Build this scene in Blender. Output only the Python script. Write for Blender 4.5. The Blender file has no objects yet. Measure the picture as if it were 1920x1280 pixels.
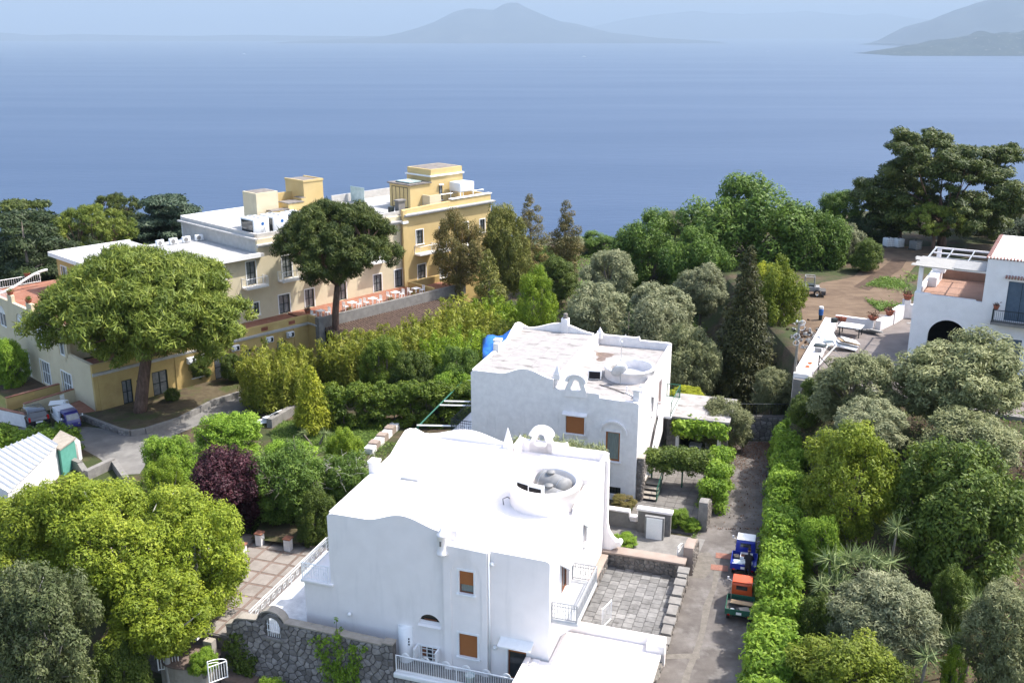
import bpy, math, random
import numpy as np
from mathutils import Vector, Matrix
from mathutils.geometry import tessellate_polygon

random.seed(7)
RNG = np.random.default_rng(11)
S = bpy.context.scene
COL = S.collection
R = math.radians

# ---------------------------------------------------------------- camera, sky, sun, exposure
FPX, CXP, CYP, CAMH = 1880.0, 960.0, 640.0, 30.0
PITCH = math.atan(580 / FPX)
cam = bpy.data.cameras.new('camera')
cam.sensor_width = 36.0
cam.lens = 36.0 * FPX / 1920.0
cam.clip_start = 0.5
cam.clip_end = 200000.0
camo = bpy.data.objects.new('camera', cam)
COL.objects.link(camo)
camo.location = (0, 0, CAMH)
camo.rotation_euler = (math.pi / 2 - PITCH, 0, 0)
S.camera = camo

SUN_EL, SUN_AZ = R(56), R(14)          # azimuth measured from +X towards +Y
world = bpy.data.worlds.new('World')
S.world = world
world.use_nodes = True
wn = world.node_tree
for n in list(wn.nodes):
    wn.nodes.remove(n)
wo = wn.nodes.new('ShaderNodeOutputWorld')
wb = wn.nodes.new('ShaderNodeBackground')
ws = wn.nodes.new('ShaderNodeTexSky')
ws.sky_type = 'NISHITA'
ws.sun_disc = False
ws.sun_elevation = SUN_EL
ws.sun_rotation = math.pi / 2 - SUN_AZ
ws.altitude = 250
ws.air_density = 1.0
ws.dust_density = 3.0
ws.ozone_density = 0.6
wb.inputs['Strength'].default_value = 0.15
wn.links.new(ws.outputs[0], wb.inputs['Color'])
wn.links.new(wb.outputs[0], wo.inputs['Surface'])

sl = bpy.data.lights.new('sun', 'SUN')
sl.energy = 2.9
sl.angle = R(0.53)
sl.color = (1.0, 0.96, 0.90)
so = bpy.data.objects.new('sun', sl)
COL.objects.link(so)
sd = Vector((math.cos(SUN_EL) * math.cos(SUN_AZ), math.cos(SUN_EL) * math.sin(SUN_AZ), math.sin(SUN_EL)))
so.rotation_euler = sd.to_track_quat('Z', 'Y').to_euler()
so.location = (60, 20, 90)

S.view_settings.view_transform = 'Standard'
S.view_settings.look = 'None'
S.view_settings.gamma = 1.0
S.view_settings.use_curve_mapping = False
S.view_settings.exposure = 1.5
S.render.engine = 'CYCLES'
S.cycles.use_denoising = True
S.cycles.max_bounces = 6
S.cycles.diffuse_bounces = 3
S.cycles.glossy_bounces = 3
S.cycles.transmission_bounces = 4
S.cycles.volume_bounces = 2
S.cycles.transparent_max_bounces = 8

# ---------------------------------------------------------------- pixel of the survey photo <-> place
_s, _c = math.sin(PITCH), math.cos(PITCH)
def _ray(x, y):
    a = (x - CXP) / FPX; b = (CYP - y) / FPX
    return a, _c + b * _s, -_s + b * _c
def P(x, y, z=0.0):
    a, b, d = _ray(x, y); t = (z - CAMH) / d
    return Vector((a * t, b * t, z))
def Yd(x, y, dist):
    a, b, d = _ray(x, y); t = dist / b
    return Vector((a * t, dist, CAMH + d * t))
def depth(v):
    return v[1] * _c - (v[2] - CAMH) * _s

# ---------------------------------------------------------------- object helpers
def tag(o, label=None, cat=None, group=None, kind=None):
    if label: o['label'] = label
    if cat: o['category'] = cat
    if group: o['group'] = group
    if kind: o['kind'] = kind
    return o
def empty(name, loc=(0, 0, 0), rz=0.0, label=None, cat=None, group=None):
    o = bpy.data.objects.new(name, None)
    COL.objects.link(o)
    o.empty_display_size = 0.2
    o.location = loc
    o.rotation_euler = (0, 0, rz)
    return tag(o, label, cat, group)
def copy_tree(o, parent=None):
    c = o.copy(); COL.objects.link(c); c.parent = parent
    for ch in [k for k in bpy.data.objects if k.parent == o]:
        copy_tree(ch, c)
    return c
def copy_to(o, loc, rz=0.0, label=None, scale=None):
    c = copy_tree(o)
    c.location = loc; c.rotation_euler = (0, 0, rz)
    if scale: c.scale = (scale,) * 3
    if label: c['label'] = label
    return c

class MB:
    """collects faces, then links them as one mesh object"""
    def __init__(s):
        s.v = []; s.f = []
    def add(s, vs, fs):
        n = len(s.v)
        s.v += [tuple(p) for p in vs]
        s.f += [tuple(i + n for i in q) for q in fs]
        return s
    def box(s, x0, x1, y0, y1, z0, z1, rz=0, piv=None):
        vs = [(x0, y0, z0), (x1, y0, z0), (x1, y1, z0), (x0, y1, z0), (x0, y0, z1), (x1, y0, z1), (x1, y1, z1), (x0, y1, z1)]
        if rz:
            cx, cy = piv or ((x0 + x1) / 2, (y0 + y1) / 2)
            ca, sa = math.cos(rz), math.sin(rz)
            vs = [(cx + (x - cx) * ca - (y - cy) * sa, cy + (x - cx) * sa + (y - cy) * ca, z) for x, y, z in vs]
        return s.add(vs, [(3, 2, 1, 0), (4, 5, 6, 7), (0, 1, 5, 4), (1, 2, 6, 5), (2, 3, 7, 6), (3, 0, 4, 7)])
    def cbox(s, c, d, rz=0):
        return s.box(c[0] - d[0] / 2, c[0] + d[0] / 2, c[1] - d[1] / 2, c[1] + d[1] / 2, c[2] - d[2] / 2, c[2] + d[2] / 2, rz)
    def slab(s, poly, z0, z1):
        n = len(poly)
        vs = [(p[0], p[1], z0) for p in poly] + [(p[0], p[1], z1) for p in poly]
        t = tessellate_polygon([[Vector((p[0], p[1], 0)) for p in poly]])
        fs = [tuple(n + i for i in q) for q in t] + [tuple(reversed(q)) for q in t]
        fs += [(i, (i + 1) % n, n + (i + 1) % n, n + i) for i in range(n)]
        return s.add(vs, fs)
    def sheet(s, poly, z):
        t = tessellate_polygon([[Vector((p[0], p[1], 0)) for p in poly]])
        zf = z if callable(z) else (lambda x, y: z)
        return s.add([(p[0], p[1], zf(p[0], p[1])) for p in poly], [tuple(q) for q in t])
    def wall(s, outer, holes, fm, thick):
        """outline (a, z) with openings, given thickness; fm(a, z, d) places it, d running inwards"""
        loops = [list(outer)] + [list(h) for h in holes]
        t = tessellate_polygon([[Vector((p[0], p[1], 0)) for p in l] for l in loops])
        fl = [p for l in loops for p in l]
        n = len(fl)
        vs = [fm(a, z, 0) for a, z in fl] + [fm(a, z, thick) for a, z in fl]
        fs = [tuple(q) for q in t] + [tuple(n + i for i in reversed(q)) for q in t]
        k = 0
        for l in loops:
            m = len(l)
            fs += [(k + i, k + (i + 1) % m, n + k + (i + 1) % m, n + k + i) for i in range(m)]
            k += m
        return s.add(vs, fs)
    def tube(s, pts, r, n=8, cap=True):
        pts = [Vector(p) for p in pts]
        rr = r if isinstance(r, (list, tuple)) else [r] * len(pts)
        base = len(s.v)
        prev = None
        for i, p in enumerate(pts):
            d = (pts[min(i + 1, len(pts) - 1)] - pts[max(i - 1, 0)])
            d = d.normalized() if d.length > 1e-9 else Vector((0, 0, 1))
            a = Vector((0, 0, 1)) if abs(d.z) < 0.9 else Vector((1, 0, 0))
            if prev is not None:
                a = prev
            u = (a - d * a.dot(d))
            u = u.normalized() if u.length > 1e-6 else d.orthogonal().normalized()
            prev = u
            w = d.cross(u)
            for k in range(n):
                an = 2 * math.pi * k / n
                s.v.append(tuple(p + (u * math.cos(an) + w * math.sin(an)) * rr[i]))
        for i in range(len(pts) - 1):
            for k in range(n):
                a = base + i * n + k; b = base + i * n + (k + 1) % n
                s.f.append((a, b, b + n, a + n))
        if cap:
            s.f.append(tuple(base + k for k in reversed(range(n))))
            e = base + (len(pts) - 1) * n
            s.f.append(tuple(e + k for k in range(n)))
        return s
    def bar(s, a, b, w=0.05):
        return s.tube([a, b], w * 0.707, 4)
    def lathe(s, prof, c=(0, 0), n=16, a0=0.0, a1=2 * math.pi):
        full = abs(a1 - a0 - 2 * math.pi) < 1e-6
        m = n if full else n + 1
        base = len(s.v)
        for r, z in prof:
            for k in range(m):
                an = a0 + (a1 - a0) * k / n
                s.v.append((c[0] + r * math.cos(an), c[1] + r * math.sin(an), z))
        for i in range(len(prof) - 1):
            for k in range(n):
                a = base + i * m + k; b = base + i * m + (k + 1) % m
                s.f.append((a, b, b + m, a + m))
        return s
    def build(s, name, mat, parent=None, smooth=False, bevel=0.0, loc=None, seg=2):
        me = bpy.data.meshes.new(name)
        me.from_pydata(s.v, [], s.f)
        me.validate()
        if smooth:
            me.polygons.foreach_set('use_smooth', [True] * len(me.polygons))
        if mat: me.materials.append(mat)
        o = bpy.data.objects.new(name, me)
        COL.objects.link(o)
        if parent: o.parent = parent
        if loc is not None: o.location = loc
        import bmesh
        bm = bmesh.new(); bm.from_mesh(me)
        bmesh.ops.recalc_face_normals(bm, faces=bm.faces)
        bm.to_mesh(me); bm.free()
        if bevel:
            b = o.modifiers.new('bevel', 'BEVEL')
            b.width = bevel; b.segments = seg; b.limit_method = 'ANGLE'; b.angle_limit = R(35)
            if seg > 1:
                me.polygons.foreach_set('use_smooth', [True] * len(me.polygons))
                b.harden_normals = False
        return o
def arc(cx, cz, rx, rz, a0, a1, n=12):
    return [(cx + rx * math.cos(R(a0 + (a1 - a0) * i / n)), cz + rz * math.sin(R(a0 + (a1 - a0) * i / n))) for i in range(n + 1)]
def rect(a0, a1, z0, z1):
    return [(a0, z0), (a1, z0), (a1, z1), (a0, z1)]
def smooth(a, b, x):
    t = min(1.0, max(0.0, (x - a) / (b - a)))
    return t * t * (3 - 2 * t)
class Fr:
    def __init__(s, ox, oy, deg):
        s.o = (ox, oy); s.a = R(deg)
        s.u = (math.cos(s.a), math.sin(s.a)); s.v = (-math.sin(s.a), math.cos(s.a))
    def w(s, u, v, z=0.0):
        return Vector((s.o[0] + u * s.u[0] + v * s.v[0], s.o[1] + u * s.u[1] + v * s.v[1], z))
    def uv(s, x, y):
        dx, dy = x - s.o[0], y - s.o[1]
        return dx * s.u[0] + dy * s.u[1], dx * s.v[0] + dy * s.v[1]

# ---------------------------------------------------------------- materials
MATS = {}
def mat(name, c1, c2=None, scale=3.0, rough=0.75, bump=0.0, bscale=30.0, spec=0.3, stretch=(1, 1, 1), contrast=(0.35, 0.65),
        c3=None, s3=0.6, k3=(0.55, 0.7), metal=0.0, rnd=0.0, detail=6.0, amt3=1.0, st3=(1, 1, 1), coat=0.0):
    m = bpy.data.materials.new(name); m.use_nodes = True
    nt = m.node_tree; N = nt.nodes; L = nt.links
    b = N['Principled BSDF']
    b.inputs['Roughness'].default_value = rough
    b.inputs['Specular IOR Level'].default_value = spec
    b.inputs['Metallic'].default_value = metal
    b.inputs['Coat Weight'].default_value = coat
    MATS[name] = m
    tc = N.new('ShaderNodeTexCoord')
    def noise(sc, st, det=detail):
        mp = N.new('ShaderNodeMapping'); mp.inputs['Scale'].default_value = st
        L.new(tc.outputs['Object'], mp.inputs['Vector'])
        n = N.new('ShaderNodeTexNoise'); n.inputs['Scale'].default_value = sc; n.inputs['Detail'].default_value = det
        n.inputs['Roughness'].default_value = 0.62
        L.new(mp.outputs[0], n.inputs['Vector'])
        return n
    out = None
    if c2 is None:
        b.inputs['Base Color'].default_value = (*c1, 1)
    else:
        n = noise(scale, stretch)
        r = N.new('ShaderNodeValToRGB')
        r.color_ramp.elements[0].position, r.color_ramp.elements[1].position = contrast
        r.color_ramp.elements[0].color = (*c1, 1); r.color_ramp.elements[1].color = (*c2, 1)
        L.new(n.outputs['Fac'], r.inputs[0])
        out = r.outputs[0]
    if c3 is not None:
        n = noise(s3, st3, 8)
        mr = N.new('ShaderNodeMapRange'); mr.inputs[1].default_value, mr.inputs[2].default_value = k3
        mr.inputs[4].default_value = amt3
        L.new(n.outputs['Fac'], mr.inputs[0])
        mx = N.new('ShaderNodeMix'); mx.data_type = 'RGBA'
        L.new(mr.outputs[0], mx.inputs[0])
        if out: L.new(out, mx.inputs[6])
        else: mx.inputs[6].default_value = (*c1, 1)
        mx.inputs[7].default_value = (*c3, 1)
        out = mx.outputs[2]
    if rnd and out:
        oi = N.new('ShaderNodeObjectInfo')
        hs = N.new('ShaderNodeHueSaturation')
        mr = N.new('ShaderNodeMapRange'); mr.inputs[3].default_value = 1 - rnd; mr.inputs[4].default_value = 1 + rnd
        L.new(oi.outputs['Random'], mr.inputs[0]); L.new(mr.outputs[0], hs.inputs['Value'])
        L.new(out, hs.inputs['Color']); out = hs.outputs[0]
    if out: L.new(out, b.inputs['Base Color'])
    if bump:
        n = noise(bscale, (1, 1, 1), 4)
        bp = N.new('ShaderNodeBump'); bp.inputs['Strength'].default_value = bump; bp.inputs['Distance'].default_value = 0.03
        L.new(n.outputs['Fac'], bp.inputs['Height']); L.new(bp.outputs[0], b.inputs['Normal'])
    return m
def leafmat(name, ca, cb, cc, transl=0.28, rough=0.55):
    """per-leaf colour from the face attribute 'rnd', three tones"""
    m = bpy.data.materials.new(name); m.use_nodes = True
    nt = m.node_tree; N = nt.nodes; L = nt.links
    b = N['Principled BSDF']; out = N['Material Output']
    b.inputs['Roughness'].default_value = rough; b.inputs['Specular IOR Level'].default_value = 0.25
    ca, cb, cc = [tuple(v * 1.45 for v in q) for q in (ca, cb, cc)]
    at = N.new('ShaderNodeAttribute'); at.attribute_name = 'rnd'
    r = N.new('ShaderNodeValToRGB')
    r.color_ramp.elements[0].color = (*ca, 1); r.color_ramp.elements[1].color = (*cc, 1)
    e = r.color_ramp.elements.new(0.5); e.color = (*cb, 1)
    L.new(at.outputs['Fac'], r.inputs[0])
    oi = N.new('ShaderNodeObjectInfo'); hs = N.new('ShaderNodeHueSaturation')
    mr = N.new('ShaderNodeMapRange'); mr.inputs[3].default_value = 0.85; mr.inputs[4].default_value = 1.15
    L.new(oi.outputs['Random'], mr.inputs[0]); L.new(mr.outputs[0], hs.inputs['Value']); L.new(r.outputs[0], hs.inputs['Color'])
    L.new(hs.outputs[0], b.inputs['Base Color'])
    t = N.new('ShaderNodeBsdfTranslucent'); L.new(hs.outputs[0], t.inputs['Color'])
    mx = N.new('ShaderNodeMixShader'); mx.inputs[0].default_value = transl
    L.new(b.outputs[0], mx.inputs[1]); L.new(t.outputs[0], mx.inputs[2]); L.new(mx.outputs[0], out.inputs['Surface'])
    MATS[name] = m
    return m

mat('white_new', (.83, .775, .745), (.87, .815, .785), 1.2, rough=.6, bump=.05, bscale=12, c3=(.72, .69, .675), s3=.5, k3=(.52, .75), amt3=.7, st3=(1, 1, .35))
mat('white_wall', (.82, .77, .745), (.87, .82, .795), 1.0, rough=.7, bump=.1, bscale=14, c3=(.60, .57, .555), s3=1.3, k3=(.54, .82), amt3=.55, st3=(1, 1, .16), detail=9)
mat('dome_grey', (.34, .345, .36), (.40, .405, .42), 2, rough=.35)
mat('rail_shade_grey', (.30, .305, .315), (.36, .365, .375), 2, rough=.5)  # white rail on the sunlit side, its light-grey shading put into the colour
mat('rib_white', (.42, .43, .44), (.50, .51, .52), 2, rough=.5)
mat('white_trim', (.76, .755, .74), (.82, .815, .80), 4, rough=.6)
mat('white_old', (.68, .65, .64), (.78, .75, .735), 2.2, rough=.8, bump=.12, bscale=18, c3=(.36, .35, .35), s3=1.6, k3=(.60, .80), amt3=.6, st3=(1, 1, .22))
mat('white_villa', (.76, .725, .71), (.82, .785, .77), 1.4, rough=.8, bump=.08, c3=(.5, .49, .47), s3=.9, k3=(.62, .85), amt3=.6, st3=(1, 1, .3))
mat('roof_old', (.27, .25, .238), (.34, .32, .308), 1.6, rough=.85, bump=.1, c3=(.10, .088, .08), s3=1.5, k3=(.55, .66), amt3=.75, st3=(.45, 1.3, 1))
mat('roof_hotel', (.32, .315, .305), (.42, .415, .405), 1.0, rough=.8, c3=(.23, .215, .20), s3=.5, k3=(.56, .72), amt3=.6)
mat('roof_dirty', (.13, .112, .10), (.21, .19, .17), 2.0, rough=.9, bump=.2)
mat('ochre', (.47, .33, .125), (.52, .375, .155), .8, rough=.85, bump=.05, c3=(.34, .22, .085), s3=.45, k3=(.55, .75), amt3=.7)
mat('yellow', (.54, .395, .175), (.58, .435, .205), .7, rough=.85, bump=.05, c3=(.47, .36, .20), s3=.4, k3=(.55, .75), amt3=.7)
mat('cream', (.57, .49, .335), (.62, .54, .38), .7, rough=.85, bump=.05, c3=(.40, .335, .245), s3=.7, k3=(.55, .75), amt3=.6, st3=(1, 1, .4))
mat('cornice', (.42, .40, .375), (.50, .48, .455), 2, rough=.8)
mat('terracotta', (.23, .092, .056), (.28, .125, .08), 3, rough=.8, c3=(.34, .20, .14), s3=1.2, k3=(.5, .8))
mat('pink_floor', (.25, .145, .10), (.30, .18, .13), 1.5, rough=.8)
mat('rust_wood', (.30, .10, .025), (.34, .12, .032), 6, rough=.5, stretch=(1, 1, 8))
mat('brown_frame', (.14, .05, .022), (.19, .075, .035), 8, rough=.5)
mat('dark_frame', (.02, .028, .028), rough=.5)
mat('glass_dark', (.02, .026, .03), rough=.06, spec=.8)
mat('glass_curtain', (.14, .17, .16), (.24, .27, .25), 9, rough=.12, spec=.6, stretch=(3, 3, .2))
mat('glass_grey', (.13, .14, .145), (.22, .23, .23), 3, rough=.1, spec=.7)
mat('glass_green', (.35, .45, .43), (.5, .58, .55), 2, rough=.08, spec=.7)
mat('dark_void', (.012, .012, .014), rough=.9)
mat('grey_steel', (.36, .37, .38), (.46, .47, .48), 3, rough=.42, metal=.6)
mat('tank_grey', (.19, .187, .183), (.25, .247, .24), 2.5, rough=.55, c3=(.22, .215, .21), s3=1.5)
mat('white_paint', (.78, .78, .77), (.82, .82, .81), 6, rough=.4)
mat('black_paint', (.012, .012, .014), rough=.35)
mat('green_paint', (.015, .085, .055), (.02, .11, .07), 5, rough=.45)
mat('teal_paint', (.085, .27, .21), (.11, .31, .25), 3, rough=.6)
mat('blue_shutter', (.065, .095, .135), (.085, .12, .165), 4, rough=.6)
mat('concrete', (.17, .16, .148), (.235, .222, .205), 2, rough=.9, bump=.25, c3=(.12, .11, .10), s3=1.2, k3=(.56, .75), amt3=.7)
mat('coping', (.27, .238, .195), (.34, .305, .258), 2.5, rough=.9, bump=.2, c3=(.19, .175, .15), s3=1.4)
mat('coping_pink', (.26, .205, .17), (.31, .25, .21), 1.5, rough=.9, bump=.1)
mat('mortar', (.07, .064, .06), (.115, .106, .098), 5, rough=.95, bump=.3)
mat('mortar_light', (.15, .14, .128), (.20, .188, .17), 5, rough=.95, bump=.3)
mat('stone', (.175, .158, .15), (.275, .255, .24), 3.5, rough=.9, bump=.5, bscale=14, rnd=.38)
mat('stone_warm', (.14, .122, .108), (.21, .19, .17), 3.5, rough=.9, bump=.5, bscale=14, rnd=.28)
mat('paver', (.135, .131, .126), (.20, .195, .187), 2.5, rough=.85, bump=.15, rnd=.22, c3=(.08, .076, .072), s3=1.0)
mat('slab_beige', (.20, .175, .152), (.26, .232, .205), 1.6, rough=.85, bump=.12, rnd=.1, c3=(.10, .082, .068), s3=.9, k3=(.56, .75), amt3=.7)
mat('brick_strip', (.15, .108, .088), (.19, .145, .12), 5, rough=.9, rnd=.15)
mat('bark_pine', (.075, .045, .032), (.16, .10, .075), 5, rough=.95, bump=.8, bscale=9, stretch=(1, 1, .25))
mat('bark', (.10, .085, .07), (.20, .175, .15), 5, rough=.95, bump=.6, bscale=12, stretch=(1, 1, .3))
mat('bark_pale', (.34, .32, .29), (.46, .44, .40), 4, rough=.9, bump=.3, bscale=10, stretch=(1, 1, .3))
mat('wood_pole', (.20, .18, .155), (.30, .275, .24), 5, rough=.9, stretch=(1, 1, .15))
mat('tyre', (.014, .014, .014), rough=.85)
mat('blue_car', (.012, .03, .32), rough=.3, spec=.5, coat=.4)
mat('purple_car', (.035, .03, .17), rough=.3, spec=.5, coat=.4)
mat('orange_car', (.50, .075, .018), rough=.4, spec=.4, coat=.2)
mat('dark_green_car', (.02, .085, .05), (.03, .12, .08), 4, rough=.5)
mat('black_car', (.012, .012, .016), rough=.18, spec=.6, coat=.6)
mat('chrome', (.55, .55, .56), rough=.25, metal=.9)
mat('red_lamp', (.45, .01, .01), rough=.25)
mat('cardboard', (.42, .29, .17), (.50, .36, .22), 3, rough=.9)
mat('blue_tarp', (.015, .10, .42), (.03, .18, .55), 3, rough=.45, bump=.3, bscale=5)
mat('skin', (.50, .30, .21), rough=.6)
mat('black_cloth', (.012, .012, .015), (.02, .02, .025), 8, rough=.95)
mat('hair', (.02, .012, .008), rough=.7)
mat('grey_sheet', (.22, .215, .20), (.31, .30, .285), 2, rough=.75, stretch=(1, 8, 1))
mat('rubble', (.22, .21, .195), (.32, .308, .29), 6, rough=.9, bump=.5)
mat('plastic_white', (.74, .75, .76), rough=.4)
mat('plastic_blue', (.03, .14, .42), rough=.4)
mat('red_clay', (.22, .065, .038), (.28, .10, .06), 6, rough=.85, rnd=.15)
mat('glass_pane', (.45, .52, .52), (.6, .66, .66), 2, rough=.15, spec=.6)
mat('pergola_tile', (.075, .05, .04), (.16, .11, .085), 4, rough=.9, bump=.5, bscale=6, rnd=.1)
mat('red_manhole', (.22, .10, .075), (.28, .14, .10), 6, rough=.9, bump=.4)
mat('orange_net', (.60, .16, .04), rough=.7)
mat('agave', (.20, .26, .24), (.30, .36, .33), 4, rough=.6)

leafmat('lf_stonepine', (.042, .066, .010), (.098, .128, .018), (.18, .20, .032), .28)
leafmat('lf_pine', (.022, .036, .009), (.056, .076, .015), (.115, .13, .026), .22)
leafmat('lf_pine_dark', (.012, .022, .008), (.026, .040, .013), (.048, .062, .020), .18)
leafmat('lf_cedar', (.024, .042, .022), (.050, .076, .042), (.092, .120, .070), .18)
leafmat('lf_walnut', (.078, .116, .011), (.155, .196, .017), (.25, .278, .028), .38)
leafmat('lf_broad', (.030, .060, .011), (.072, .122, .018), (.135, .190, .030), .34)
leafmat('lf_olive', (.072, .084, .033), (.140, .152, .065), (.235, .238, .118), .28)
leafmat('lf_silver', (.080, .092, .043), (.155, .165, .085), (.27, .27, .155), .27)
leafmat('lf_darkbush', (.030, .042, .014), (.064, .080, .028), (.13, .138, .065), .24)
leafmat('lf_conifer', (.018, .022, .007), (.040, .043, .012), (.074, .068, .020), .16)
leafmat('lf_lime', (.060, .105, .008), (.125, .185, .012), (.22, .27, .022), .34)
leafmat('lf_hedge', (.055, .105, .010), (.125, .205, .018), (.22, .30, .035), .36)
leafmat('lf_moss', (.060, .088, .008), (.125, .160, .014), (.21, .235, .024), .34)
leafmat('lf_deep', (.026, .046, .008), (.060, .090, .013), (.115, .145, .022), .28)
leafmat('lf_purple', (.016, .006, .009), (.040, .012, .018), (.085, .028, .034), .2)
leafmat('lf_gold', (.12, .14, .012), (.22, .24, .018), (.35, .35, .028), .34)
leafmat('lf_bamboo', (.085, .110, .012), (.165, .185, .022), (.27, .265, .042), .36)
leafmat('lf_rust', (.055, .055, .014), (.10, .088, .025), (.17, .115, .038), .25)
leafmat('lf_khaki', (.045, .056, .012), (.098, .104, .022), (.17, .160, .036), .3)
leafmat('lf_yucca', (.055, .085, .030), (.12, .155, .055), (.26, .28, .13), .2)
leafmat('lf_rosemary', (.10, .125, .050), (.17, .19, .085), (.26, .26, .14), .2)
leafmat('lf_clip', (.030, .055, .006), (.072, .110, .010), (.14, .175, .018), .3)
leafmat('lf_grass', (.045, .085, .012), (.080, .130, .020), (.13, .165, .035), .3)
leafmat('lf_dry', (.055, .028, .017), (.095, .050, .030), (.15, .085, .052), .1)
# ---------------------------------------------------------------- frames of the buildings
H1 = Fr(1.77, 41.65, -18.2)
H2 = Fr(8.2, 60.8, -18.5)
HO = Fr(-22.4, 94.8, 46.5)
H3 = Fr(31.1, 75.14, -30.0)
PLAT = 5.3

def lane_right(y):
    return min(11.0 + (y - 41.4) * 0.29, 20.0)
def zt(x, y):
    u3, v3 = H3.uv(x, y)
    z = PLAT * smooth(-21, -10.5, v3) * smooth(.9, 2.0, x - lane_right(y))
    z *= 1 - .55 * smooth(100, 140, y) * smooth(60, 10, x)
    u, v = H1.uv(x, y)
    z -= 3.4 * smooth(1.0, -.9, v) * smooth(-32, -28, u) * smooth(5.6, 4.0, u)
    z -= .95 * smooth(-26, -24, u) * smooth(-12.0, -13.5, u) * smooth(10.4, 9.2, v) * smooth(-1.5, .5, v)
    return z
def edge(x):
    return 147 + 5 * math.sin(x * .07) + 3 * math.sin(x * .19 + 1)

# terrain sheet with its cliff
xs = list(np.arange(-170, 171, 1.25)); ys = list(np.arange(-30, 146, 1.25))
m = MB(); nx = len(xs)
rows = []
for y in ys:
    rows.append([(x, y, zt(x, y)) for x in xs])
rows.append([(x, edge(x), zt(x, 146) - .3) for x in xs])
rows.append([(x, edge(x) + 4 + 2 * math.sin(x * .3), -22 + 6 * math.sin(x * .11)) for x in xs])
rows.append([(x, edge(x) + 30 + 8 * math.sin(x * .13), -120 + 20 * math.sin(x * .07)) for x in xs])
rows.append([(x, edge(x) + 60 + 14 * math.sin(x * .05), -240) for x in xs])
vs = [p for r_ in rows for p in r_]
fs = [(j * nx + i, j * nx + i + 1, (j + 1) * nx + i + 1, (j + 1) * nx + i) for j in range(len(rows) - 1) for i in range(nx - 1)]
m.add(vs, fs)
mat('soil', (.050, .036, .023), (.098, .071, .044), 1.3, rough=.95, bump=.8, bscale=6, c3=(.035, .05, .013), s3=.22, k3=(.44, .56), amt3=.9)
o = m.build('ground', MATS['soil'], smooth=True); tag(o, 'brown soil and scrub ground between the gardens', kind='structure')

# sea
mw = bpy.data.materials.new('sea_water'); mw.use_nodes = True
N = mw.node_tree.nodes; L = mw.node_tree.links; b = N['Principled BSDF']
b.inputs['Base Color'].default_value = (.028, .054, .112, 1); b.inputs['Roughness'].default_value = .30
b.inputs['IOR'].default_value = 1.33; b.inputs['Specular IOR Level'].default_value = .3
tc = N.new('ShaderNodeTexCoord')
def wv(scale, st, det=5):
    mp = N.new('ShaderNodeMapping'); mp.inputs['Scale'].default_value = st; mp.inputs['Rotation'].default_value = (0, 0, .25)
    L.new(tc.outputs['Object'], mp.inputs[0])
    n = N.new('ShaderNodeTexNoise'); n.inputs['Scale'].default_value = scale; n.inputs['Detail'].default_value = det
    n.inputs['Roughness'].default_value = .65
    L.new(mp.outputs[0], n.inputs['Vector']); return n
n1 = wv(.045, (.5, 1.6, 1)); n2 = wv(.0011, (.35, 2.2, 1), 6); n3 = wv(.006, (.35, 1.8, 1), 6)
ad = N.new('ShaderNodeMath'); ad.operation = 'MULTIPLY_ADD'; ad.inputs[1].default_value = .7
L.new(n3.outputs['Fac'], ad.inputs[0]); L.new(n1.outputs['Fac'], ad.inputs[2])
bp = N.new('ShaderNodeBump'); bp.inputs['Strength'].default_value = .35; bp.inputs['Distance'].default_value = 3.0
L.new(ad.outputs[0], bp.inputs['Height']); L.new(bp.outputs[0], b.inputs['Normal'])
rr = N.new('ShaderNodeMapRange'); rr.inputs[1].default_value = .38; rr.inputs[2].default_value = .66
rr.inputs[3].default_value = .44; rr.inputs[4].default_value = .40
L.new(n2.outputs['Fac'], rr.inputs[0]); L.new(rr.outputs[0], b.inputs['Roughness'])
cr_ = N.new('ShaderNodeValToRGB'); cr_.color_ramp.elements[0].position = .36; cr_.color_ramp.elements[1].position = .68
cr_.color_ramp.elements[0].color = (.026, .051, .106, 1); cr_.color_ramp.elements[1].color = (.034, .060, .118, 1)
L.new(n2.outputs['Fac'], cr_.inputs[0]); L.new(cr_.outputs[0], b.inputs['Base Color'])
m = MB(); m.add([(-90000, 120, -230), (90000, 120, -230), (90000, 90000, -230), (-90000, 90000, -230)], [(0, 1, 2, 3)])
o = m.build('sea', mw); tag(o, 'calm blue sea stretching to the hazy horizon', kind='structure')

# far land
mat('far_hill', (.030, .036, .040), (.060, .066, .066), .0012, rough=1.0, c3=(.10, .10, .095), s3=.0022, k3=(.58, .7), amt3=.6, spec=0)
mat('near_headland', (.018, .026, .018), (.040, .048, .032), .004, rough=1.0, c3=(.50, .47, .43), s3=.016, k3=(.60, .70), amt3=.5, spec=0)
def hfield(name, label, prof, dist, halfdepth, mt, step, jag, ny=26):
    px = [p[0] for p in prof]
    zz = [Yd(p[0], p[1], dist).z for p in prof]
    X = np.array([Yd(p[0], p[1], dist).x for p in prof]); Z = np.array(zz) + 230
    x = np.arange(X[0], X[-1], step); h = np.interp(x, X, Z)
    vv = []; ff = []
    ph = RNG.uniform(0, 6, 8)
    for j in range(ny):
        t = -1 + 2 * j / (ny - 1)
        g = max(0.0, 1 - t * t) ** 1.2
        for i in range(len(x)):
            nz = sum(math.sin(x[i] / (jag * 2.2 ** k) + ph[k] + t * 3 * (k + 1)) * .035 * 1.4 ** k for k in range(4))
            vv.append((x[i], dist + t * halfdepth, -236 + max(0, h[i]) * g * (1 + nz * (abs(t) > .06)) + 4))
    n = len(x)
    for j in range(ny - 1):
        for i in range(n - 1):
            ff.append((j * n + i, j * n + i + 1, (j + 1) * n + i + 1, (j + 1) * n + i))
    o = MB().add(vv, ff).build(name, MATS[mt], smooth=True)
    tag(o, label, kind='structure'); return o
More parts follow.
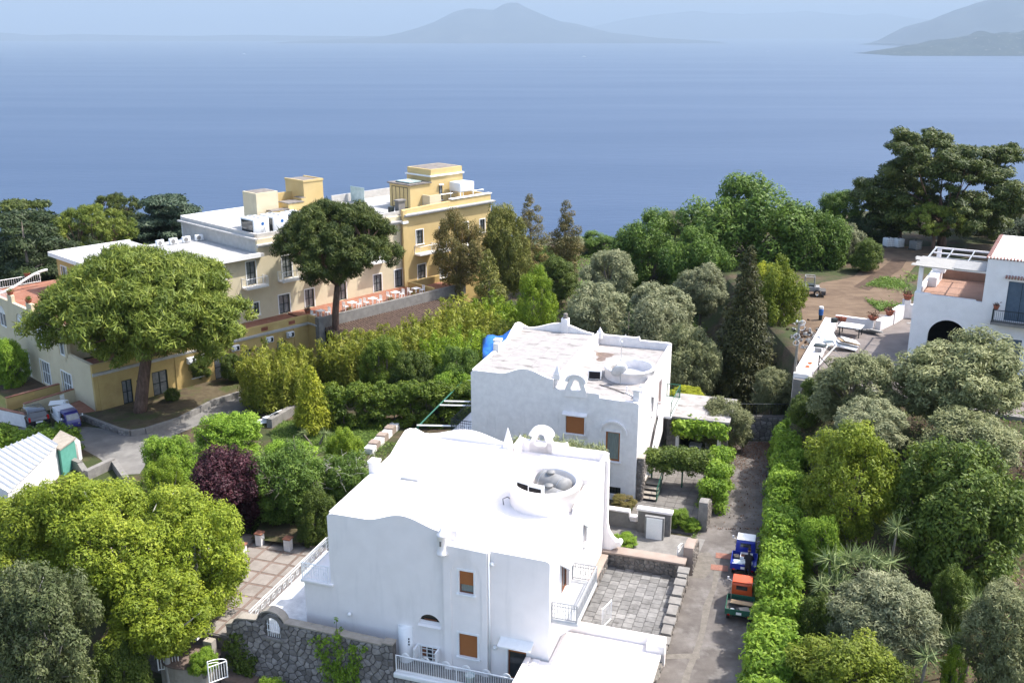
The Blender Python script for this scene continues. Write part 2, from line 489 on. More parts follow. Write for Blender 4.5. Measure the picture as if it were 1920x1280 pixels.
hfield('volcano_hill', 'broad twin-peaked volcano cone fading in haze across the bay',
       [(560, 77), (640, 74), (720, 69), (760, 61), (800, 47), (850, 28), (880, 20), (905, 18), (927, 19), (942, 9), (955, 7), (970, 9), (985, 18), (1012, 28), (1050, 40), (1100, 52), (1150, 63), (1230, 71), (1320, 76)],
       28000, 3600, 'far_hill', 90, 260)
hfield('far_ridge', 'long faint mountain ridge behind the volcano on the right horizon',
       [(1000, 66), (1120, 50), (1230, 30), (1300, 24), (1400, 33), (1470, 27), (1520, 24), (1590, 30), (1650, 27), (1720, 36), (1800, 40), (1950, 36), (2300, 60)],
       46000, 5000, 'far_hill', 220, 500)
hfield('far_shore', 'low hazy strip of far coast on the left horizon',
       [(-500, 66), (-100, 64), (20, 62), (60, 66), (140, 65), (300, 68), (480, 67), (620, 69), (760, 68), (900, 72)],
       33000, 2000, 'far_hill', 200, 400, 12)
hfield('peninsula_hill', 'blue mountain slope of the peninsula at the right edge of the sea',
       [(1682, 82), (1692, 78), (1715, 58), (1740, 42), (1790, 33), (1830, 15), (1870, 2), (1930, -8), (2000, -14), (2200, 0), (2500, 40)],
       20000, 2600, 'far_hill', 60, 200)
hfield('headland_hill', 'wooded headland with scattered houses running into the sea on the right',
       [(1636, 102), (1650, 97), (1690, 90), (1740, 82), (1800, 72), (1840, 60), (1870, 64), (1920, 60), (2000, 50), (2300, 40)],
       12600, 900, 'near_headland', 18, 45)

# lane, drive, fields
mat('asphalt', (.085, .074, .066), (.152, .136, .123), .7, rough=.9, bump=.35, bscale=50, c3=(.20, .185, .172), s3=.8, k3=(.5, .68), amt3=.85, detail=10)
mat('asphalt_drive', (.14, .133, .125), (.195, .187, .175), .8, rough=.9, bump=.2, bscale=60, c3=(.24, .23, .215), s3=.5, k3=(.52, .7), amt3=.8)
mat('concrete_patch', (.13, .115, .098), (.18, .163, .14), 3, rough=.95, bump=.5, bscale=25)
mat('dirt', (.105, .070, .044), (.155, .108, .070), .9, rough=.95, bump=.6, bscale=5, c3=(.072, .045, .028), s3=.35, k3=(.5, .68), amt3=.8, stretch=(.6, 1.4, 1))
mat('dark_dirt', (.055, .034, .022), (.085, .055, .036), 1.2, rough=.95, bump=.7, bscale=5)
mat('yard_floor', (.13, .11, .10), (.18, .155, .142), .8, rough=.85, bump=.1)
mat('lawn_green', (.040, .072, .014), (.072, .108, .021), 1.8, rough=.95, bump=.6, bscale=20)
mat('bed_soil', (.062, .046, .027), (.108, .086, .05), 1.6, rough=.95, bump=.6, bscale=9, c3=(.052, .062, .018), s3=.8, k3=(.5, .64))
def sheet(name, pts, z, mt, label=None):
    o = MB().sheet(pts, z).build(name, MATS[mt]); tag(o, label, kind='structure'); return o
def px(pts, z=0.0):
    return [tuple(P(a, b_, z)[:2]) for a, b_ in pts]
LANE_L = [(2.0, 28), (4.3, 35), (6.4, 41.4), (8.7, 48.5), (12.2, 59.4), (14.6, 66), (16.2, 71.3)]
LANE_R = [(20.3, 71.3), (18.4, 66), (16.8, 59.4), (14.6, 53), (11.9, 43), (10.2, 37), (7.4, 28)]
sheet('lane', LANE_L + LANE_R, .012, 'asphalt', 'narrow patched asphalt lane running past the white houses')
patch = [P(a, b_, .016) for a, b_ in [(1345, 1062), (1338, 1100), (1326, 1135), (1318, 1180), (1306, 1215), (1290, 1262), (1282, 1285)]]
pl = [(p.x - .16 + .06 * math.sin(i * 2.1), p.y) for i, p in enumerate(patch)] + [(p.x + .18 + .07 * math.sin(i * 3.3), p.y) for i, p in reversed(list(enumerate(patch)))]
sheet('lane_patch', pl, .017, 'concrete_patch', 'rough concrete strip patched along the lane')
q = P(1300, 1228, .016)
sheet('lane_patch', [(q.x - 1.5, q.y - .3), (q.x + .3, q.y - .25), (q.x + .35, q.y + .2), (q.x - 1.4, q.y + .1)], .018, 'concrete_patch', 'short concrete cross patch in the lane')
sheet('lane_patch', px([(1255, 1040), (1330, 1035), (1345, 1060), (1320, 1085), (1268, 1080)]), .016, 'concrete_patch', 'wide worn concrete patch beside the manhole covers')
sheet('driveway', px([(120, 822), (185, 858), (225, 890), (262, 888), (290, 845), (330, 815), (400, 785), (470, 772), (545, 768), (565, 740), (500, 732), (455, 738), (400, 755), (330, 788), (272, 806), (240, 809), (165, 800), (60, 800), (0, 806), (-120, 810), (-120, 850), (20, 850), (90, 822)]), .012, 'asphalt_drive', 'pale asphalt driveway curving below the yellow hotel')
sheet('lawn', px([(505, 812), (530, 790), (640, 782), (740, 790), (720, 800), (690, 840), (600, 850), (520, 850)]), .014, 'lawn_green', 'small green lawn in front of the clipped hedge')
sheet('dirt_field', px([(1505, 600), (1500, 560), (1540, 530), (1600, 520), (1640, 480), (1655, 462), (1760, 462), (1760, 480), (1715, 500), (1690, 530), (1700, 575), (1640, 600), (1560, 640), (1515, 690), (1500, 690), (1490, 640)], PLAT), PLAT + .02, 'dirt', 'bare tan dirt field behind the right-hand villa')
sheet('dirt_track', px([(1600, 538), (1650, 505), (1672, 488), (1700, 488), (1690, 505), (1650, 530), (1630, 545)], PLAT), PLAT + .03, 'dark_dirt', 'darker wheel-worn track across the dirt field')
sheet('yard', [tuple(H3.w(u, v)[:2]) for u, v in [(-7.2, 6.6), (-5.0, 7.2), (-4.4, 12.8), (0, 13.2), (0, -6), (12, -5.5), (12, -9), (-5.7, -9.6)]], PLAT + .04, 'yard_floor', 'brownish paved yard beside the right-hand villa')
sheet('flower_bed', px([(560, 1020), (612, 1010), (612, 955), (560, 950), (500, 965), (470, 1010)]), .015, 'bed_soil', 'dry garden bed beside the nearest white house')
# ---------------------------------------------------------------- building helpers
def fmF(v0=0.0):                      # facade facing -v
    return lambda a, z, d: (a, v0 + d, z)
def fmB(v0):                          # facade facing +v
    return lambda a, z, d: (a, v0 - d, z)
def fmR(u0=0.0):                      # facade facing +u
    return lambda a, z, d: (u0 - d, a, z)
def fmL(u0):                          # facade facing -u
    return lambda a, z, d: (u0 + d, a, z)
def fbox(mb, fm, a0, a1, z0, z1, d0, d1):
    c = [fm(a, z, d) for d in (d0, d1) for z in (z0, z1) for a in (a0, a1)]
    return mb.add(c, [(0, 1, 3, 2), (4, 6, 7, 5), (0, 4, 5, 1), (2, 3, 7, 6), (0, 2, 6, 4), (1, 5, 7, 3)])
def window(root, fm, a0, a1, z0, z1, frame='dark_frame', pane='glass_dark', depth=.14, shutter=0.0, smat='rust_wood', sill=True,
           mull=1, trans=0, surround=True, smt='white_trim', fw=.06, name='window', canopy=None, label=None):
    mb = MB()
    d0, d1 = depth - .03, depth + .04
    fbox(mb, fm, a0, a0 + fw, z0, z1, d0, d1); fbox(mb, fm, a1 - fw, a1, z0, z1, d0, d1)
    fbox(mb, fm, a0 + fw, a1 - fw, z0, z0 + fw, d0, d1); fbox(mb, fm, a0 + fw, a1 - fw, z1 - fw, z1, d0, d1)
    for i in range(mull):
        a = a0 + (a1 - a0) * (i + 1) / (mull + 1)
        fbox(mb, fm, a - fw * .5, a + fw * .5, z0 + fw, z1 - fw, d0 + .004, d1 - .004)
    for i in range(trans):
        z = z0 + (z1 - z0) * (i + 1) / (trans + 1)
        fbox(mb, fm, a0 + fw, a1 - fw, z - fw * .35, z + fw * .35, d0 + .008, d1 - .008)
    w = mb.build(name, MATS[frame], root)
    if label: w['label'] = label
    p_ = MB(); fbox(p_, fm, a0 + .02, a1 - .02, z0 + .02, z1 - .02, depth + .012, depth + .028)
    p_.build('pane', MATS[pane], w)
    if shutter > 0:
        s_ = MB(); zb = z1 - (z1 - z0) * shutter
        n = max(3, int((z1 - zb) / .055))
        for i in range(n):
            za = zb + (z1 - zb) * i / n; zc = zb + (z1 - zb) * (i + 1) / n
            c = [fm(a0 + .015, za, depth - .062), fm(a1 - .015, za, depth - .062), fm(a1 - .015, zc, depth - .045), fm(a0 + .015, zc, depth - .045)]
            s_.add(c, [(0, 1, 2, 3)])
        s_.build('shutter', MATS[smat], w)
    if sill:
        s_ = MB(); fbox(s_, fm, a0 - .14, a1 + .14, z0 - .09, z0 - .002, -.12, .10)
        s_.build('sill', MATS[smt], w, bevel=.012, seg=1)
    if surround:
        s_ = MB(); g = .1; e = -.028
        fbox(s_, fm, a0 - g, a0 - .001, z0, z1, e, .003); fbox(s_, fm, a1 + .001, a1 + g, z0, z1, e, .003)
        fbox(s_, fm, a0 - g, a1 + g, z1 + .001, z1 + g, e - .003, .003)
        s_.build('surround', MATS[smt], w)
    if canopy:
        pr, ov, h = canopy
        s_ = MB()
        c = [fm(a0 - ov, z1 + .2 + h, 0.003), fm(a1 + ov, z1 + .2 + h, 0.003), fm(a1 + ov, z1 + .12, -pr), fm(a0 - ov, z1 + .12, -pr)]
        c2 = [fm(a0 - ov, z1 + .12 + h, 0.003), fm(a1 + ov, z1 + .12 + h, 0.003), fm(a1 + ov, z1 + .04, -pr), fm(a0 - ov, z1 + .04, -pr)]
        s_.add(c + c2, [(0, 1, 2, 3), (7, 6, 5, 4), (3, 2, 6, 7), (0, 3, 7, 4), (1, 5, 6, 2), (0, 4, 5, 1)])
        s_.build('canopy', MATS[smt], w)
    return w
def railing(root, path, h, mt, bars=.14, name='railing', arches=False, ornament=False, r=.012, top=.022):
    """posts and rails along path [(x, y, z)]; each baluster its own piece"""
    mb = MB()
    for i in range(len(path) - 1):
        a, b_ = Vector(path[i]), Vector(path[i + 1])
        up = Vector((0, 0, h))
        mb.bar(a + up, b_ + up, top * 2); mb.bar(a + Vector((0, 0, .08)), b_ + Vector((0, 0, .08)), top * 1.6)
        if ornament: mb.bar(a + up * .8, b_ + up * .8, top * 1.2)
    for p in path:
        mb.bar(Vector(p), Vector(p) + Vector((0, 0, h + .02)), top * 2.2)
    rl = mb.build(name, MATS[mt], root)
    bal = None
    for i in range(len(path) - 1):
        a, b_ = Vector(path[i]), Vector(path[i + 1]); ln = (b_ - a).length; n = max(2, int(ln / bars))
        for k in range(1, n):
            p = a.lerp(b_, k / n)
            if bal is None:
                bm_ = MB(); bm_.tube([(0, 0, .09), (0, 0, h - .01)], r, 4)
                bal = bm_.build('baluster', MATS[mt], rl); bal.location = p
            else:
                c = bal.copy(); COL.objects.link(c); c.parent = rl; c.location = p
        if ornament:
            for k in range(1, n, 4):
                p = a.lerp(b_, k / n); d = (b_ - a).normalized()
                om = MB()
                pts = [p + d * (.13 * math.cos(t)) + Vector((0, 0, h * .48 + .13 * math.sin(t))) for t in np.linspace(0, 2 * math.pi, 13)]
                om.tube(pts, .013, 4, cap=False); om.build('scroll', MATS[mt], rl)
        if arches:
            n2 = max(1, int(ln / .95)); d = (b_ - a).normalized()
            for k in range(n2):
                p = a.lerp(b_, (k + .5) / n2)
                om = MB()
                for rr_ in (.20, .14):
                    pts = [p + d * (rr_ * math.cos(t)) + Vector((0, 0, h + rr_ * 1.05 * math.sin(t))) for t in np.linspace(0, math.pi, 10)]
                    om.tube(pts, .02, 5)
                om.build('hoop', MATS[mt], rl)
    return rl
def pyramid(mb, c, w, z0, zs, z1):
    x, y = c; h = w / 2
    mb.box(x - h, x + h, y - h, y + h, z0, zs)
    g = h * .9
    mb.add([(x - g, y - g, zs - .002), (x + g, y - g, zs - .002), (x + g, y + g, zs - .002), (x - g, y + g, zs - .002), (x, y, z1)], [(0, 1, 4), (1, 2, 4), (2, 3, 4), (3, 0, 4), (3, 2, 1, 0)])
def wave(a0, a1, z0, z1, zp, n=18, skew=.5):
    out = []
    for i in range(n + 1):
        t = i / n
        tt = t / (2 * skew) if t < skew else .5 + (t - skew) / (2 * (1 - skew))
        out.append((a0 + (a1 - a0) * t, z0 + (z1 - z0) * t + (zp - (z0 + z1) / 2) * (.5 - .5 * math.cos(2 * math.pi * tt))))
    return out

def villa(fr, name, label, zb, zl, zr, um, wmt, rmt, n1):
    """the two white twin villas: raised left half, lower right half, curvy parapets"""
    root = empty(name, fr.w(0, 0, 0), fr.a, label, 'house')
    W = MATS['white_wall' if wmt == 'white_new' else wmt]; T = .25; D = 12.3; DL = 11.1; UL = -11.6
    # front wall, left half
    if n1 == 1:
        holes = [arc(-6.17, 1.82, .58, .56, 0, 180, 12), rect(-6.74, -5.80, -.42, .5)]
    else:
        holes = []
    top = wave(um, -9.5, zl, zl + .03, zl + .52, 20, .52)
    MB().wall([(UL, zb), (um, zb)] + top + [(UL + .3, zl + .03), (UL + .1, zl - .03), (UL, zl - .14)], holes, fmF(), T).build('wall', W, root)
    if n1 == 1:
        mb = MB()
        MB().wall([(um, zb), (-3.06, zb), (-3.06, zr + .06), (-4.7, zr + .10), (um, zr + .22)],
                  [rect(-4.52, -3.77, 3.99, 5.23), rect(-4.58, -3.61, .46, 1.75)], fmF(-.12), T + .12).build('wall', W, root)
        niche = [(-3.36, zb), (-3.36, 5.2), (-3.44, 5.2)] + arc(-4.15, 5.2, .70, .68, 0, 180, 14) + [(-4.95, 5.2), (-4.95, zb)]
        MB().wall([(um + .02, zb + .002), (-4.95, zb + .002)] + [(-4.95, 5.2)] + list(reversed(arc(-4.15, 5.2, .70, .68, 0, 180, 14)))
                  + [(-3.36, 5.2), (-3.36, zb + .002), (-3.08, zb + .002), (-3.08, zr), (um + .02, zr + .1)], [], fmF(-.17), .048).build('arch_surround', W, root)
        MB().wall([(-3.06, zb), (0, zb), (0, zr - .12), (-.1, zr - .03), (-.25, zr), (-3.06, zr + .06)], [rect(-2.08, -1.13, -.42, 1.62)], fmF(), T).build('wall', W, root)
    else:
        top = [(0, zr - .1), (-.12, zr), (-2.6, zr + .07), (-2.66, zr + .34), (-3.5, zr + .36)] + [(-4.95, zr + .36), (-5.35, zr + .32), (-5.6, zr + .5), (um, zr + .3)]
        MB().wall([(um, zb), (0, zb)] + top, [rect(-4.87, -3.59, 4.39, 5.68), rect(-2.12, -1.15, 2.77, 4.85), rect(-1.82, -1.0, .38, .92)], fmF(), T).build('wall', W, root)
    # right side wall
    if n1 == 1:
        tp = [(0.25, zr), (4.9, zr + .02), (5.0, zr + .34), (5.3, zr + .38)] + [(5.5 + i * .12, zr + .38 + .22 * math.sin(i * .26)) for i in range(11)] + [(7.2, zr + .52), (9.6, zr + .42), (D - .25, zr + .40)]
        hl = [rect(2.1, 3.5, 3.2, 5.0), rect(6.55, 7.05, 3.85, 4.95)]
    else:
        tp = [(.25, zr), (.9, zr + .1), (1.2, zr + .75), (1.7, zr + .72), (2.6, zr + .3), (4, zr + .24), (D - .25, zr + .3)]
        hl = [rect(7.35, 8.4, 3.95, 6.05), rect(4.7, 5.35, 4.5, 5.75)]
    MB().wall([(.25, zb)] + tp + [(D - .25, zb)], hl, fmR(), T).build('wall', W, root)
    # back walls and left wall
    MB().wall([(um, zb), (0, zb), (0, zr + .42), (-.2, zr + .5), (-2.4, zr + .5), (-2.5, zr + .78), (-2.75, zr + .68), (-5.1, zr + .68), (-5.4, zr + .78), (um, zr + .9)], [], fmB(D), T).build('wall', W, root)
    MB().wall([(UL, zb), (um - .002, zb)] + wave(um - .002, -11.0, zl + .05, zl + .05, zl + .62, 20, .5) + [(UL, zl + .3)], [], fmB(DL), T).build('wall', W, root)
    MB().wall([(.25, zb), (.25, zl), (5.0, zl + .02), (7.5, zl + .06), (8.6, zl + .45), (9.6, zl + .72), (10.3, zl + .6), (DL - .25, zl + .32), (DL - .25, zb)], [], fmL(UL), T).build('wall', W, root)
    # roofs and the step between them
    RM = MATS[rmt]
    if n1 == 1:
        MB().box(UL + .25, um + .02, .25, DL - .25, zl - .3, zl - .02).build('roof', RM, root)
        MB().box(um + .02, -.25, .25, D - .25, zr - .4, zr - .03).build('roof', RM, root)
        MB().box(um + .02, um + .22, DL - .25, D - .25, zr - .1, zr + .85).build('parapet', W, root)
        MB().box(um - .1, um + .02, .25, DL - .25, zr - .2, zl - .05).build('roof_step', W, root)
    else:
        MB().box(UL + .25, um + .02, .25, DL - .25, zl - .5, zl - .12).build('roof', MATS['mortar_light'], root)
        MB().box(um + .02, -.25, .25, D - .25, zr - .4, zr - .09).build('roof', RM, root)
        MB().box(um + .02, um + .22, DL - .25, D - .25, zr - .1, zr + .85).build('parapet', W, root)
        MB().box(um - .02, um + .2, .25, DL - .25, zr - .2, zl + .02).build('roof_step', W, root, bevel=.03, seg=1)
        nx_, ny_ = 5, 8
        for i in range(nx_):
            for j in range(ny_):
                x0 = UL + .26 + i * (um - UL - .3) / nx_; x1 = UL + .26 + (i + 1) * (um - UL - .3) / nx_
                y0 = .26 + j * (DL - .52) / ny_; y1 = .26 + (j + 1) * (DL - .52) / ny_
                MB().box(x0 + .006, x1 - .006, y0 + .006, y1 - .006, zl - .115, zl - .06 + random.uniform(-.006, .006)).build('roof_slab', RM, root)
    # bell-arch on the parapet
    bc = -4.05 if n1 == 1 else -4.22
    zz = zr + .35; vv = D - .05 if n1 == 1 else .12
    outer = [(bc - .72, zz - .4), (bc + .72, zz - .4), (bc + .72, zz + .1), (bc + .60, zz + .45), (bc + .50, zz + .62)] + arc(bc, zz + .62, .50, .48, 0, 180, 14)[1:-1] + [(bc - .50, zz + .62), (bc - .60, zz + .45), (bc - .72, zz + .1)]
    hole = [(bc - .36, zz + .18), (bc - .28, zz + .06), (bc + .28, zz + .06), (bc + .36, zz + .18), (bc + .24, zz + .5)] + arc(bc, zz + .5, .24, .30, 0, 180, 8)[1:-1] + [(bc - .24, zz + .5)]
    ba = MB().wall(outer, [hole], fmF(vv - .2), .4).build('bell_arch', W, root, bevel=.02, seg=1)
    cap = list(arc(bc, zz + .66, .72, .56, 0, 180, 16)) + list(reversed(arc(bc, zz + .62, .51, .49, 0, 180, 16)))
    MB().wall(cap, [], fmF(vv - .27), .54).build('arch_cap', W, ba, bevel=.02, seg=1)
    # finials and chimneys
    mb = MB(); pyramid(mb, (um - .3, DL - .35) if n1 == 1 else (um + .15, .45), .46, zl - .1, zl + .28, zl + 1.25 if n1 == 1 else zl + .9); mb.build('finial', W, root)
    mb = MB(); mb.box(UL - .12, UL + .36, 5.0, 5.5, zl - .3, zl + .55); mb.box(UL - .17, UL + .41, 4.95, 5.55, zl + .56, zl + .72); mb.build('chimney', W, root, bevel=.03)
    return root

# ---------------------------------------------------------------- nearest white villa
v1 = villa(H1, 'white_villa', 'nearest white villa with blank front wall and round tank enclosure on its roof', -3.2, 7.07, 6.4, -5.35, 'white_new', 'white_new', 1)
F = fmF()
mb = MB(); mb.lathe([(.0, 5.98), (.30, 5.98), (.30, 6.06), (.24, 6.16), (.22, 6.3), (.22, 6.92), (.27, 6.96), (.27, 7.04), (.2, 7.1), (.12, 7.3), (.05, 7.42), (0, 7.44)], (-5.34, -.16), 14); o = mb.build('corner_turret', MATS['white_new'], v1, smooth=True)
MB().box(-5.38, -5.30, -.42, -.36, 6.5, 6.75).build('slot', MATS['mortar_light'], o)
mb = MB(); mb.box(-5.1, -4.72, .25, .6, 6.3, 7.1); mb.build('parapet_block', MATS['white_new'], v1, bevel=.03)
mb = MB(); mb.tube([(-3.0, -.07, -.55), (-3.0, -.07, 6.4)], .055, 8); mb.build('downpipe', MATS['white_paint'], v1, smooth=True)
window(v1, fmF(-.12), -4.52, -3.77, 3.99, 5.23, 'brown_frame', 'glass_curtain', shutter=.62, mull=0)
window(v1, fmF(-.12), -4.58, -3.61, .46, 1.75, 'brown_frame', 'glass_dark', shutter=1.0, mull=0)
window(v1, F, -2.08, -1.13, -.42, 1.62, 'brown_frame', 'glass_dark', shutter=.24, mull=0, sill=False, name='door', canopy=(.55, .36, .1))
lu = MB(); lu.wall(arc(-6.17, 1.83, .57, .55, 0, 180, 12), [], lambda a, z, d: (a, .17 + d, z), .03); lw = lu.build('lunette_window', MATS['glass_dark'], v1)
MB().box(-6.5, -5.84, .10, .15, 1.98, 2.05).build('frame', MATS['brown_frame'], lw)
MB().add([(-6.8, -.1, 1.72), (-5.54, -.1, 1.72), (-5.58, .2, 1.95), (-6.76, .2, 1.95), (-6.8, -.1, 1.66), (-5.54, -.1, 1.66), (-5.58, .2, 1.66), (-6.76, .2, 1.66)], [(0, 1, 2, 3), (0, 4, 5, 1), (1, 5, 6, 2), (0, 3, 7, 4)]).build('sill', MATS['white_new'], lw)
kw = window(v1, F, -6.74, -5.80, -.42, .5, 'white_paint', 'glass_dark', mull=2, trans=3, sill=False, fw=.05)
for i in (0, 2):
    for j in range(4):
        a0 = -6.70 + i * .30; z0 = -.39 + j * .225
        MB().box(a0, a0 + .24, .145, .15, z0, z0 + .17).build('red_pane', MATS['brown_frame'], kw)
mb = MB(); mb.lathe([(.56, 0), (.56, 1.04)], (0, 0), 14, R(10), R(85))
aw = mb.build('awning', MATS['white_paint'], v1, smooth=True); aw.rotation_euler = (R(90), 0, R(90)); aw.location = (-6.8, -.02, .28)
for k in range(5):
    mb = MB(); mb.lathe([(.568, .13 + k * .17), (.568, .25 + k * .17)], (0, 0), 8, R(38 + 6 * (k % 2)), R(62 + 5 * (k % 3)))
    q_ = mb.build('awning_lettering', MATS['tank_grey'], aw)
for s_, zz in ((-6.86, .55), (-5.70, .55)):
    MB().box(s_ - .05, s_ + .05, -.5, 0, zz - .55, zz + .02).build('awning_bracket', MATS['white_paint'], v1)
for u_, z_ in ((-10.57, 1.6), (-2.69, 1.3), (-2.82, 5.85)):
    mb = MB(); mb.lathe([(0, z_ - .1), (.09, z_ - .08), (.12, z_ + .02), (.05, z_ + .1), (0, z_ + .1)], (u_, -.12), 10); mb.box(u_ - .03, u_ + .03, -.1, .0, z_ - .02, z_ + .04)
    mb.build('wall_lamp', MATS['white_paint'], v1, smooth=True)
MB().box(-9.95, -9.3, -.06, .0, .02, .1).build('vent', MATS['mortar_light'], v1)
# side: balcony door, small window
FR_ = fmR()
window(v1, FR_, 2.1, 3.5, 3.2, 5.0, 'brown_frame', 'glass_dark', mull=1, sill=False, name='balcony_door', canopy=(.5, .3, .12), fw=.1, smt='rib_white')  # white trim and canopy, soft shading put into their grey
window(v1, FR_, 6.55, 7.05, 3.85, 4.95, 'brown_frame', 'glass_dark', mull=0, canopy=(.28, .15, .08), smt='rib_white')
MB().box(0, 1.32, .3, 4.3, 2.98, 3.16).build('balcony', MATS['rib_white'], v1, bevel=.03)  # white slab, greyed so the colour carries its shading against the lit wall
railing(v1, [(0.02, .36, 3.16), (1.26, .36, 3.16), (1.26, 4.24, 3.16), (.02, 4.24, 3.16)], .92, 'rail_shade_grey', .13, ornament=True, r=.016, top=.03)
mb = MB()
mb.add([(0, .3, 2.98), (1.2, .35, 2.98), (0, .3, 1.9), (0, .5, 2.98), (1.2, .5, 2.98), (0, .5, 1.9)], [(0, 1, 2), (5, 4, 3), (1, 4, 5, 2)]); mb.build('bracket', MATS['white_new'], v1)
mb = MB(); mb.wall([(-.02, -.6), (.5, -.6), (.5, 1.2), (1.0, 1.5), (.95, 1.72), (.62, 1.9), (.34, 2.3), (.22, 2.8), (.2, 6.7), (0, 6.85)], [], fmF(11.3), .35); mb.build('buttress', MATS['white_new'], v1, bevel=.03)
mb = MB(); mb.lathe([(0, 0), (.16, 0), (.16, .5), (0, .5)], (0, 0), 12); o = mb.build('buttress_scroll', MATS['white_new'], v1); o.rotation_euler = (R(-90), 0, 0); o.location = (.95, 11.22, 1.66)
mb = MB(); mb.box(-.55, -.1, 7.6, 8.1, 6.3, 7.2); mb.build('chimney', MATS['white_new'], v1, bevel=.04)
# lower left wing and balcony
mb = MB(); mb.box(-13.15, -11.6, .02, 6.0, -3.2, 2.98); mb.build('side_wing', MATS['white_new'], v1)
MB().box(-13.3, -11.45, -.12, 6.0, 2.98, 3.12).build('balcony', MATS['white_new'], v1, bevel=.02)
railing(v1, [(-11.7, -.04, 3.12), (-13.2, -.04, 3.12), (-13.2, 5.9, 3.12)], .95, 'white_paint', .13, ornament=True)
# half-round boiler cover by the front wall
mb = MB(); mb.lathe([(.38, -.5), (.38, 1.5), (0, 1.52)], (-7.5, 0), 14, R(180), R(360)); bo = mb.build('boiler_cover', MATS['white_paint'], v1, smooth=True)
for k in range(3): MB().box(-7.24, -7.18, -.31, -.27, .6 + k * .16, .68 + k * .16).build('bolt', MATS['black_paint'], bo)
# round enclosure on the roof
TC = (-2.05, 6.1)
mb = MB(); mb.lathe([(1.86, 6.3), (1.86, 7.38), (1.93, 7.4), (1.95, 7.48), (1.93, 7.58), (1.78, 7.6), (1.64, 7.58), (1.62, 7.45), (1.62, 6.42), (0, 6.42)], TC, 48); mb.build('tank_enclosure', MATS['white_new'], v1, smooth=True)
mb = MB(); mb.box(-9.75, -8.45, 4.35, 5.75, 7.03, 7.22); sk = mb.build('skylight', MATS['white_new'], v1, bevel=.03)
MB().box(-9.62, -8.58, 4.48, 5.62, 7.215, 7.34).build('skylight_dome', MATS['dome_grey'], sk, bevel=.05)
MB().box(-4.4, -4.34, 4.55, 4.6, 6.3, 6.75).build('vent_pipe', MATS['white_new'], v1)
# things standing on the roof
def tank(name, loc, rz, rad, ln, label):
    t = empty(name, loc, rz, label, 'water tank', 'water tanks in the round roof enclosure')
    pr = [(0, 0), (rad * .5, .05), (rad * .85, .14), (rad, .28), (rad, ln - .28), (rad * .85, ln - .14), (rad * .5, ln - .05), (0, ln)]
    mb = MB(); mb.lathe([(a, b_ - ln / 2) for a, b_ in pr], (0, 0), 24); o = mb.build('body', MATS['tank_grey'], t, smooth=True); o.rotation_euler = (0, R(90), 0); o.location = (0, 0, rad)
    mb = MB(); mb.lathe([(.19, 0), (.19, .1), (.23, .1), (.23, .14), (0, .15)], (-.2, 0), 14); h_ = mb.build('lid', MATS['tank_grey'], t, smooth=True); h_.location = (0, 0, rad * 2 - .03)
    for s_ in (-.28, .28): mb = MB(); mb.lathe([(rad + .012, s_ * ln - .02), (rad + .012, s_ * ln + .02)], (0, 0), 20); b2 = mb.build('band', MATS['grey_steel'], t); b2.rotation_euler = (0, R(90), 0); b2.location = (0, 0, rad)
    for s_ in (-.4, .4): MB().box(s_ - .08, s_ + .08, -rad * .8, rad * .8, -.02, rad * .35).build('foot', MATS['concrete'], t)
    return t
tank('water_tank', H1.w(TC[0] + .3, TC[1] + .62, 6.46), H1.a + R(-24), .60, 2.15, 'larger grey cylindrical water tank at the back of the round enclosure')
tank('water_tank', H1.w(TC[0] + .5, TC[1] - .42, 6.46), H1.a + R(-24), .46, 1.7, 'smaller grey water tank in front of the larger one in the enclosure')
def acunit(name, loc, rz, label, w=.8, h=.6, d=.3, group=None, fan='front'):
    t = empty(name, loc, rz, label, 'air conditioner', group)
    mb = MB(); mb.box(-w / 2, w / 2, -d / 2, d / 2, .04, h); mb.build('casing', MATS['plastic_white'], t, bevel=.02)
    MB().box(-w / 2 + .06, w / 2 - .06, -d / 2 - .008, -d / 2 + .004, .09, h - .09).build('grille', MATS['dark_void'], t)
    for s_ in (-.35, .35): MB().box(s_ * w - .03, s_ * w + .03, -d / 2, d / 2, 0, .041).build('foot', MATS['grey_steel'], t)
    mb = MB(); mb.tube([(w / 2, 0, .15), (w / 2 + .1, 0, .15), (w / 2 + .1, .1, .02)], .012, 5); mb.build('pipe', MATS['mortar'], t)
    return t
acunit('condenser_unit', H1.w(TC[0] - .95, TC[1] - .62, 7.02), H1.a + R(-18), 'left of two white condenser units inside the round enclosure', .8, .62)
acunit('condenser_unit', H1.w(TC[0] - .2, TC[1] - .92, 7.02), H1.a + R(-10), 'right, nearer of two white condenser units inside the round enclosure', .82, .62)
for i, (a, b_) in enumerate(((-.95, -.62), (-.2, -.92))):
    q = H1.w(TC[0] + a, TC[1] + b_, 6.42); mb = MB(); mb.box(-.42, .42, -.12, .12, 0, .6); o = mb.build('block_support', MATS['white_new']); o.location = q; o.rotation_euler = (0, 0, H1.a)
    tag(o, ['white block under the left condenser unit in the round enclosure', 'white block under the right condenser unit in the round enclosure'][i], 'support block')
def antenna(loc, h, label, n=7, rz=0):
    t = empty('tv_antenna', loc, rz, label, 'antenna')
    mb = MB(); mb.tube([(0, 0, 0), (0, 0, h)], .022, 6); mb.build('mast', MATS['grey_steel'], t)
    mb = MB(); mb.bar((-.3, 0, h * .93), (.42, 0, h * 1.08), .025); bm_ = mb.build('boom', MATS['grey_steel'], t)
    for k in range(n):
        x = -.28 + k * .11; mb = MB(); mb.bar((x, -.14 + k * .008, h * .93 + (x + .3) / .72 * h * .15), (x, .14 - k * .008, h * .93 + (x + .3) / .72 * h * .15), .012); mb.build('element', MATS['grey_steel'], bm_)
    MB().box(-.05, .05, -.05, .05, h * .86, h * .92).build('junction_box', MATS['plastic_white'], t)
    return t
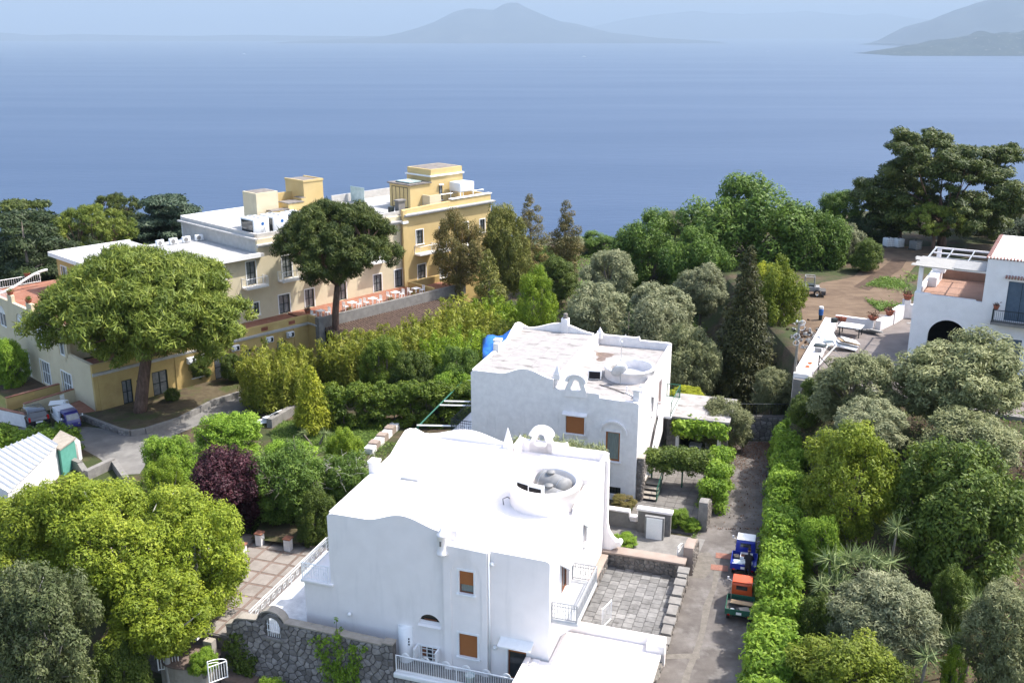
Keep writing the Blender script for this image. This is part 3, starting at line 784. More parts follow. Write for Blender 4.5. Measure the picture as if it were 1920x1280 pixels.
antenna(H1.w(TC[0] - 1.3, TC[1] - .2, 6.43), 2.1, 'thin aerial mast beside the round enclosure of the nearest villa', rz=R(120))
mb = MB(); mb.tube([H1.w(-3.95, 4.95, 6.4), H1.w(-3.98, 4.9, 6.75), H1.w(-3.8, 5.1, 6.8), H1.w(-3.72, 5.35, 6.6)], .03, 6)
o = mb.build('roof_hose', MATS['tank_grey'], smooth=True); tag(o, 'bent grey pipe on the roof left of the round enclosure', 'pipe')

# ---------------------------------------------------------------- second white villa
v2 = villa(H2, 'weathered_villa', 'weathered white villa with stained roof and satellite dish behind the nearest one', -.02, 8.06, 7.05, -5.77, 'white_old', 'roof_old', 2)
window(v2, F, -4.87, -3.59, 4.39, 5.68, 'brown_frame', 'glass_dark', shutter=1.0, mull=0, smt='white_old', canopy=(.3, .2, .06))
window(v2, F, -2.12, -1.15, 2.77, 4.85, 'rust_wood', 'glass_curtain', mull=0, smt='white_old', fw=.1)
window(v2, F, -1.82, -1.0, .38, .92, 'dark_frame', 'glass_dark', mull=3, sill=False, surround=False)
hood = list(arc(-1.62, 4.75, .95, .92, 0, 180, 16)) + list(reversed(arc(-1.62, 4.75, .83, .80, 0, 180, 16)))
MB().wall(hood, [], fmF(-.16), .2).build('arch_hood', MATS['white_old'], v2)
window(v2, FR_, 7.35, 8.4, 3.95, 6.05, 'rust_wood', 'rust_wood', mull=0, sill=False, name='balcony_door', smt='white_old')
window(v2, FR_, 4.7, 5.35, 4.5, 5.75, 'brown_frame', 'glass_dark', mull=0, smt='white_old', canopy=(.25, .15, .06))
MB().box(0, 1.05, 6.9, 11.0, 3.5, 3.68).build('balcony', MATS['white_old'], v2, bevel=.02)
railing(v2, [(.02, 6.95, 3.68), (1.0, 6.95, 3.68)], 1.0, 'white_paint', .14, ornament=True)
railing(v2, [(1.0, 6.95, 3.68), (1.0, 10.95, 3.68), (.02, 10.95, 3.68)], 1.05, 'green_paint', .3)
T2 = (-1.75, 5.35)
mb = MB(); mb.lathe([(1.74, 6.9), (1.74, 7.62), (1.80, 7.64), (1.80, 7.74), (1.7, 7.78), (1.55, 7.74), (1.53, 7.6), (1.53, 7.05), (0, 7.05)], T2, 44); mb.build('tank_enclosure', MATS['white_old'], v2, smooth=True)
mb = MB(); mb.box(-11.62, -11.2, 4.6, 5.1, 7.9, 8.62); mb.build('chimney', MATS['white_old'], v2, bevel=.03)
mb = MB(); mb.box(-8.3, -7.75, 10.75, 11.25, 7.9, 9.1); cb = mb.build('chimney', MATS['white_old'], v2, bevel=.03)
mb = MB(); mb.lathe([(0, 9.1), (.2, 9.1), (.2, 9.22), (.13, 9.3), (.2, 9.42), (.1, 9.5), (0, 9.5)], (-8.02, 11.0), 10); mb.build('chimney_cowl', MATS['roof_dirty'], cb, smooth=True)
mb = MB(); pyramid(mb, (-5.5, 11.9), .4, 7.5, 7.95, 8.4); mb.build('finial', MATS['white_old'], v2)
mb = MB(); mb.box(-.45, -.05, .3, .7, 6.9, 7.75); mb.box(-.52, .02, .23, .77, 7.76, 7.84); mb.build('chimney', MATS['white_old'], v2)
# terrace wing on the left of the second villa
MB().box(-13.3, -11.6, .3, 6.5, -.02, 3.2).build('side_wing', MATS['white_old'], v2)
railing(v2, [(-11.7, .36, 3.2), (-13.25, .36, 3.2), (-13.25, 6.4, 3.2)], .95, 'dark_frame', .13, ornament=True)
# satellite dish, aerial, rooftop junk
t = empty('satellite_dish', H2.w(T2[0] - .25, T2[1] - 1.95, 6.97), R(200), 'white satellite dish on the weathered villa roof', 'satellite dish')
mb = MB(); mb.lathe([(0, 0), (.2, .02), (.4, .09), (.58, .2), (.60, .2), (.46, .08), (.2, -.02), (0, -.03)], (0, 0), 24); o = mb.build('dish', MATS['rib_white'], t, smooth=True); o.location = (0, 0, .9); o.rotation_euler = (R(62), 0, R(0))
mb = MB(); mb.tube([(0, 0.05, 0), (0, .05, .9)], .03, 6); mb.build('stand', MATS['grey_steel'], t)
mb = MB(); mb.tube([(0, 0, .45), (0, -.5, .95)], .015, 5); mb.box(-.04, .04, -.56, -.46, .92, 1.0); mb.build('feed_arm', MATS['grey_steel'], t)
antenna(H2.w(T2[0] - .9, T2[1] + 1.25, 7.0), 2.3, 'tall wire aerial on the weathered villa roof', rz=R(40))
t = acunit('condenser_unit', H2.w(-3.9, 3.9, 6.97), H2.a + R(8), 'white condenser unit beside the dish on the weathered villa roof', .9, .7)
for k, (a, b_, lb) in enumerate(((-3.3, 5.0, 'leaning pale plank left of the low round wall on the weathered roof'), (-3.05, 5.3, 'second pale plank by the low round wall on the weathered roof'))):
    mb = MB(); mb.box(-.06, .06, -.7, .7, 0, .05); o = mb.build('roof_plank', MATS['rubble']); o.location = H2.w(a, b_, 7.3); o.rotation_euler = (R(20), 0, H2.a + R(-30 + k * 8)); tag(o, lb, 'plank')
mb = MB(); mb.tube([H2.w(-3.3, 2.9, 7.0), H2.w(-2.2, 2.3, 7.02), H2.w(-1.3, 1.7, 7.0)], .035, 6); o = mb.build('roof_pipe', MATS['roof_dirty']); tag(o, 'dark pipe lying across the front of the weathered roof', 'pipe')
mb = MB(); mb.box(-.5, .5, -.06, .06, 0, .06); mb.box(-.42, -.36, -.04, .04, .06, .5); o = mb.build('roof_bracket', MATS['white_old']); o.location = H2.w(-.9, 1.6, 6.97); o.rotation_euler = (0, 0, R(-60)); tag(o, 'broken white bracket on the weathered roof near its front corner', 'bracket')
mb = MB()
for k in range(4): mb.box(-.6 + k * .1, .6 - k * .1, -.5, .3 - k * .2, .05 * k, .05 * k + .045)
o = mb.build('stacked_sheets', MATS['tank_grey']); o.location = H2.w(T2[0] + .2, T2[1] + .1, 7.06); o.rotation_euler = (0, 0, H2.a); tag(o, 'grey sheets stacked inside the low round roof wall', 'sheets')
mb = MB()
pts = []
for k in range(14): an = k / 14 * 2 * math.pi; rr_ = 1.0 + .35 * math.sin(an * 3) + .2 * math.sin(an * 5); pts.append((rr_ * .55 * math.cos(an), rr_ * 1.1 * math.sin(an)))
mb.sheet(pts, 0)
mat('wet_stain', (.10, .065, .045), (.20, .14, .10), 3, rough=.35)
o = mb.build('roof_stain', MATS['wet_stain'], v2); o.location = (-4.55, 9.2, 6.966)
# ---------------------------------------------------------------- yellow hotel
ho = empty('yellow_hotel', HO.w(0, 0, 0), HO.a, 'long yellow hotel with white flat roofs behind the two umbrella pines', 'hotel')
def B(name, mt, *a, parent=None, **k):
    for q in a: o_ = MB().box(*q).build(name, MATS[mt], parent or ho, **k)
    return o_
VF = -3.7
# ground floor wing
doors_g = [(-18.6, -17.7, .15, 2.25), (-17.3, -16.8, 1.0, 2.0), (-15.9, -14.5, .15, 2.3), (-12.2, -11.2, .9, 2.1), (-10.0, -8.5, .15, 2.35), (-7.1, -6.2, .9, 2.2), (-5.6, -4.7, .9, 2.2), (-3.4, -2.4, .9, 2.2)]
MB().wall([(-20.9, -.3), (.2, -.3), (.2, 4.15), (-20.9, 4.15)], [rect(*d) for d in doors_g], fmF(VF), .3).build('wall', MATS['ochre'], ho)
for d in doors_g:
    window(ho, fmF(VF), *d, 'dark_frame', 'glass_grey', depth=.12, sill=d[2] > .5, mull=1, trans=1 if d[2] < .5 else 0, surround=False, name='door' if d[2] < .5 else 'window', fw=.09)
B('cornice', 'cornice', (-20.95, .3, VF - .16, VF - .003, 3.22, 3.34), (-20.95, .32, VF - .24, VF - .003, 3.342, 3.46))
for u_ in (-20.3, -13.5, -7.8, -1.2):
    B('pilaster', 'ochre', (u_ - .25, u_ + .25, VF - .08, VF - .002, -.3, 3.2))
B('terrace_floor', 'terracotta', (-20.6, .2, VF + .3, 0, 3.4, 3.58))
for u_ in (-14.5, -9.6, -4.6, -1.6):
    B('parapet_grille', 'red_clay', (u_ - .35, u_ + .35, VF - .03, VF - .002, 3.62, 3.95))
# inner return and the terracotta terrace
VT = -5.3
MB().wall([(VT, -.3), (VF, -.3), (VF, 4.15), (VT, 4.15)], [], fmL(.2), .3).build('wall', MATS['ochre'], ho)
B('cornice', 'cornice', (.0, .198, VT, VF - .25, 3.342, 3.46))
B('pillar', 'concrete', (.1, .75, VT - .35, VT + .25, -.3, 4.2))
B('terrace_floor', 'terracotta', (.5, 19.5, VT + .1, 0, 3.42, 3.6))
B('parapet', 'concrete', (.75, 19.5, VT - .2, VT + .1, 3.0, 4.15))
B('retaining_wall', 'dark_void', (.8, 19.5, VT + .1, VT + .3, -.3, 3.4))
for k in range(9):
    B('terrace_strip', 'pink_floor', (1.5 + k * 2.0, 1.62 + k * 2.0, VT + .15, -.1, 3.6, 3.606))
B('parapet', 'ochre', (15.0, 15.25, VT + .1, -1.2, 3.6, 4.35), (15.25, 19.4, -1.45, -1.2, 3.6, 4.35))
# tiled lean-to below the terrace
mb = MB()
for k in range(54):
    u0 = .9 + k * .3
    mb.tube([(u0, VT - .25, 3.05), (u0, VT - 3.4, 2.35)], .13, 6)
mb.add([(.7, VT - .22, 2.98), (17.1, VT - .22, 2.98), (17.1, VT - 3.5, 2.26), (.7, VT - 3.5, 2.26), (.7, VT - .22, 2.9), (17.1, VT - .22, 2.9), (17.1, VT - 3.5, 2.18), (.7, VT - 3.5, 2.18)], [(0, 1, 2, 3), (7, 6, 5, 4), (2, 3, 7, 6)])
lt = mb.build('lean_to_roof', MATS['pergola_tile'], ho); lt['kind'] = 'stuff'
B('post', 'concrete', (.9, 1.1, VT - 3.4, VT - 3.2, -.3, 2.2), (9, 9.2, VT - 3.4, VT - 3.2, -.3, 2.2), (16.6, 16.8, VT - 3.4, VT - 3.2, -.3, 2.2))
# first and second floors, middle
d1 = [(-.46, .8, 3.62, 5.5), (2.6, 3.7, 3.62, 5.5), (6.6, 7.7, 3.62, 5.5), (11.3, 12.4, 3.62, 5.5), (14.2, 15.3, 3.62, 5.55), (-3.3, -2.7, 4.1, 5.3), (-6.6, -5.6, 3.62, 5.5), (-9.5, -8.5, 3.62, 5.5)]
d2 = [(-3.75, -2.75, 7.1, 9.35), (-6.6, -6.0, 8.1, 9.3), (.2, 1.3, 7.1, 9.3), (3.8, 4.8, 7.1, 9.3), (7.4, 8.4, 7.1, 9.3), (11.2, 12.2, 7.1, 9.3)]
MB().wall([(-10, 3.4), (15.5, 3.4), (15.5, 11.3), (-2.4, 11.3), (-2.4, 9.75), (-10, 9.75)], [rect(*d) for d in d1 + d2], fmF(0), .3).build('wall', MATS['cream'], ho)
for d in d1 + d2:
    window(ho, fmF(0), *d, 'dark_frame', 'glass_grey', mull=1, trans=1, sill=d[2] in (4.1, 8.1), smt='white_trim', fw=.08, name='window' if d[3] - d[2] < 1.6 else 'door')
def balc(u0, u1, z, fm=None, v0=0.0):
    B('balcony', 'white_trim', (u0, u1, v0 - .95, v0, z - .16, z))
    railing(ho, [(u0 + .05, v0 - .02, z), (u0 + .05, v0 - .9, z), (u1 - .05, v0 - .9, z), (u1 - .05, v0 - .02, z)], .85, 'white_paint', .16)
for u0, u1 in ((-4.4, -2.0), (-.4, 1.9), (3.2, 5.4), (6.8, 9.0), (10.6, 12.8)): balc(u0, u1, 7.05)
B('cornice', 'cornice', (-2.5, 15.5, -.3, -.003, 10.55, 10.72), (-2.55, 15.5, -.4, -.003, 10.722, 10.85))
B('parapet', 'cornice', (-2.4, 15.45, .3, .5, 11.0, 11.75))
# left end wing
MB().wall([(-20.9, 3.4), (-10, 3.4), (-10, 6.5), (-20.9, 6.5)], [rect(-18.4, -17.3, 3.7, 5.6), rect(-15.2, -14.1, 3.7, 5.6), rect(-12.5, -11.5, 3.7, 5.6)], fmF(1.0), .3).build('wall', MATS['cream'], ho)
for a in (-18.4, -15.2, -12.5): window(ho, fmF(1.0), a, a + 1.05, 3.7, 5.6, 'dark_frame', 'glass_grey', sill=False, trans=1, name='door')
ar = [14.6, 10.4, 6.0, 1.6]
def archh(c, z0, w, h): return [(c - w, z0), (c + w, z0)] + arc(c, z0 + h, w, w * .9, 0, 180, 12)
hl = [archh(c, 3.75, .85, 1.3) for c in ar] + [rect(c - 1.0, c + 1.0, .1, 2.3) for c in ar]
MB().wall([(-3.4, -.3), (17.4, -.3), (17.4, 7.25), (16.2, 7.25), (16.2, 6.6), (12.6, 6.6), (12.6, 7.25), (11.6, 7.25), (11.6, 6.6), (8.4, 6.6), (8.4, 7.25), (7.2, 7.25), (7.2, 6.6), (1.2, 6.6), (1.2, 4.15), (-3.4, 4.15)], hl, fmL(-20.9), .3).build('wall', MATS['cream'], ho)
for c in ar:
    g = MB().wall(archh(c, 3.75, .84, 1.3), [], fmL(-20.9 + .16), .02).build('arched_window', MATS['glass_grey'], ho)
    MB().wall(archh(c, 3.75, .84, 1.3), [archh(c, 3.83, .74, 1.22)], fmL(-20.9 + .08), .06).build('frame', MATS['white_paint'], g)
    B('frame', 'white_paint', (-20.84, -20.79, c - .03, c + .03, 3.76, 5.7), parent=g)
    B('panel', 'white_trim', (-20.78, -20.75, c - .8, c + .8, 5.0, 5.8), parent=g)
    window(ho, fmL(-20.9), c - 1.0, c + 1.0, .1, 2.3, 'white_paint', 'glass_grey', mull=3, trans=1, sill=False, fw=.07, name='glazed_door')
railing(ho, [(-20.75, 16.2, 6.6), (-20.75, 12.6, 6.6)], .7, 'white_paint', .2)
railing(ho, [(-20.75, 17.8, 6.6), (-15.8, 17.8, 6.6)], .8, 'white_paint', .2)
B('terrace_floor', 'terracotta', (-20.6, -10, 1.3, 18, 6.3, 6.55))
B('back_wall', 'yellow', (-20.6, 28.6, 17.6, 17.9, -.3, 6.3))
# second floor left
for (u0, u1, va, vb) in ((-15.5, -8.3, 5.6, 14.0),):
    MB().wall([(u0, 6.5), (u1, 6.5), (u1, 9.7), (u0, 9.7)], [rect(-13.4, -12.4, 6.8, 8.8)], fmF(va), .25).build('wall', MATS['ochre'], ho)
    window(ho, fmF(va), -13.4, -12.4, 6.8, 8.8, 'dark_frame', 'glass_grey', sill=False, name='door')
    MB().wall([(va + .25, 6.5), (va + .25, 9.7), (vb, 9.7), (vb, 6.5)], [rect(12.0, 13.2, 7.6, 8.9)], fmL(u0), .25).build('wall', MATS['ochre'], ho)
    window(ho, fmL(u0), 12.0, 13.2, 7.6, 8.9, 'white_paint', 'glass_grey', sill=True)
MB().slab([(-16.0, 5.1), (-8.6, 5.1), (-8.6, -.5), (-2.0, -.5), (-2.0, 11.2), (-7.9, 11.2), (-7.9, 14.4), (-16.0, 14.4)], 9.72, 10.02).build('roof', MATS['roof_hotel'], ho)
B('roof_edge', 'white_trim', (-16.05, -8.55, 5.0, 5.2, 9.74, 10.14), (-16.05, -15.85, 5.2, 14.45, 9.74, 10.14), (-8.6, -2.45, -.6, -.4, 9.74, 10.14), (-15.85, -7.9, 14.3, 14.5, 9.74, 10.14))
mb = MB()
pts = [(-20.7 + 5.0 * i / 12, 16.0 + .0 * i, 6.6 + 1.5 * (.5 - .5 * math.cos(math.pi * i / 12))) for i in range(13)]
mb.tube(pts, .12, 6); mb.build('stair_parapet', MATS['white_trim'], ho)
# raised middle block
MB().wall([(.3, 9.7), (.3, 11.8), (14, 11.8), (14, 9.7)], [], fmL(-2.4), .25).build('wall', MATS['cornice'], ho)
B('roof', 'roof_hotel', (-2.15, 15.5, .3, 13.8, 10.9, 11.2))
B('parapet', 'white_trim', (-2.4, 15.5, 13.8, 14.05, 9.6, 11.9))
B('cornice', 'cornice', (-2.75, -2.403, -.3, 14.2, 11.3, 11.45))
# right block
d3 = [(17.2, 18.2, 7.95, 9.5), (17.3, 18.45, 4.05, 5.65), (20.6, 21.6, 7.0, 9.4), (20.6, 21.6, 3.65, 5.7), (24.0, 25.0, 7.0, 9.4), (24.0, 25.0, 3.65, 5.7), (26.9, 27.7, 7.9, 9.4)]
MB().wall([(15.5, 3.4), (28.7, 3.4), (28.7, 12.2), (15.5, 11.9)], [rect(*d) for d in d3], fmF(-.25), .4).build('wall', MATS['yellow'], ho)
for d in d3: window(ho, fmF(-.25), *d, 'dark_frame', 'glass_grey', mull=1, trans=1, sill=True, fw=.08)
balc(16.9, 19.4, 7.0, v0=-.25); balc(20.2, 22.1, 6.9, v0=-.25); balc(23.6, 25.4, 6.9, v0=-.25)
B('cornice', 'cornice', (15.4, 28.9, -.6, -.253, 11.18, 11.32), (15.4, 29.0, -.72, -.253, 11.322, 11.45))
B('pilaster', 'yellow', (15.2, 15.75, -.5, -.252, 3.4, 11.9)); B('pilaster_cap', 'white_trim', (15.1, 15.85, -.62, -.254, 10.5, 10.75))
MB().wall([(.15, 3.4), (.15, 12.2), (12.4, 12.2), (12.4, 3.4)], [], fmR(28.7), .3).build('wall', MATS['yellow'], ho)
B('wall', 'ochre', (15.5, 28.6, -.25, 0.1, -.3, 3.4))
B('roof', 'roof_hotel', (15.5, 28.4, .15, 12.2, 10.9, 11.25)); B('parapet', 'cornice', (15.5, 28.7, 12.2, 12.4, 3.4, 12.1))
B('coping', 'white_trim', (22.5, 28.85, -.34, .24, 12.2, 12.3))
# rooftop rooms
r1 = B('rooftop_room', 'yellow', (22.0, 26.9, 2.5, 6.6, 11.2, 14.5)); B('rooftop_room_parapet', 'yellow', (22.05, 26.85, 2.55, 6.55, 14.65, 15.3)); B('roof', 'roof_dirty', (22.3, 26.6, 2.8, 6.3, 15.2, 15.32)); B('cornice', 'white_trim', (21.85, 27.05, 2.35, 6.75, 14.5, 14.65))
for a0, a1, z0, z1 in ((23.2, 23.65, 11.8, 13.4), (25.3, 26.0, 12.6, 13.5)):
    window(ho, fmF(2.42), a0, a1, z0, z1, 'dark_frame', 'glass_grey', depth=.05, mull=0, surround=False, smt='cornice', canopy=(.18, .1, .03))
B('rooftop_room', 'yellow', (18.9, 22.0, 2.5, 6.0, 11.2, 13.85)); B('roof', 'roof_dirty', (18.7, 21.99, 2.35, 6.2, 13.85, 13.98))
window(ho, fmL(18.86), 2.9, 5.6, 11.3, 13.6, 'dark_frame', 'glass_green', depth=.04, mull=3, sill=False, surround=False, name='glazed_door')
B('solar_panel', 'glass_green', (19.2, 21.0, 3.0, 5.2, 14.05, 14.16)); B('solar_panel_frame', 'dark_frame', (19.15, 21.05, 2.95, 5.25, 13.98, 14.05))
B('stair_screen', 'cream', (20.6, 22.3, 1.2, 1.35, 11.2, 12.7), (20.6, 20.75, 1.35, 2.45, 11.2, 12.7))
B('rooftop_room', 'yellow', (6.0, 8.4, 4.0, 7.2, 11.2, 15.5)); B('roof', 'roof_dirty', (6.25, 8.15, 4.25, 6.95, 15.45, 15.53)); B('roof_edge', 'yellow', (5.95, 8.45, 3.95, 4.12, 15.4, 15.6), (5.95, 6.1, 4.12, 7.25, 15.4, 15.6), (8.3, 8.45, 4.12, 7.25, 15.4, 15.6))
B('rooftop_room', 'cream', (.4, 2.9, 4.0, 6.4, 11.2, 14.9)); B('roof', 'roof_dirty', (.6, 2.7, 4.2, 6.2, 14.86, 14.94))
B('rooftop_wall', 'yellow', (2.9, 6.0, 6.2, 6.4, 11.2, 14.3)); B('rooftop_room', 'yellow', (1.5, 3.5, 3.0, 4.0, 11.2, 13.1), (3.5, 5.4, 3.2, 5.0, 11.2, 13.6), (5.4, 6.0, 3.6, 5.0, 11.2, 13.9))
B('roof', 'roof_dirty', (1.45, 3.49, 2.95, 3.99, 13.1, 13.18), (3.5, 5.4, 3.15, 5.0, 13.6, 13.68), (5.42, 5.98, 3.65, 4.95, 13.9, 13.95))
window(ho, fmF(2.93), 2.2, 3.0, 12.2, 12.7, 'white_paint', 'glass_dark', depth=.06, mull=0, sill=False, canopy=(.3, .15, .03))
mb = MB(); mb.box(15.6, 16.5, .6, 1.2, 11.1, 12.7); mb.box(15.5, 16.6, .5, 1.3, 12.7, 12.85); mb.build('chimney', MATS['concrete'], ho); B('chimney', 'dark_frame', (14.7, 15.2, .9, 1.3, 11.1, 12.2))
B('glass_screen', 'glass_green', (18.0, 18.05, 9.5, 12.0, 11.25, 13.0))
railing(ho, [(22.3, 1.25, 11.25), (28.3, .5, 11.25)], 1.4, 'grey_steel', .35)
# roof plant on the hotel
for i, (u_, lb) in enumerate(((-1.1, 'leftmost white chiller with dark coil on the hotel roof'), (1.1, 'middle white chiller on the hotel roof'), (3.2, 'rightmost white chiller on the hotel roof, half behind the pine'))):
    t = empty('roof_chiller', HO.w(u_, 1.6, 11.25), HO.a, lb, 'chiller', 'chillers on the hotel roof')
    MB().box(-.85, .85, -.55, 1.7, .12, 1.75).build('casing', MATS['plastic_white'], t, bevel=.03)
    MB().box(-.875, -.85, -.4, 1.55, .35, 1.6).build('coil', MATS['glass_dark'], t)
    for k in range(3):
        mb = MB(); mb.lathe([(.3, 1.75), (.3, 1.84), (.26, 1.84), (.26, 1.77), (0, 1.77)], (0, -.15 + k * .72), 14); f_ = mb.build('fan', MATS['plastic_white'], t)
        MB().lathe([(0, 1.80), (.25, 1.80)], (0, -.15 + k * .72), 12).build('fan_blades', MATS['dark_void'], f_)
    MB().box(-.8, .8, -.5, 1.6, 0, .12).build('feet', MATS['concrete'], t)
    mb = MB(); mb.lathe([(0, -.02), (.16, -.02), (.16, .0), (0, .0)], (0, 0), 12); o = mb.build('logo_disc', MATS['plastic_blue'], t); o.rotation_euler = (R(90), 0, 0); o.location = (.15, -.56, 1.25)
    mb = MB(); mb.tube([(.3, -.6, .9), (.3, -.66, .5), (.5, -.66, .1)], .03, 6); mb.tube([(.0, -.6, .7), (.0, -.66, .3), (.1, -.66, .05)], .03, 6); mb.build('pipes', MATS['grey_steel'], t)
lab5 = ['first small condenser from the left on the white hotel roof', 'second small condenser from the left on the white hotel roof', 'third small condenser from the left on the white hotel roof', 'fourth small condenser from the left on the white hotel roof', 'fifth small condenser from the left on the white hotel roof']
for i in range(5):
    u_ = -7.2 + i * 1.35
    t = empty('small_condenser', HO.w(u_, 9.6 - .1 * i, 10.03), HO.a + R(10 - i * 6), lab5[i], 'air conditioner', 'small condensers on the hotel roof')
    MB().box(-.4, .4, -.15, .15, .05, .62).build('casing', MATS['plastic_white'], t, bevel=.02)
    mb = MB(); mb.lathe([(0, 0), (.22, 0), (.22, .02), (0, .02)], (0, 0), 14); o = mb.build('fan_grille', MATS['tank_grey'], t); o.rotation_euler = (R(90), 0, 0); o.location = (-.08, -.15, .33)
    MB().box(-.35, -.25, -.14, .14, 0, .06).build('foot', MATS['grey_steel'], t); MB().box(.25, .35, -.14, .14, 0, .06).build('foot', MATS['grey_steel'], t)
B('roof_hatch', 'dark_frame', (-12.9, -12.2, 9.4, 10.0, 10.02, 10.5))
t = empty('sun_canopy', HO.w(25.6, 1.3, 11.26), HO.a, 'white box-shaped sun canopy on the hotel roof terrace', 'canopy')
MB().box(-1.1, 1.1, -.9, .9, 1.5, 2.5).build('top', MATS['plastic_white'], t, bevel=.05)
for a in (-1.0, 1.0):
    for b_ in (-.8, .8): MB().box(a - .04, a + .04, b_ - .04, b_ + .04, 0, 1.5).build('leg', MATS['white_paint'], t)
labs = ['wall condenser on the yellow facade, leftmost of the five', 'wall condenser second from left on the yellow facade', 'wall condenser third from left on the yellow facade', 'wall condenser fourth from left on the yellow facade', 'wall condenser rightmost on the yellow facade']
for i, (u_, z_) in enumerate(((-12.3, 2.35), (-11.0, 2.35), (-7.9, 2.45), (-4.3, 2.45), (-2.0, 2.45))):
    t = acunit('wall_condenser', HO.w(u_, VF - .22, z_), HO.a, labs[i], .75, .55, group='condensers on the yellow facade')
    mb = MB(); mb.lathe([(0, 0), (.19, 0), (.19, .015), (0, .015)], (0, 0), 14); o = mb.build('fan_grille', MATS['plastic_white'], t); o.rotation_euler = (R(90), 0, 0); o.location = (-.1, -.157, .3)
    MB().box(-.3, .3, .1, .22, -.05, 0).build('bracket', MATS['white_paint'], t)
# terrace furniture: table and two chairs as separate things
def chair(loc, rz, label, mt='white_paint', grp='white terrace chairs'):
    t = empty('garden_chair', loc, rz, label, 'chair', grp)
    MB().box(-.22, .22, -.22, .22, .42, .46).build('seat', MATS[mt], t)
    mb = MB()
    for k in range(4): mb.box(-.2 + k * .12, -.14 + k * .12, .18, .22, .47, .86)
    mb.box(-.22, .22, .18, .22, .86, .92); mb.build('backrest', MATS[mt], t)
    for a in (-.19, .19):
        for b_ in (-.19, .19): MB().box(a - .025, a + .025, b_ - .025, b_ + .025, 0, .42).build('leg', MATS[mt], t)
    return t
def table(loc, rz, label, w=.75, mt='white_paint', grp='white terrace tables'):
    t = empty('garden_table', loc, rz, label, 'table', grp)
    MB().box(-w / 2, w / 2, -w / 2, w / 2, .7, .74).build('top', MATS[mt], t, bevel=.01, seg=1)
    for a in (-.3, .3):
        for b_ in (-.3, .3): MB().box(a * w / .75 - .025, a * w / .75 + .025, b_ * w / .75 - .025, b_ * w / .75 + .025, 0, .7).build('leg', MATS[mt], t)
    return t
ordw = ['first', 'second', 'third', 'fourth', 'fifth', 'sixth']
for i, u_ in enumerate((1.6, 5.6, 8.0, 11.2, 13.8)):
    q = lambda a, b_: HO.w(u_ + a, -3.9 + b_ + .25 * (i % 2), 3.62)
    table(q(0, 0), HO.a, ordw[i] + ' white table from the left on the terracotta terrace')
    chair(q(-.75, .1), HO.a + R(90), 'white chair left of the ' + ordw[i] + ' table on the terracotta terrace')
    chair(q(.75, -.1), HO.a + R(-90), 'white chair right of the ' + ordw[i] + ' table on the terracotta terrace')
def pot(loc, r_, h, label, plant=None, cat='flower pot', grp='terracotta pots'):
    t = empty('flower_pot', loc, 0, label, cat, grp)
    mb = MB(); mb.lathe([(0, 0), (r_ * .65, 0), (r_ * .95, h * .85), (r_ * 1.08, h * .85), (r_ * 1.08, h), (r_ * .9, h), (r_ * .85, h * .8), (0, h * .8)], (0, 0), 12); mb.build('pot', MATS['red_clay'], t, smooth=False)
    if plant:
        n = 90; pp = RNG.normal(0, r_ * .5, (n, 3)); pp[:, 2] = np.abs(pp[:, 2]) + h
        leaves('plant', pp, RNG.normal(0, 1, (n, 3)), r_ * .55, .4, plant, t)['kind'] = 'stuff'
    return t
def leaves(name, pts, nrm, size, aspect, mt, parent=None, rnd=None, dirs=None):
    """leaf-shaped quads, one mesh, with a per-face tone attribute"""
    n = len(pts); pts = np.asarray(pts, float)
    nr = np.asarray(nrm, float); nr /= np.linalg.norm(nr, axis=1, keepdims=True) + 1e-9
    if dirs is None:
        t = RNG.normal(0, 1, (n, 3))
    else:
        t = np.asarray(dirs, float)
    t -= nr * (t * nr).sum(1, keepdims=True); t /= np.linalg.norm(t, axis=1, keepdims=True) + 1e-9
    w = np.cross(nr, t)
    sz = (np.asarray(size) * RNG.uniform(.7, 1.3, n))[:, None] if np.ndim(size) == 0 else np.asarray(size)[:, None]
    V = np.empty((n, 3, 3))
    V[:, 0] = pts - t * sz * .45 - w * sz * aspect * .5; V[:, 1] = pts - t * sz * .45 + w * sz * aspect * .5; V[:, 2] = pts + t * sz * .55
    me = bpy.data.meshes.new(name)
    me.vertices.add(3 * n); me.vertices.foreach_set('co', V.reshape(-1))
    me.loops.add(3 * n); me.loops.foreach_set('vertex_index', np.arange(3 * n, dtype=np.int32))
    me.polygons.add(n); me.polygons.foreach_set('loop_start', np.arange(0, 3 * n, 3, dtype=np.int32))
    me.update(calc_edges=True)
    a = me.attributes.new('rnd', 'FLOAT', 'FACE')
    a.data.foreach_set('value', np.clip(RNG.normal(.5, .22, n) if rnd is None else rnd, 0, 1).astype(np.float32))
    me.materials.append(MATS[mt])
    o = bpy.data.objects.new(name, me); COL.objects.link(o)
    if parent: o.parent = parent
    return o
pot_l = ['terracotta pot on the left terrace parapet corner of the hotel', 'terracotta planter beside the railing of the left hotel terrace', 'terracotta pot on the near parapet of the left hotel terrace', 'second pot along the near parapet of the left hotel terrace']
for i, (u_, v_) in enumerate(((-20.75, 17.2), (-20.75, 12.1), (-20.75, 8.0), (-17.0, 17.75))): pot(HO.w(u_, v_, 7.25 if i < 3 else 7.42), .3, .3, pot_l[i], 'lf_deep')
for i, u_ in enumerate((4.4, 9.6, 12.7)): pot(HO.w(u_, VT + .5, 3.62), .35, .4, ['left', 'middle', 'right'][i] + ' terracotta planter at the edge of the hotel terrace', 'lf_rust')
pot(HO.w(.45, VF + .3, 4.2), .3, .35, 'terracotta pot on the wall corner of the hotel terrace', 'lf_dry')

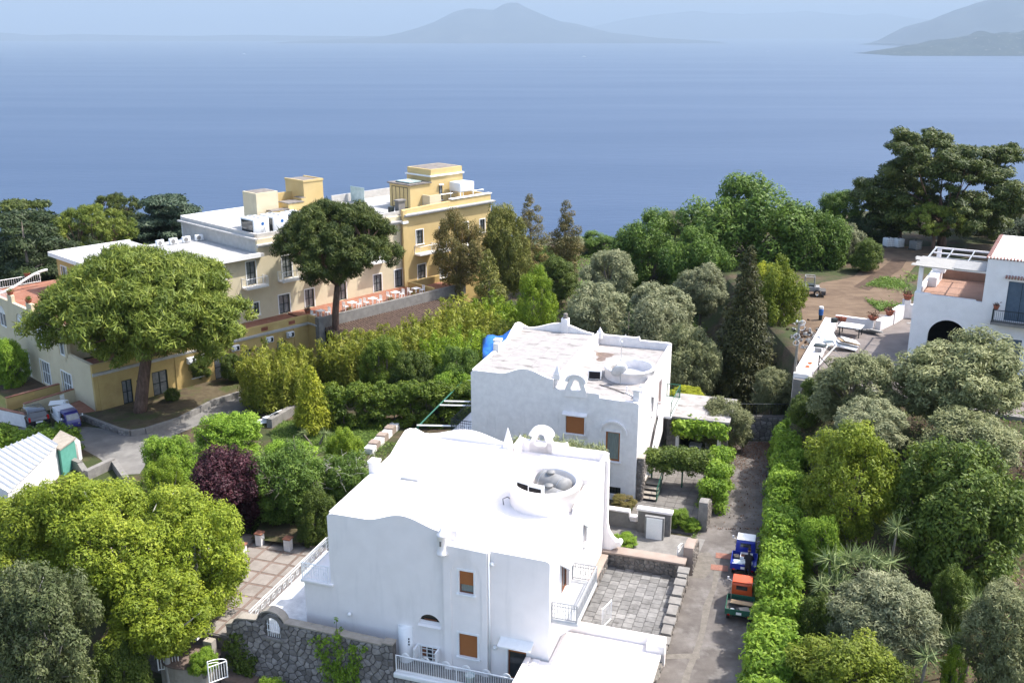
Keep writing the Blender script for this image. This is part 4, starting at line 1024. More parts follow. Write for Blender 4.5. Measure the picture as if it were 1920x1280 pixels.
# ---------------------------------------------------------------- right-hand villa
mat('old_tile', (.24, .11, .09), (.34, .22, .19), 4, rough=.9)
h3 = empty('blue_shutter_villa', H3.w(0, 0, 0), H3.a, 'white two-storey villa with arched porch, blue shutters and roof pergola', 'house')
Z0 = PLAT - .3
def C(name, mt, *a, parent=None, **k):
    for q in a: o_ = MB().box(*q).build(name, MATS[mt], parent or h3, **k)
    return o_
aq = [(1.30, Z0 + .3), (4.10, Z0 + .3), (4.10, 7.5)] + arc(2.7, 7.5, 1.40, 1.42, 0, 180, 18)[1:-1] + [(1.30, 7.5)]
MB().wall([(0, Z0), (4.8, Z0), (4.8, 10.6), (4.4, 10.6), (4.3, 10.7), (1.2, 10.72), (1.1, 10.8), (0, 10.8)], [aq], fmF(), .35).build('wall', MATS['white_villa'], h3)
MB().wall([(.35, Z0), (.35, 10.8), (9, 10.8), (9, Z0)], [], fmL(0), .3).build('wall', MATS['white_villa'], h3)
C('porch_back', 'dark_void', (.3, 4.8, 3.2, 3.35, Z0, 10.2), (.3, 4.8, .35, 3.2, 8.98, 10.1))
C('porch_floor', 'yard_floor', (.3, 4.8, .35, 3.2, Z0, PLAT + .06))
C('terrace_floor', 'pink_floor', (.3, 4.8, .35, 8.7, 10.1, 10.32)); C('wall', 'white_villa', (0, 4.8, 8.7, 9, Z0, 11.2))
C('parapet', 'white_villa', (.3, .95, 4.6, 8.7, 10.3, 11.1), (.3, 1.25, 6.6, 7.5, 11.1, 11.7)); C('parapet_top', 'pink_floor', (.9, 4.8, 8.3, 8.69, 10.3, 11.35))
M3 = [rect(6.4, 8.3, 9.45, 12.45), rect(6.5, 7.85, Z0 + .25, 8.1), rect(10.2, 12.0, 9.45, 12.45), rect(10.4, 11.8, Z0 + .25, 8.1)]
MB().wall([(4.8, Z0), (15, Z0), (15, 14.05), (4.8, 14.05)], M3, fmF(), .35).build('wall', MATS['white_villa'], h3)
MB().wall([(.35, 10.3), (.35, 14.05), (10, 14.05), (10, 10.3)], [], fmL(4.8), .3).build('wall', MATS['white_villa'], h3)
C('wall', 'white_villa', (5.1, 15, 9.7, 10, Z0, 14.05), (14.7, 15, .35, 9.7, Z0, 14.05)); C('roof', 'roof_hotel', (5.05, 14.8, .3, 9.8, 13.7, 14.0))
mb = MB()
for k in range(46): mb.tube([(4.75 + k * .225, -.1, 14.03), (4.75 + k * .225, .12, 14.1)], .075, 6)
e_ = mb.build('eave_tiles', MATS['old_tile'], h3)
mb = MB()
for k in range(42): mb.tube([(4.7, .5 + k * .225, 14.03), (4.95, .5 + k * .225, 14.1)], .075, 6)
mb.build('eave_tiles', MATS['old_tile'], h3)
def shutters(a0, a1, z0, z1, open_leaf=False):
    w = window(h3, F, a0, a1, z0, z1, 'blue_shutter', 'glass_dark', depth=.16, mull=0, sill=False, surround=False, fw=.08, name='shuttered_door')
    n = 2
    for i in range(n):
        b0 = a0 + .02 + (a1 - a0 - .04) * i / n; b1 = a0 - .02 + (a1 - a0 + .04) * (i + 1) / n - .02
        if open_leaf and i == 0:
            C('leaf', 'blue_shutter', (b0, b0 + .05, -.25, .1, z0, z1 - .7), parent=w); C('leaf_panel', 'blue_shutter', (b0, b1, .06, .1, z1 - .68, z1 - .02), parent=w); continue
        l_ = C('leaf', 'blue_shutter', (b0, b1 - .01, .06, .10, z0 + .02, z1 - .02), parent=w)
        for j in range(3):
            zz0 = z0 + .1 + j * (z1 - z0 - .15) / 3; C('leaf_panel', 'blue_shutter', (b0 + .08, b1 - .09, .035, .06, zz0, zz0 + (z1 - z0) / 3 - .16), parent=w)
    return w
shutters(6.4, 8.3, 9.45, 12.45); shutters(6.5, 7.85, Z0 + .25, 8.1, True); shutters(10.2, 12.0, 9.45, 12.45); shutters(10.4, 11.8, Z0 + .25, 8.1)
mb = MB()
for k in range(11): mb.tube([(6.2 + k * .2, -.3, 12.72), (6.2 + k * .2, .02, 12.84)], .075, 6)
mb.build('tile_hood', MATS['old_tile'], h3)
C('balcony', 'concrete', (5.6, 9.1, -.9, 0, 9.25, 9.42)); railing(h3, [(5.68, -.02, 9.42), (5.68, -.84, 9.42), (9.0, -.84, 9.42), (9.0, -.02, 9.42)], .95, 'dark_frame', .13)
# roof pergola: posts, beams, reed mats
for a, b_ in ((.25, .4), (.45, 8.3), (4.4, 8.3)): C('pergola_post', 'white_villa', (a - .16, a + .16, b_ - .16, b_ + .16, 10.7, 12.75))
C('pergola_beam', 'white_villa', (.1, 4.8, .3, .42, 12.76, 12.9), (.1, 4.8, 8.2, 8.32, 12.76, 12.9), (.2, 4.8, 6.1, 6.2, 12.76, 12.88)); C('pergola_beam', 'grey_steel', (.15, .25, .42, 8.2, 12.78, 12.9), (1.5, 1.58, .42, 8.2, 12.8, 12.88), (3.1, 3.18, .42, 8.2, 12.8, 12.88), (.25, 4.8, 4.0, 4.08, 12.78, 12.9))
for k in range(7):
    mb = MB(); v0 = -.2 + k * .5; dz = random.uniform(0, .10); s_ = random.uniform(-.3, .3)
    mb.add([(-.35 + s_, v0, 12.92 + dz), (2.6 + s_ * .3, v0 + .15 * s_, 12.93), (2.6, v0 + .56, 12.95), (-.3 + s_, v0 + .52, 12.98 + dz), (-.35 + s_, v0, 12.90 + dz), (2.6 + s_ * .3, v0 + .15 * s_, 12.91), (2.6, v0 + .56, 12.93), (-.3 + s_, v0 + .52, 12.96 + dz)], [(0, 1, 2, 3), (7, 6, 5, 4), (0, 4, 5, 1), (2, 6, 7, 3), (0, 3, 7, 4), (1, 5, 6, 2)]); mb.build('reed_mat', MATS['grey_sheet'], h3)
mb = MB(); mb.add([(2.4, .1, 12.97), (4.75, .2, 12.93), (4.75, 3.4, 12.93), (2.4, 3.4, 12.97), (2.4, .1, 12.95), (4.75, .2, 12.91), (4.75, 3.4, 12.91), (2.4, 3.4, 12.95)], [(0, 1, 2, 3), (7, 6, 5, 4), (0, 4, 5, 1), (2, 6, 7, 3), (0, 3, 7, 4), (1, 5, 6, 2)]); mb.build('reed_mat', MATS['tank_grey'], h3)
pot(H3.w(5.85, -.6, 10.38), .22, .3, 'clay pot with red flowers on the villa balcony railing', 'lf_dry')
# ---------------------------------------------------------------- rubble masonry: every stone its own piece
def cells(x0, x1, z0, z1, s, asp=.75):
    nx_ = max(1, round((x1 - x0) / s)); nz_ = max(1, round((z1 - z0) / (s * asp)))
    dx, dz = (x1 - x0) / nx_, (z1 - z0) / nz_
    sd_ = {}
    for i in range(-1, nx_ + 1):
        for j in range(-1, nz_ + 1):
            sd_[i, j] = (x0 + (i + .5 + random.uniform(-.47, .47) + .25 * (j % 2)) * dx, z0 + (j + .5 + random.uniform(-.46, .46)) * dz)
    out = []
    for (i, j), c in sd_.items():
        poly = [(c[0] - 2 * dx, c[1] - 2 * dz), (c[0] + 2 * dx, c[1] - 2 * dz), (c[0] + 2 * dx, c[1] + 2 * dz), (c[0] - 2 * dx, c[1] + 2 * dz)]
        cl = [((-1, 0), -x0), ((1, 0), x1), ((0, -1), -z0), ((0, 1), z1)]
        for a in range(-2, 3):
            for b_ in range(-2, 3):
                o_ = sd_.get((i + a, j + b_))
                if o_ and (a or b_):
                    n = (o_[0] - c[0], o_[1] - c[1]); m_ = ((o_[0] + c[0]) / 2, (o_[1] + c[1]) / 2)
                    cl.append((n, n[0] * m_[0] + n[1] * m_[1]))
        for n, d in cl:
            new = []
            for k in range(len(poly)):
                p, q_ = poly[k], poly[(k + 1) % len(poly)]
                sp, sq = n[0] * p[0] + n[1] * p[1] - d, n[0] * q_[0] + n[1] * q_[1] - d
                if sp <= 0: new.append(p)
                if (sp < 0) != (sq < 0) and abs(sp - sq) > 1e-9:
                    t = sp / (sp - sq); new.append((p[0] + (q_[0] - p[0]) * t, p[1] + (q_[1] - p[1]) * t))
            poly = new
            if len(poly) < 3: break
        if len(poly) >= 3: out.append(poly)
    return out
def stones(root, fm, x0, x1, z0, z1, s, mt='stone', keep=None, topf=None, proud=.05, gap=.022, asp=.75):
    n = 0
    for poly in cells(x0, x1, z0, z1, s, asp):
        if topf: poly = [(a, min(z, topf(a) - .01)) for a, z in poly]
        cx = sum(p[0] for p in poly) / len(poly); cz = sum(p[1] for p in poly) / len(poly)
        ar_ = abs(sum(poly[k][0] * poly[(k + 1) % len(poly)][1] - poly[(k + 1) % len(poly)][0] * poly[k][1] for k in range(len(poly)))) / 2
        if ar_ < .012 or (keep and not keep(cx, cz)): continue
        sz = math.sqrt(ar_)
        k0 = max(.6, 1 - gap / sz * 1.6); k1 = k0 * .84
        pr = proud * random.uniform(.6, 1.4)
        m_ = len(poly)
        vs = [fm(cx + (a - cx) * k0, cz + (z - cz) * k0, .01) for a, z in poly] + [fm(cx + (a - cx) * k1, cz + (z - cz) * k1, -pr * random.uniform(.85, 1.1)) for a, z in poly]
        vs.append(fm(cx, cz, -pr * 1.2))
        fs = [(k, (k + 1) % m_, m_ + (k + 1) % m_, m_ + k) for k in range(m_)] + [(m_ + k, m_ + (k + 1) % m_, 2 * m_) for k in range(m_)]
        MB().add(vs, fs).build('stone', MATS[mt], root); n += 1
    return n

# front rubble wall below the nearest villa
VW = -1.3
sw = empty('rubble_wall', H1.w(0, 0, 0), H1.a, 'tall grey rubble wall with small arched grille window in front of the nearest villa', 'wall')
hump = [(-13.35 - 1.3 * .5 + .75 * math.cos(R(a)), .92 + .72 * math.sin(R(a))) for a in range(0, 181, 12)]
prof = [(-7.62, 1.12), (-8.2, 1.12), (-8.22, 1.0), (-13.0, 1.12), (-13.25, 1.12)] + [(-14.0 - .45 + .80 * math.cos(R(a)), 1.0 + .68 * math.sin(R(a))) for a in range(10, 171, 16)] + [(-15.3, 1.0), (-16.4, .88), (-16.62, .78), (-16.8, .5), (-17.2, .36)]
def wtop(a):
    for k in range(len(prof) - 1):
        if prof[k + 1][0] <= a <= prof[k][0]:
            t = (a - prof[k][0]) / (prof[k + 1][0] - prof[k][0] + 1e-9); return prof[k][1] + t * (prof[k + 1][1] - prof[k][1])
    return prof[0][1] if a > -8 else prof[-1][1]
whole = [(-14.78, .2), (-13.95, .2), (-13.95, .95)] + arc(-14.365, .95, .415, .42, 0, 180, 8)[1:-1] + [(-14.78, .95)]
MB().wall([(-17.2, -3.6), (-7.62, -3.6)] + prof, [whole], fmF(VW), .38).build('core', MATS['mortar'], sw)
stones(sw, fmF(VW), -17.2, -7.62, -3.5, 1.7, .40, 'stone', keep=lambda a, z: z < wtop(a) - .06 and not (-14.9 < a < -13.83 and .1 < z < 1.45), topf=wtop, asp=.72)
mb = MB()
for k in range(len(prof) - 1):
    (a, z), (b_, w_) = prof[k], prof[k + 1]
    if abs(a - b_) < .05: continue
    mb.add([(a, VW - .06, z + .003), (b_, VW - .06, w_ + .003), (b_, VW + .46, w_ + .003), (a, VW + .46, z + .003), (a, VW - .06, z + .09), (b_, VW - .06, w_ + .09), (b_, VW + .46, w_ + .09), (a, VW + .46, z + .09)], [(0, 1, 2, 3), (7, 6, 5, 4), (0, 4, 5, 1), (1, 5, 6, 2), (2, 6, 7, 3), (3, 7, 4, 0)])
mb.build('coping', MATS['coping'], sw)
ring = list(arc(-14.365, .95, .62, .62, 0, 180, 12)) + list(reversed(arc(-14.365, .95, .43, .43, 0, 180, 12)))
MB().wall(ring, [], fmF(VW - .085), .1).build('arch_ring', MATS['stone'], sw)
MB().box(-15.0, -13.75, VW - .14, VW + .2, .08, .19).build('sill', MATS['concrete'], sw)
g = MB()
for k in range(7): a = -14.72 + k * .118; g.bar((a, VW + .06, .2), (a, VW + .06, .95 + math.sqrt(max(0, .17 - (a + 14.365) ** 2))), .03)
g.bar((-14.77, VW + .05, .55), (-13.96, VW + .05, .55), .03); g.bar((-14.77, VW + .05, .9), (-13.96, VW + .05, .9), .03)
g.build('grille', MATS['white_paint'], sw)
# wall continuing under the railing
MB().wall([(-7.6, -3.6), (-1.15, -3.6), (-1.15, -.62), (-7.6, -.62)], [], fmF(VW), .3).build('core', MATS['mortar'], sw)
stones(sw, fmF(VW), -7.6, -4.2, -2.6, -.65, .40, 'stone', asp=.72)
# front terrace
ft = empty('front_terrace', H1.w(0, 0, 0), H1.a, 'narrow tiled terrace with hooped white railing below the nearest villa', 'terrace')
MB().box(-13.1, -1.15, VW + .3, -.02, -3.4, -.44).build('floor', MATS['paver'], ft)
MB().box(-7.6, -1.15, VW - .12, VW + .3, -.61, -.36).build('kerb', MATS['white_trim'], ft, bevel=.03)
railing(ft, [H1_ for H1_ in [(-7.5, VW + .05, -.36), (-4.3, VW + .05, -.36), (-1.2, VW + .05, -.36)]], .95, 'white_paint', .115, arches=True)
t = empty('water_tub', H1.w(-3.75, -.85, -.44), 0, 'pale round tub standing behind the hooped front railing', 'tub')
mb = MB(); mb.lathe([(0, 0), (.2, 0), (.24, .42), (.26, .42), (.26, .46), (.22, .46), (.2, .1), (0, .1)], (0, 0), 16); mb.build('tub', MATS['glass_green'], t, smooth=True)
MB().lathe([(0, .4), (.22, .4)], (0, 0), 14).build('water', MATS['glass_pane'], t)
# flat-roofed garage at the lane
gr = empty('flat_garage', H1.w(0, 0, 0), H1.a, 'low white flat-roofed garage at the front right of the nearest villa', 'garage')
poly = [(-1.12, -.14), (.03, -.14), (.03, 2.75), (5.05, 2.75), (5.05, -7), (-1.12, -7)]
MB().slab(poly, .86, 1.08).build('roof', MATS['white_new'], gr, bevel=.02)
MB().slab([(-1.0, -.3), (4.9, -.3), (4.9, -6.9), (-1.0, -6.9)], -3.5, .86).build('wall', MATS['white_new'], gr)
MB().box(.03, 5.15, 2.75, 3.08, -.6, 1.52).build('parapet', MATS['white_new'], gr, bevel=.03)
MB().box(4.3, 5.2, 2.2, 2.75, 1.0, 1.5).build('parapet_block', MATS['white_new'], gr, bevel=.03)
MB().box(-1.12, -.85, -7, -.14, 1.08, 1.16).build('roof_curb', MATS['white_new'], gr, bevel=.02)
MB().box(-.72, -.4, -5.5, -.14, 1.08, 1.12).build('roof_curb', MATS['white_new'], gr)
# paved side terrace
st = empty('side_terrace', H1.w(0, 0, 0), H1.a, 'grey stone-paved terrace between the nearest villa and the lane', 'terrace')
TZ = .26
MB().box(.03, 4.6, 3.08, 11.3, -.5, TZ - .05).build('bed', MATS['mortar'], st)
pm = None
for i in range(8):
    for j in range(17):
        v0 = 3.12 + j * .46 + (.0 if i % 2 else .2)
        MB().box(.36 + i * .53 + .014, .36 + (i + 1) * .53 - .014, v0 + .014, v0 + .446, TZ - .06, TZ + random.uniform(-.008, .006)).build('paver', MATS['paver'], st)
wl = empty('low_stone_wall', H1.w(0, 0, 0), H1.a, 'low stone wall with broad pinkish coping behind the paved terrace', 'wall')
MB().box(.0, 4.7, 11.15, 11.6, -.4, 1.06).build('core', MATS['mortar_light'], wl)
stones(wl, fmF(11.15), .4, 4.6, TZ, 1.05, .30, 'stone_warm', asp=.8)
MB().box(-.05, 4.85, 11.0, 11.85, 1.06, 1.2).build('coping', MATS['coping_pink'], wl, bevel=.03)
MB().box(.02, .36, 6.6, 11.15, -.4, .95).build('core', MATS['mortar_light'], wl)
stones(wl, fmR(.36), 6.6, 11.1, TZ, .94, .34, 'stone_warm', asp=.8)
MB().box(-.02, .42, 6.5, 10.98, .95, 1.05).build('coping', MATS['coping_pink'], wl, bevel=.02)
lw_ = empty('lane_wall', H1.w(0, 0, 0), H1.a, 'stepped stone wall with square capped piers along the lane', 'wall')
for k, (va, vb, zt_) in enumerate(((2.8, 4.9, .35), (4.9, 6.5, .52), (6.5, 8.2, .70), (8.2, 9.9, .88), (9.9, 11.0, 1.02))):
    MB().box(4.62, 5.05, va, vb - .002, -.4, zt_ - .1).build('core', MATS['mortar_light'], lw_)
    stones(lw_, fmR(5.05), va + .02, vb - .02, -.1, zt_ - .1, .32, 'stone_warm', asp=.8)
    stones(lw_, fmL(4.62), va + .02, vb - .02, TZ, zt_ - .12, .30, 'stone_warm', asp=.8)
    MB().box(4.5, 5.15, vb - .75, vb - .05, zt_ - .1, zt_ + .05).build('pier_cap', MATS['concrete'], lw_, bevel=.02, seg=1)
    MB().box(4.58, 5.09, va, vb - .76, zt_ - .1, zt_ - .02).build('coping', MATS['concrete'], lw_)
MB().box(4.62, 5.05, -7, 2.8, -1.2, .25).build('core', MATS['mortar_light'], lw_)
stones(lw_, fmR(5.05), -1.5, 2.75, -.1, .9, .36, 'stone_warm', keep=lambda a, z: z < .22, asp=.8)
# terrace handrail
railing(st, [(.6, 3.25, TZ), (2.0, 3.25, TZ + .02), (3.4, 3.25, TZ)], .75, 'white_paint', 2.0, name='handrail')
t = empty('iron_gate', H1.w(1.55, 4.6, TZ), H1.a + R(75), 'open white iron gate leaf standing on the paved terrace', 'gate')
def gate(t, w, h, mt, arch=False, n=7):
    mb = MB(); mb.bar((0, 0, .05), (0, 0, h), .05); mb.bar((w, 0, .05), (w, 0, h * (.75 if arch else 1)), .05); mb.bar((0, 0, .1), (w, 0, .1), .045)
    if arch: mb.tube([(w * math.sin(a), 0, h * .75 + h * .25 * math.cos(a)) for a in np.linspace(0, math.pi / 2, 8)], .025, 5); mb.tube([(w * .6 * math.sin(a), 0, h * .75 + h * .15 * math.cos(a)) for a in np.linspace(0, math.pi / 2, 8)], .02, 5); mb.bar((0, 0, h * .75), (w, 0, h * .75), .04)
    else: mb.bar((0, 0, h - .05), (w, 0, h - .05), .045)
    mb.build('frame', MATS[mt], t)
    for k in range(1, n): MB().bar((w * k / n, 0, .1), (w * k / n, 0, h * (.75 if arch else .97)), .025).build('bar', MATS[mt], t)
gate(t, 1.0, 1.25, 'white_paint')
t = empty('iron_gate', H1.w(4.25, 12.05, .15), H1.a + R(80), 'white iron gate leaf against the curved pier by the lane', 'gate'); gate(t, 1.0, 1.5, 'white_paint', True)
# curved gate piers along the lane
def pier(fr, u0, v0, v1, z0, z1, label, mt):
    t = empty('curved_pier', fr.w(0, 0, 0), fr.a, label, 'gate pier')
    ln = v1 - v0
    ol = [(v0, z0), (v1, z0), (v1, z0 + (z1 - z0) * .25)] + [(v1 - ln * (1 - math.cos(R(a))) * .9, z0 + (z1 - z0) * (.25 + .75 * math.sin(R(a)))) for a in range(12, 91, 13)] + [(v0, z1)]
    MB().wall(ol, [], fmR(u0 + .55), .55).build('body', MATS[mt], t, bevel=.03)
    cap = [(a, z + .0) for a, z in ol[2:]]; mb = MB()
    stones(t, fmR(u0 + .56), v0, v1, z0, z1 * .9, .3, 'stone_warm', keep=lambda a, z: z < z0 + (z1 - z0) * (.25 + .65 * math.sqrt(max(0, 1 - ((a - v0) / ln) ** 2))), asp=.8, proud=.03)
pier(H1, 4.6, 11.9, 14.6, 0, 1.75, 'curved pale gate pier beside the lane at the paved terrace', 'coping_pink')
pier(H2, 4.55, -2.7, -.6, 0, 2.0, 'curved whitewashed gate pier at the weathered villa', 'concrete')
# partition between the villas
pw = empty('partition_wall', H2.w(0, 0, 0), H2.a, 'grey partition wall with white scrolled coping between the two villas', 'wall')
MB().box(-1.4, .35, -3.75, -3.5, -.3, 1.1).build('core', MATS['concrete'], pw); MB().box(-1.45, .4, -3.85, -3.4, 1.1, 1.24).build('coping', MATS['white_new'], pw, bevel=.03)
MB().box(1.0, 3.05, -4.0, -3.7, -.3, 1.5).build('core', MATS['concrete'], pw); MB().box(.9, 3.15, -4.1, -3.6, 1.5, 1.68).build('coping', MATS['white_new'], pw, bevel=.03)
mb = MB(); mb.tube([(.38, -3.62, 1.16), (.4, -3.62, .75), (.5, -3.62, .55), (.66, -3.62, .55), (.74, -3.62, .68)], .08, 8); mb.build('scroll', MATS['white_new'], pw, smooth=True)
mb = MB(); mb.tube([(1.0, -3.75, 1.5), (.98, -3.72, .9), (.9, -3.68, .62), (.76, -3.64, .55), (.70, -3.62, .66)], .08, 8); mb.build('scroll', MATS['white_new'], pw, smooth=True)
MB().box(.42, .96, -3.8, -3.4, .78, .9).build('cap', MATS['white_new'], pw, bevel=.02); MB().box(.35, 1.0, -3.74, -3.5, -.3, .52).build('core', MATS['concrete'], pw)
MB().box(1.55, 2.75, -4.62, -4.4, -.1, 1.5).build('panel', MATS['tank_grey'], pw); MB().box(1.66, 2.64, -4.66, -4.62, .02, 1.42).build('panel_face', MATS['white_paint'], pw)
o = MB().sheet([tuple(H1.w(.2, 11.9)[:2]), tuple(H1.w(5.0, 11.9)[:2]), tuple(H1.w(5.3, 16.5)[:2]), tuple(H1.w(-2.5, 16.5)[:2]), tuple(H1.w(-2.5, 12.5)[:2])], .02).build('side_passage', MATS['concrete']); tag(o, 'worn concrete passage between the two white villas', kind='structure')
mat('patio_slab', (.13, .12, .11), (.18, .168, .154), 2.0, rough=.85, bump=.15, rnd=.12, c3=(.095, .088, .08), s3=1.0)
# patio of the second villa
p2 = empty('villa_patio', H2.w(0, 0, 0), H2.a, 'grey flagstone patio at the right of the weathered villa', 'patio')
MB().box(.05, 4.5, -3.4, 8.0, -.3, .03).build('bed', MATS['mortar'], p2)
for i in range(7):
    for j in range(16):
        MB().box(.1 + i * .63 + .012, .1 + (i + 1) * .63 - .012, -3.3 + j * .66 + .012, -3.3 + (j + 1) * .66 - .012, .02, .075 + random.uniform(-.006, .006)).build('paver', MATS['patio_slab'], p2)
s2 = empty('entrance_steps', H2.w(0, 0, 0), H2.a, 'short flight of pale steps with dark risers at the weathered villa', 'steps')
for k in range(4):
    MB().box(.4, 1.3, .4 + k * .42, 2.6, .08 + k * .17, .08 + (k + 1) * .17 - .045).build('riser', MATS['dark_void'], s2); MB().box(.37, 1.33, .36 + k * .42, 2.6, .08 + (k + 1) * .17 - .044, .08 + (k + 1) * .17).build('tread', MATS['coping'], s2)
railing(s2, [(1.36, .4, .1), (1.36, 2.6, .75)], .85, 'green_paint', .35, name='handrail')
sp = empty('stone_pillar', H2.w(0, 0, 0), H2.a, 'rough stone pillar at the front corner of the weathered villa', 'pillar')
MB().box(.03, .42, .15, .8, -.1, 3.1).build('core', MATS['mortar_light'], sp); stones(sp, fmF(.15), .04, .42, 0, 3.05, .22, 'stone_warm', asp=1.0); stones(sp, fmR(.42), .16, .8, 0, 3.05, .24, 'stone_warm', asp=1.0); MB().box(0, .48, .1, .85, 3.1, 3.2).build('cap', MATS['coping'], sp)
# curved stair parapet on the right wall of the second villa
cp = MB().wall([(2.4, 1.0), (2.7, 1.0), (6.6, 2.6), (6.6, 3.9), (5.6, 3.3), (4.6, 2.5), (3.6, 1.75), (2.9, 1.5), (2.45, 1.4)], [], fmR(.55), .3).build('stair_parapet', MATS['white_old'], v2)
# carport
cg = empty('stone_carport', H2.w(0, 0, 0), H2.a, 'stone carport with white-framed opening and flat pale roof', 'carport')
MB().wall([(.6, -.1), (5.0, -.1), (5.0, 3.3), (.6, 3.3)], [rect(1.55, 4.3, .0, 2.1)], fmF(8.0), .4).build('front', MATS['mortar_light'], cg)
stones(cg, fmF(8.0), .62, 4.98, 0, 3.25, .42, 'stone_warm', keep=lambda a, z: not (1.25 < a < 4.6 and z < 2.5), asp=.85)
MB().wall([(1.3, 0), (1.55, 0), (1.55, 2.1), (4.3, 2.1), (4.3, 0), (4.55, 0), (4.55, 2.4), (1.3, 2.4)], [], fmF(7.93), .09).build('opening_frame', MATS['white_trim'], cg)
MB().box(.6, 5.0, 12.4, 12.6, -.1, 3.3).build('back', MATS['mortar'], cg); MB().box(.6, .8, 8.4, 12.4, -.1, 3.3).build('side', MATS['mortar'], cg); MB().box(4.8, 5.0, 8.4, 12.4, -.1, 3.3).build('side', MATS['mortar'], cg)
MB().box(.45, 5.1, 7.7, 12.7, 3.3, 3.44).build('roof', MATS['roof_old'], cg)
table(H2.w(2.6, 9.3, .08), H2.a, 'white table inside the dark carport', .9); chair(H2.w(3.6, 9.2, .08), H2.a + R(30), 'white chair inside the dark carport'); MB_ = None
# green steel pergola frame
pg = empty('steel_pergola', H2.w(0, 0, 0), H2.a, 'green steel pergola frame with white crossbars left of the weathered villa', 'pergola')
def hb(a, b_, w, mt, nm): MB().bar(a, b_, w).build(nm, MATS[mt], pg)
zp = 2.9
hb((-16.2, 1.2, zp), (-16.6, 11.6, zp + .1), .1, 'green_paint', 'beam'); hb((-13.4, 2.2, zp), (-13.6, 11.6, zp + .1), .1, 'green_paint', 'beam')
for v_ in (1.3, 5.6, 6.5, 11.5): hb((-16.3, v_, zp + .06), (-13.4, v_ + .8, zp + .06), .1, 'white_paint', 'crossbar')
for a, b_ in ((-16.2, 1.2), (-13.4, 2.2), (-16.6, 11.6), (-13.6, 11.6)): hb((a, b_, 0), (a, b_, zp), .1, 'green_paint', 'post')
# blue tarpaulin behind the second villa
vs = []; n_ = 9
for j in range(n_):
    for i in range(n_): q = P(905 + 75 * i / 8, 662 - 40 * j / 8, 5.0); vs.append((q.x, q.y, 4.4 + .35 * math.sin(i * 1.3) * math.cos(j * .9) + .12 * i))
o = MB().add(vs, [(j * n_ + i, j * n_ + i + 1, (j + 1) * n_ + i + 1, (j + 1) * n_ + i) for j in range(n_ - 1) for i in range(n_ - 1)]).build('tarpaulin', MATS['blue_tarp'], smooth=True); so_ = o.modifiers.new('solid', 'SOLIDIFY'); so_.thickness = .03; tag(o, 'crumpled blue tarpaulin in the bushes behind the weathered villa', 'tarpaulin')
# end wall of the lane
ew = empty('lane_end_wall', (0, 0, 0), 0, 'dark rubble wall with fence closing the far end of the lane', 'wall')
MB().box(15.9, 21.6, 71.5, 72.0, -.2, 1.9).build('core', MATS['mortar'], ew)
stones(ew, lambda a, z, d: (a, 71.5 + d, z), 16.0, 21.5, 0, 1.85, .42, 'stone', asp=.7)
railing(ew, [(16.0, 71.7, 1.9), (18.7, 71.7, 1.9), (21.4, 71.7, 1.9)], 1.0, 'dark_frame', .22, name='fence')
# patio of large slabs left of the nearest villa
lp = empty('slab_patio', H1.w(0, 0, 0), H1.a, 'beige slab patio with brick strips left of the nearest villa', 'patio')
MB().box(-22.6, -16.62, -1.4, 8.9, -3.6, -.34).build('bed', MATS['mortar'], lp)
for i in range(5):
    for j in range(8):
        x0 = -22.5 + i * 1.17; y0 = -1.3 + j * 1.26
        MB().box(x0 + .012, x0 + .99, y0 + .012, y0 + 1.08, -.40, -.30 + random.uniform(-.006, .006)).build('slab', MATS['slab_beige'], lp)
        MB().box(x0 + 1.0, x0 + 1.16, y0 + .01, y0 + 1.25, -.40, -.305).build('brick_strip', MATS['brick_strip'], lp)
        MB().box(x0 + .012, x0 + .99, y0 + 1.092, y0 + 1.25, -.40, -.305).build('brick_strip', MATS['brick_strip'], lp)
railing(lp, [(-16.55, -.1, -.3), (-16.55, 4.2, -.3), (-16.55, 8.4, -.3)], .9, 'white_paint', .14, ornament=True)
mat('white_gravel', (.45, .47, .50), (.66, .68, .70), 1.6, rough=.8, bump=.5, bscale=12, detail=10)
o = MB().box(-16.6, -13.16, -.9, 8.4, -3.6, -.26).build('white_strip', MATS['white_gravel'], lp)
pl_ = ['white post with terracotta cap nearest the villa on the slab patio', 'white capped post second from the villa on the slab patio', 'white capped post third from the villa, under the walnut leaves', 'white capped post fourth from the villa, half in leaves', 'white capped post farthest from the villa by the gate']
for i, (a, b_, z_) in enumerate(((541, 1030, -.3), (488, 1020, -.3), (455, 1042, -.3), (420, 1070, -.3), (368, 1195, -.3))):
    t = empty('garden_post', P(a, b_, z_), H1.a, pl_[i], 'post', 'capped posts round the slab patio'); MB().box(-.2, .2, -.2, .2, 0, .75).build('shaft', MATS['white_old'], t); MB().box(-.25, .25, -.25, .25, .75, .83).build('cap', MATS['terracotta'], t)
# gates and steps at the lower left
t = empty('iron_gate', P(298, 1258, -1.6), R(15), 'open white gate leaf at the lower left under the walnut', 'gate'); gate(t, 1.0, 1.1, 'white_paint')
t = empty('iron_gate', P(393, 1283, -1.6), R(35), 'arched white gate leaf beside the rubble wall end', 'gate'); gate(t, .95, 1.35, 'white_paint', True)
q = P(395, 1222, -.9); gp = MB().box(-.25, .25, -.2, .2, -1.6, .75).build('gate_post', MATS['coping']); gp.location = q; gp.rotation_euler = (0, 0, H1.a); tag(gp, 'plain pale gate post left of the rubble wall', 'gate post')
q = P(335, 1262, -1.6); ss = empty('brick_steps', P(445, 1285, -2.6), H1.a, 'red brick steps at the foot of the rubble wall', 'steps')
for k in range(3): MB().box(-.9, .9, -.9 + k * .4, .7, -.3 + k * .2, -.12 + k * .2).build('step', MATS['brick_strip'], ss)
lg = empty('terrace_ledge', P(355, 1225, -1.2), H1.a, 'rounded stone ledge by the gates at the lower left', 'ledge')
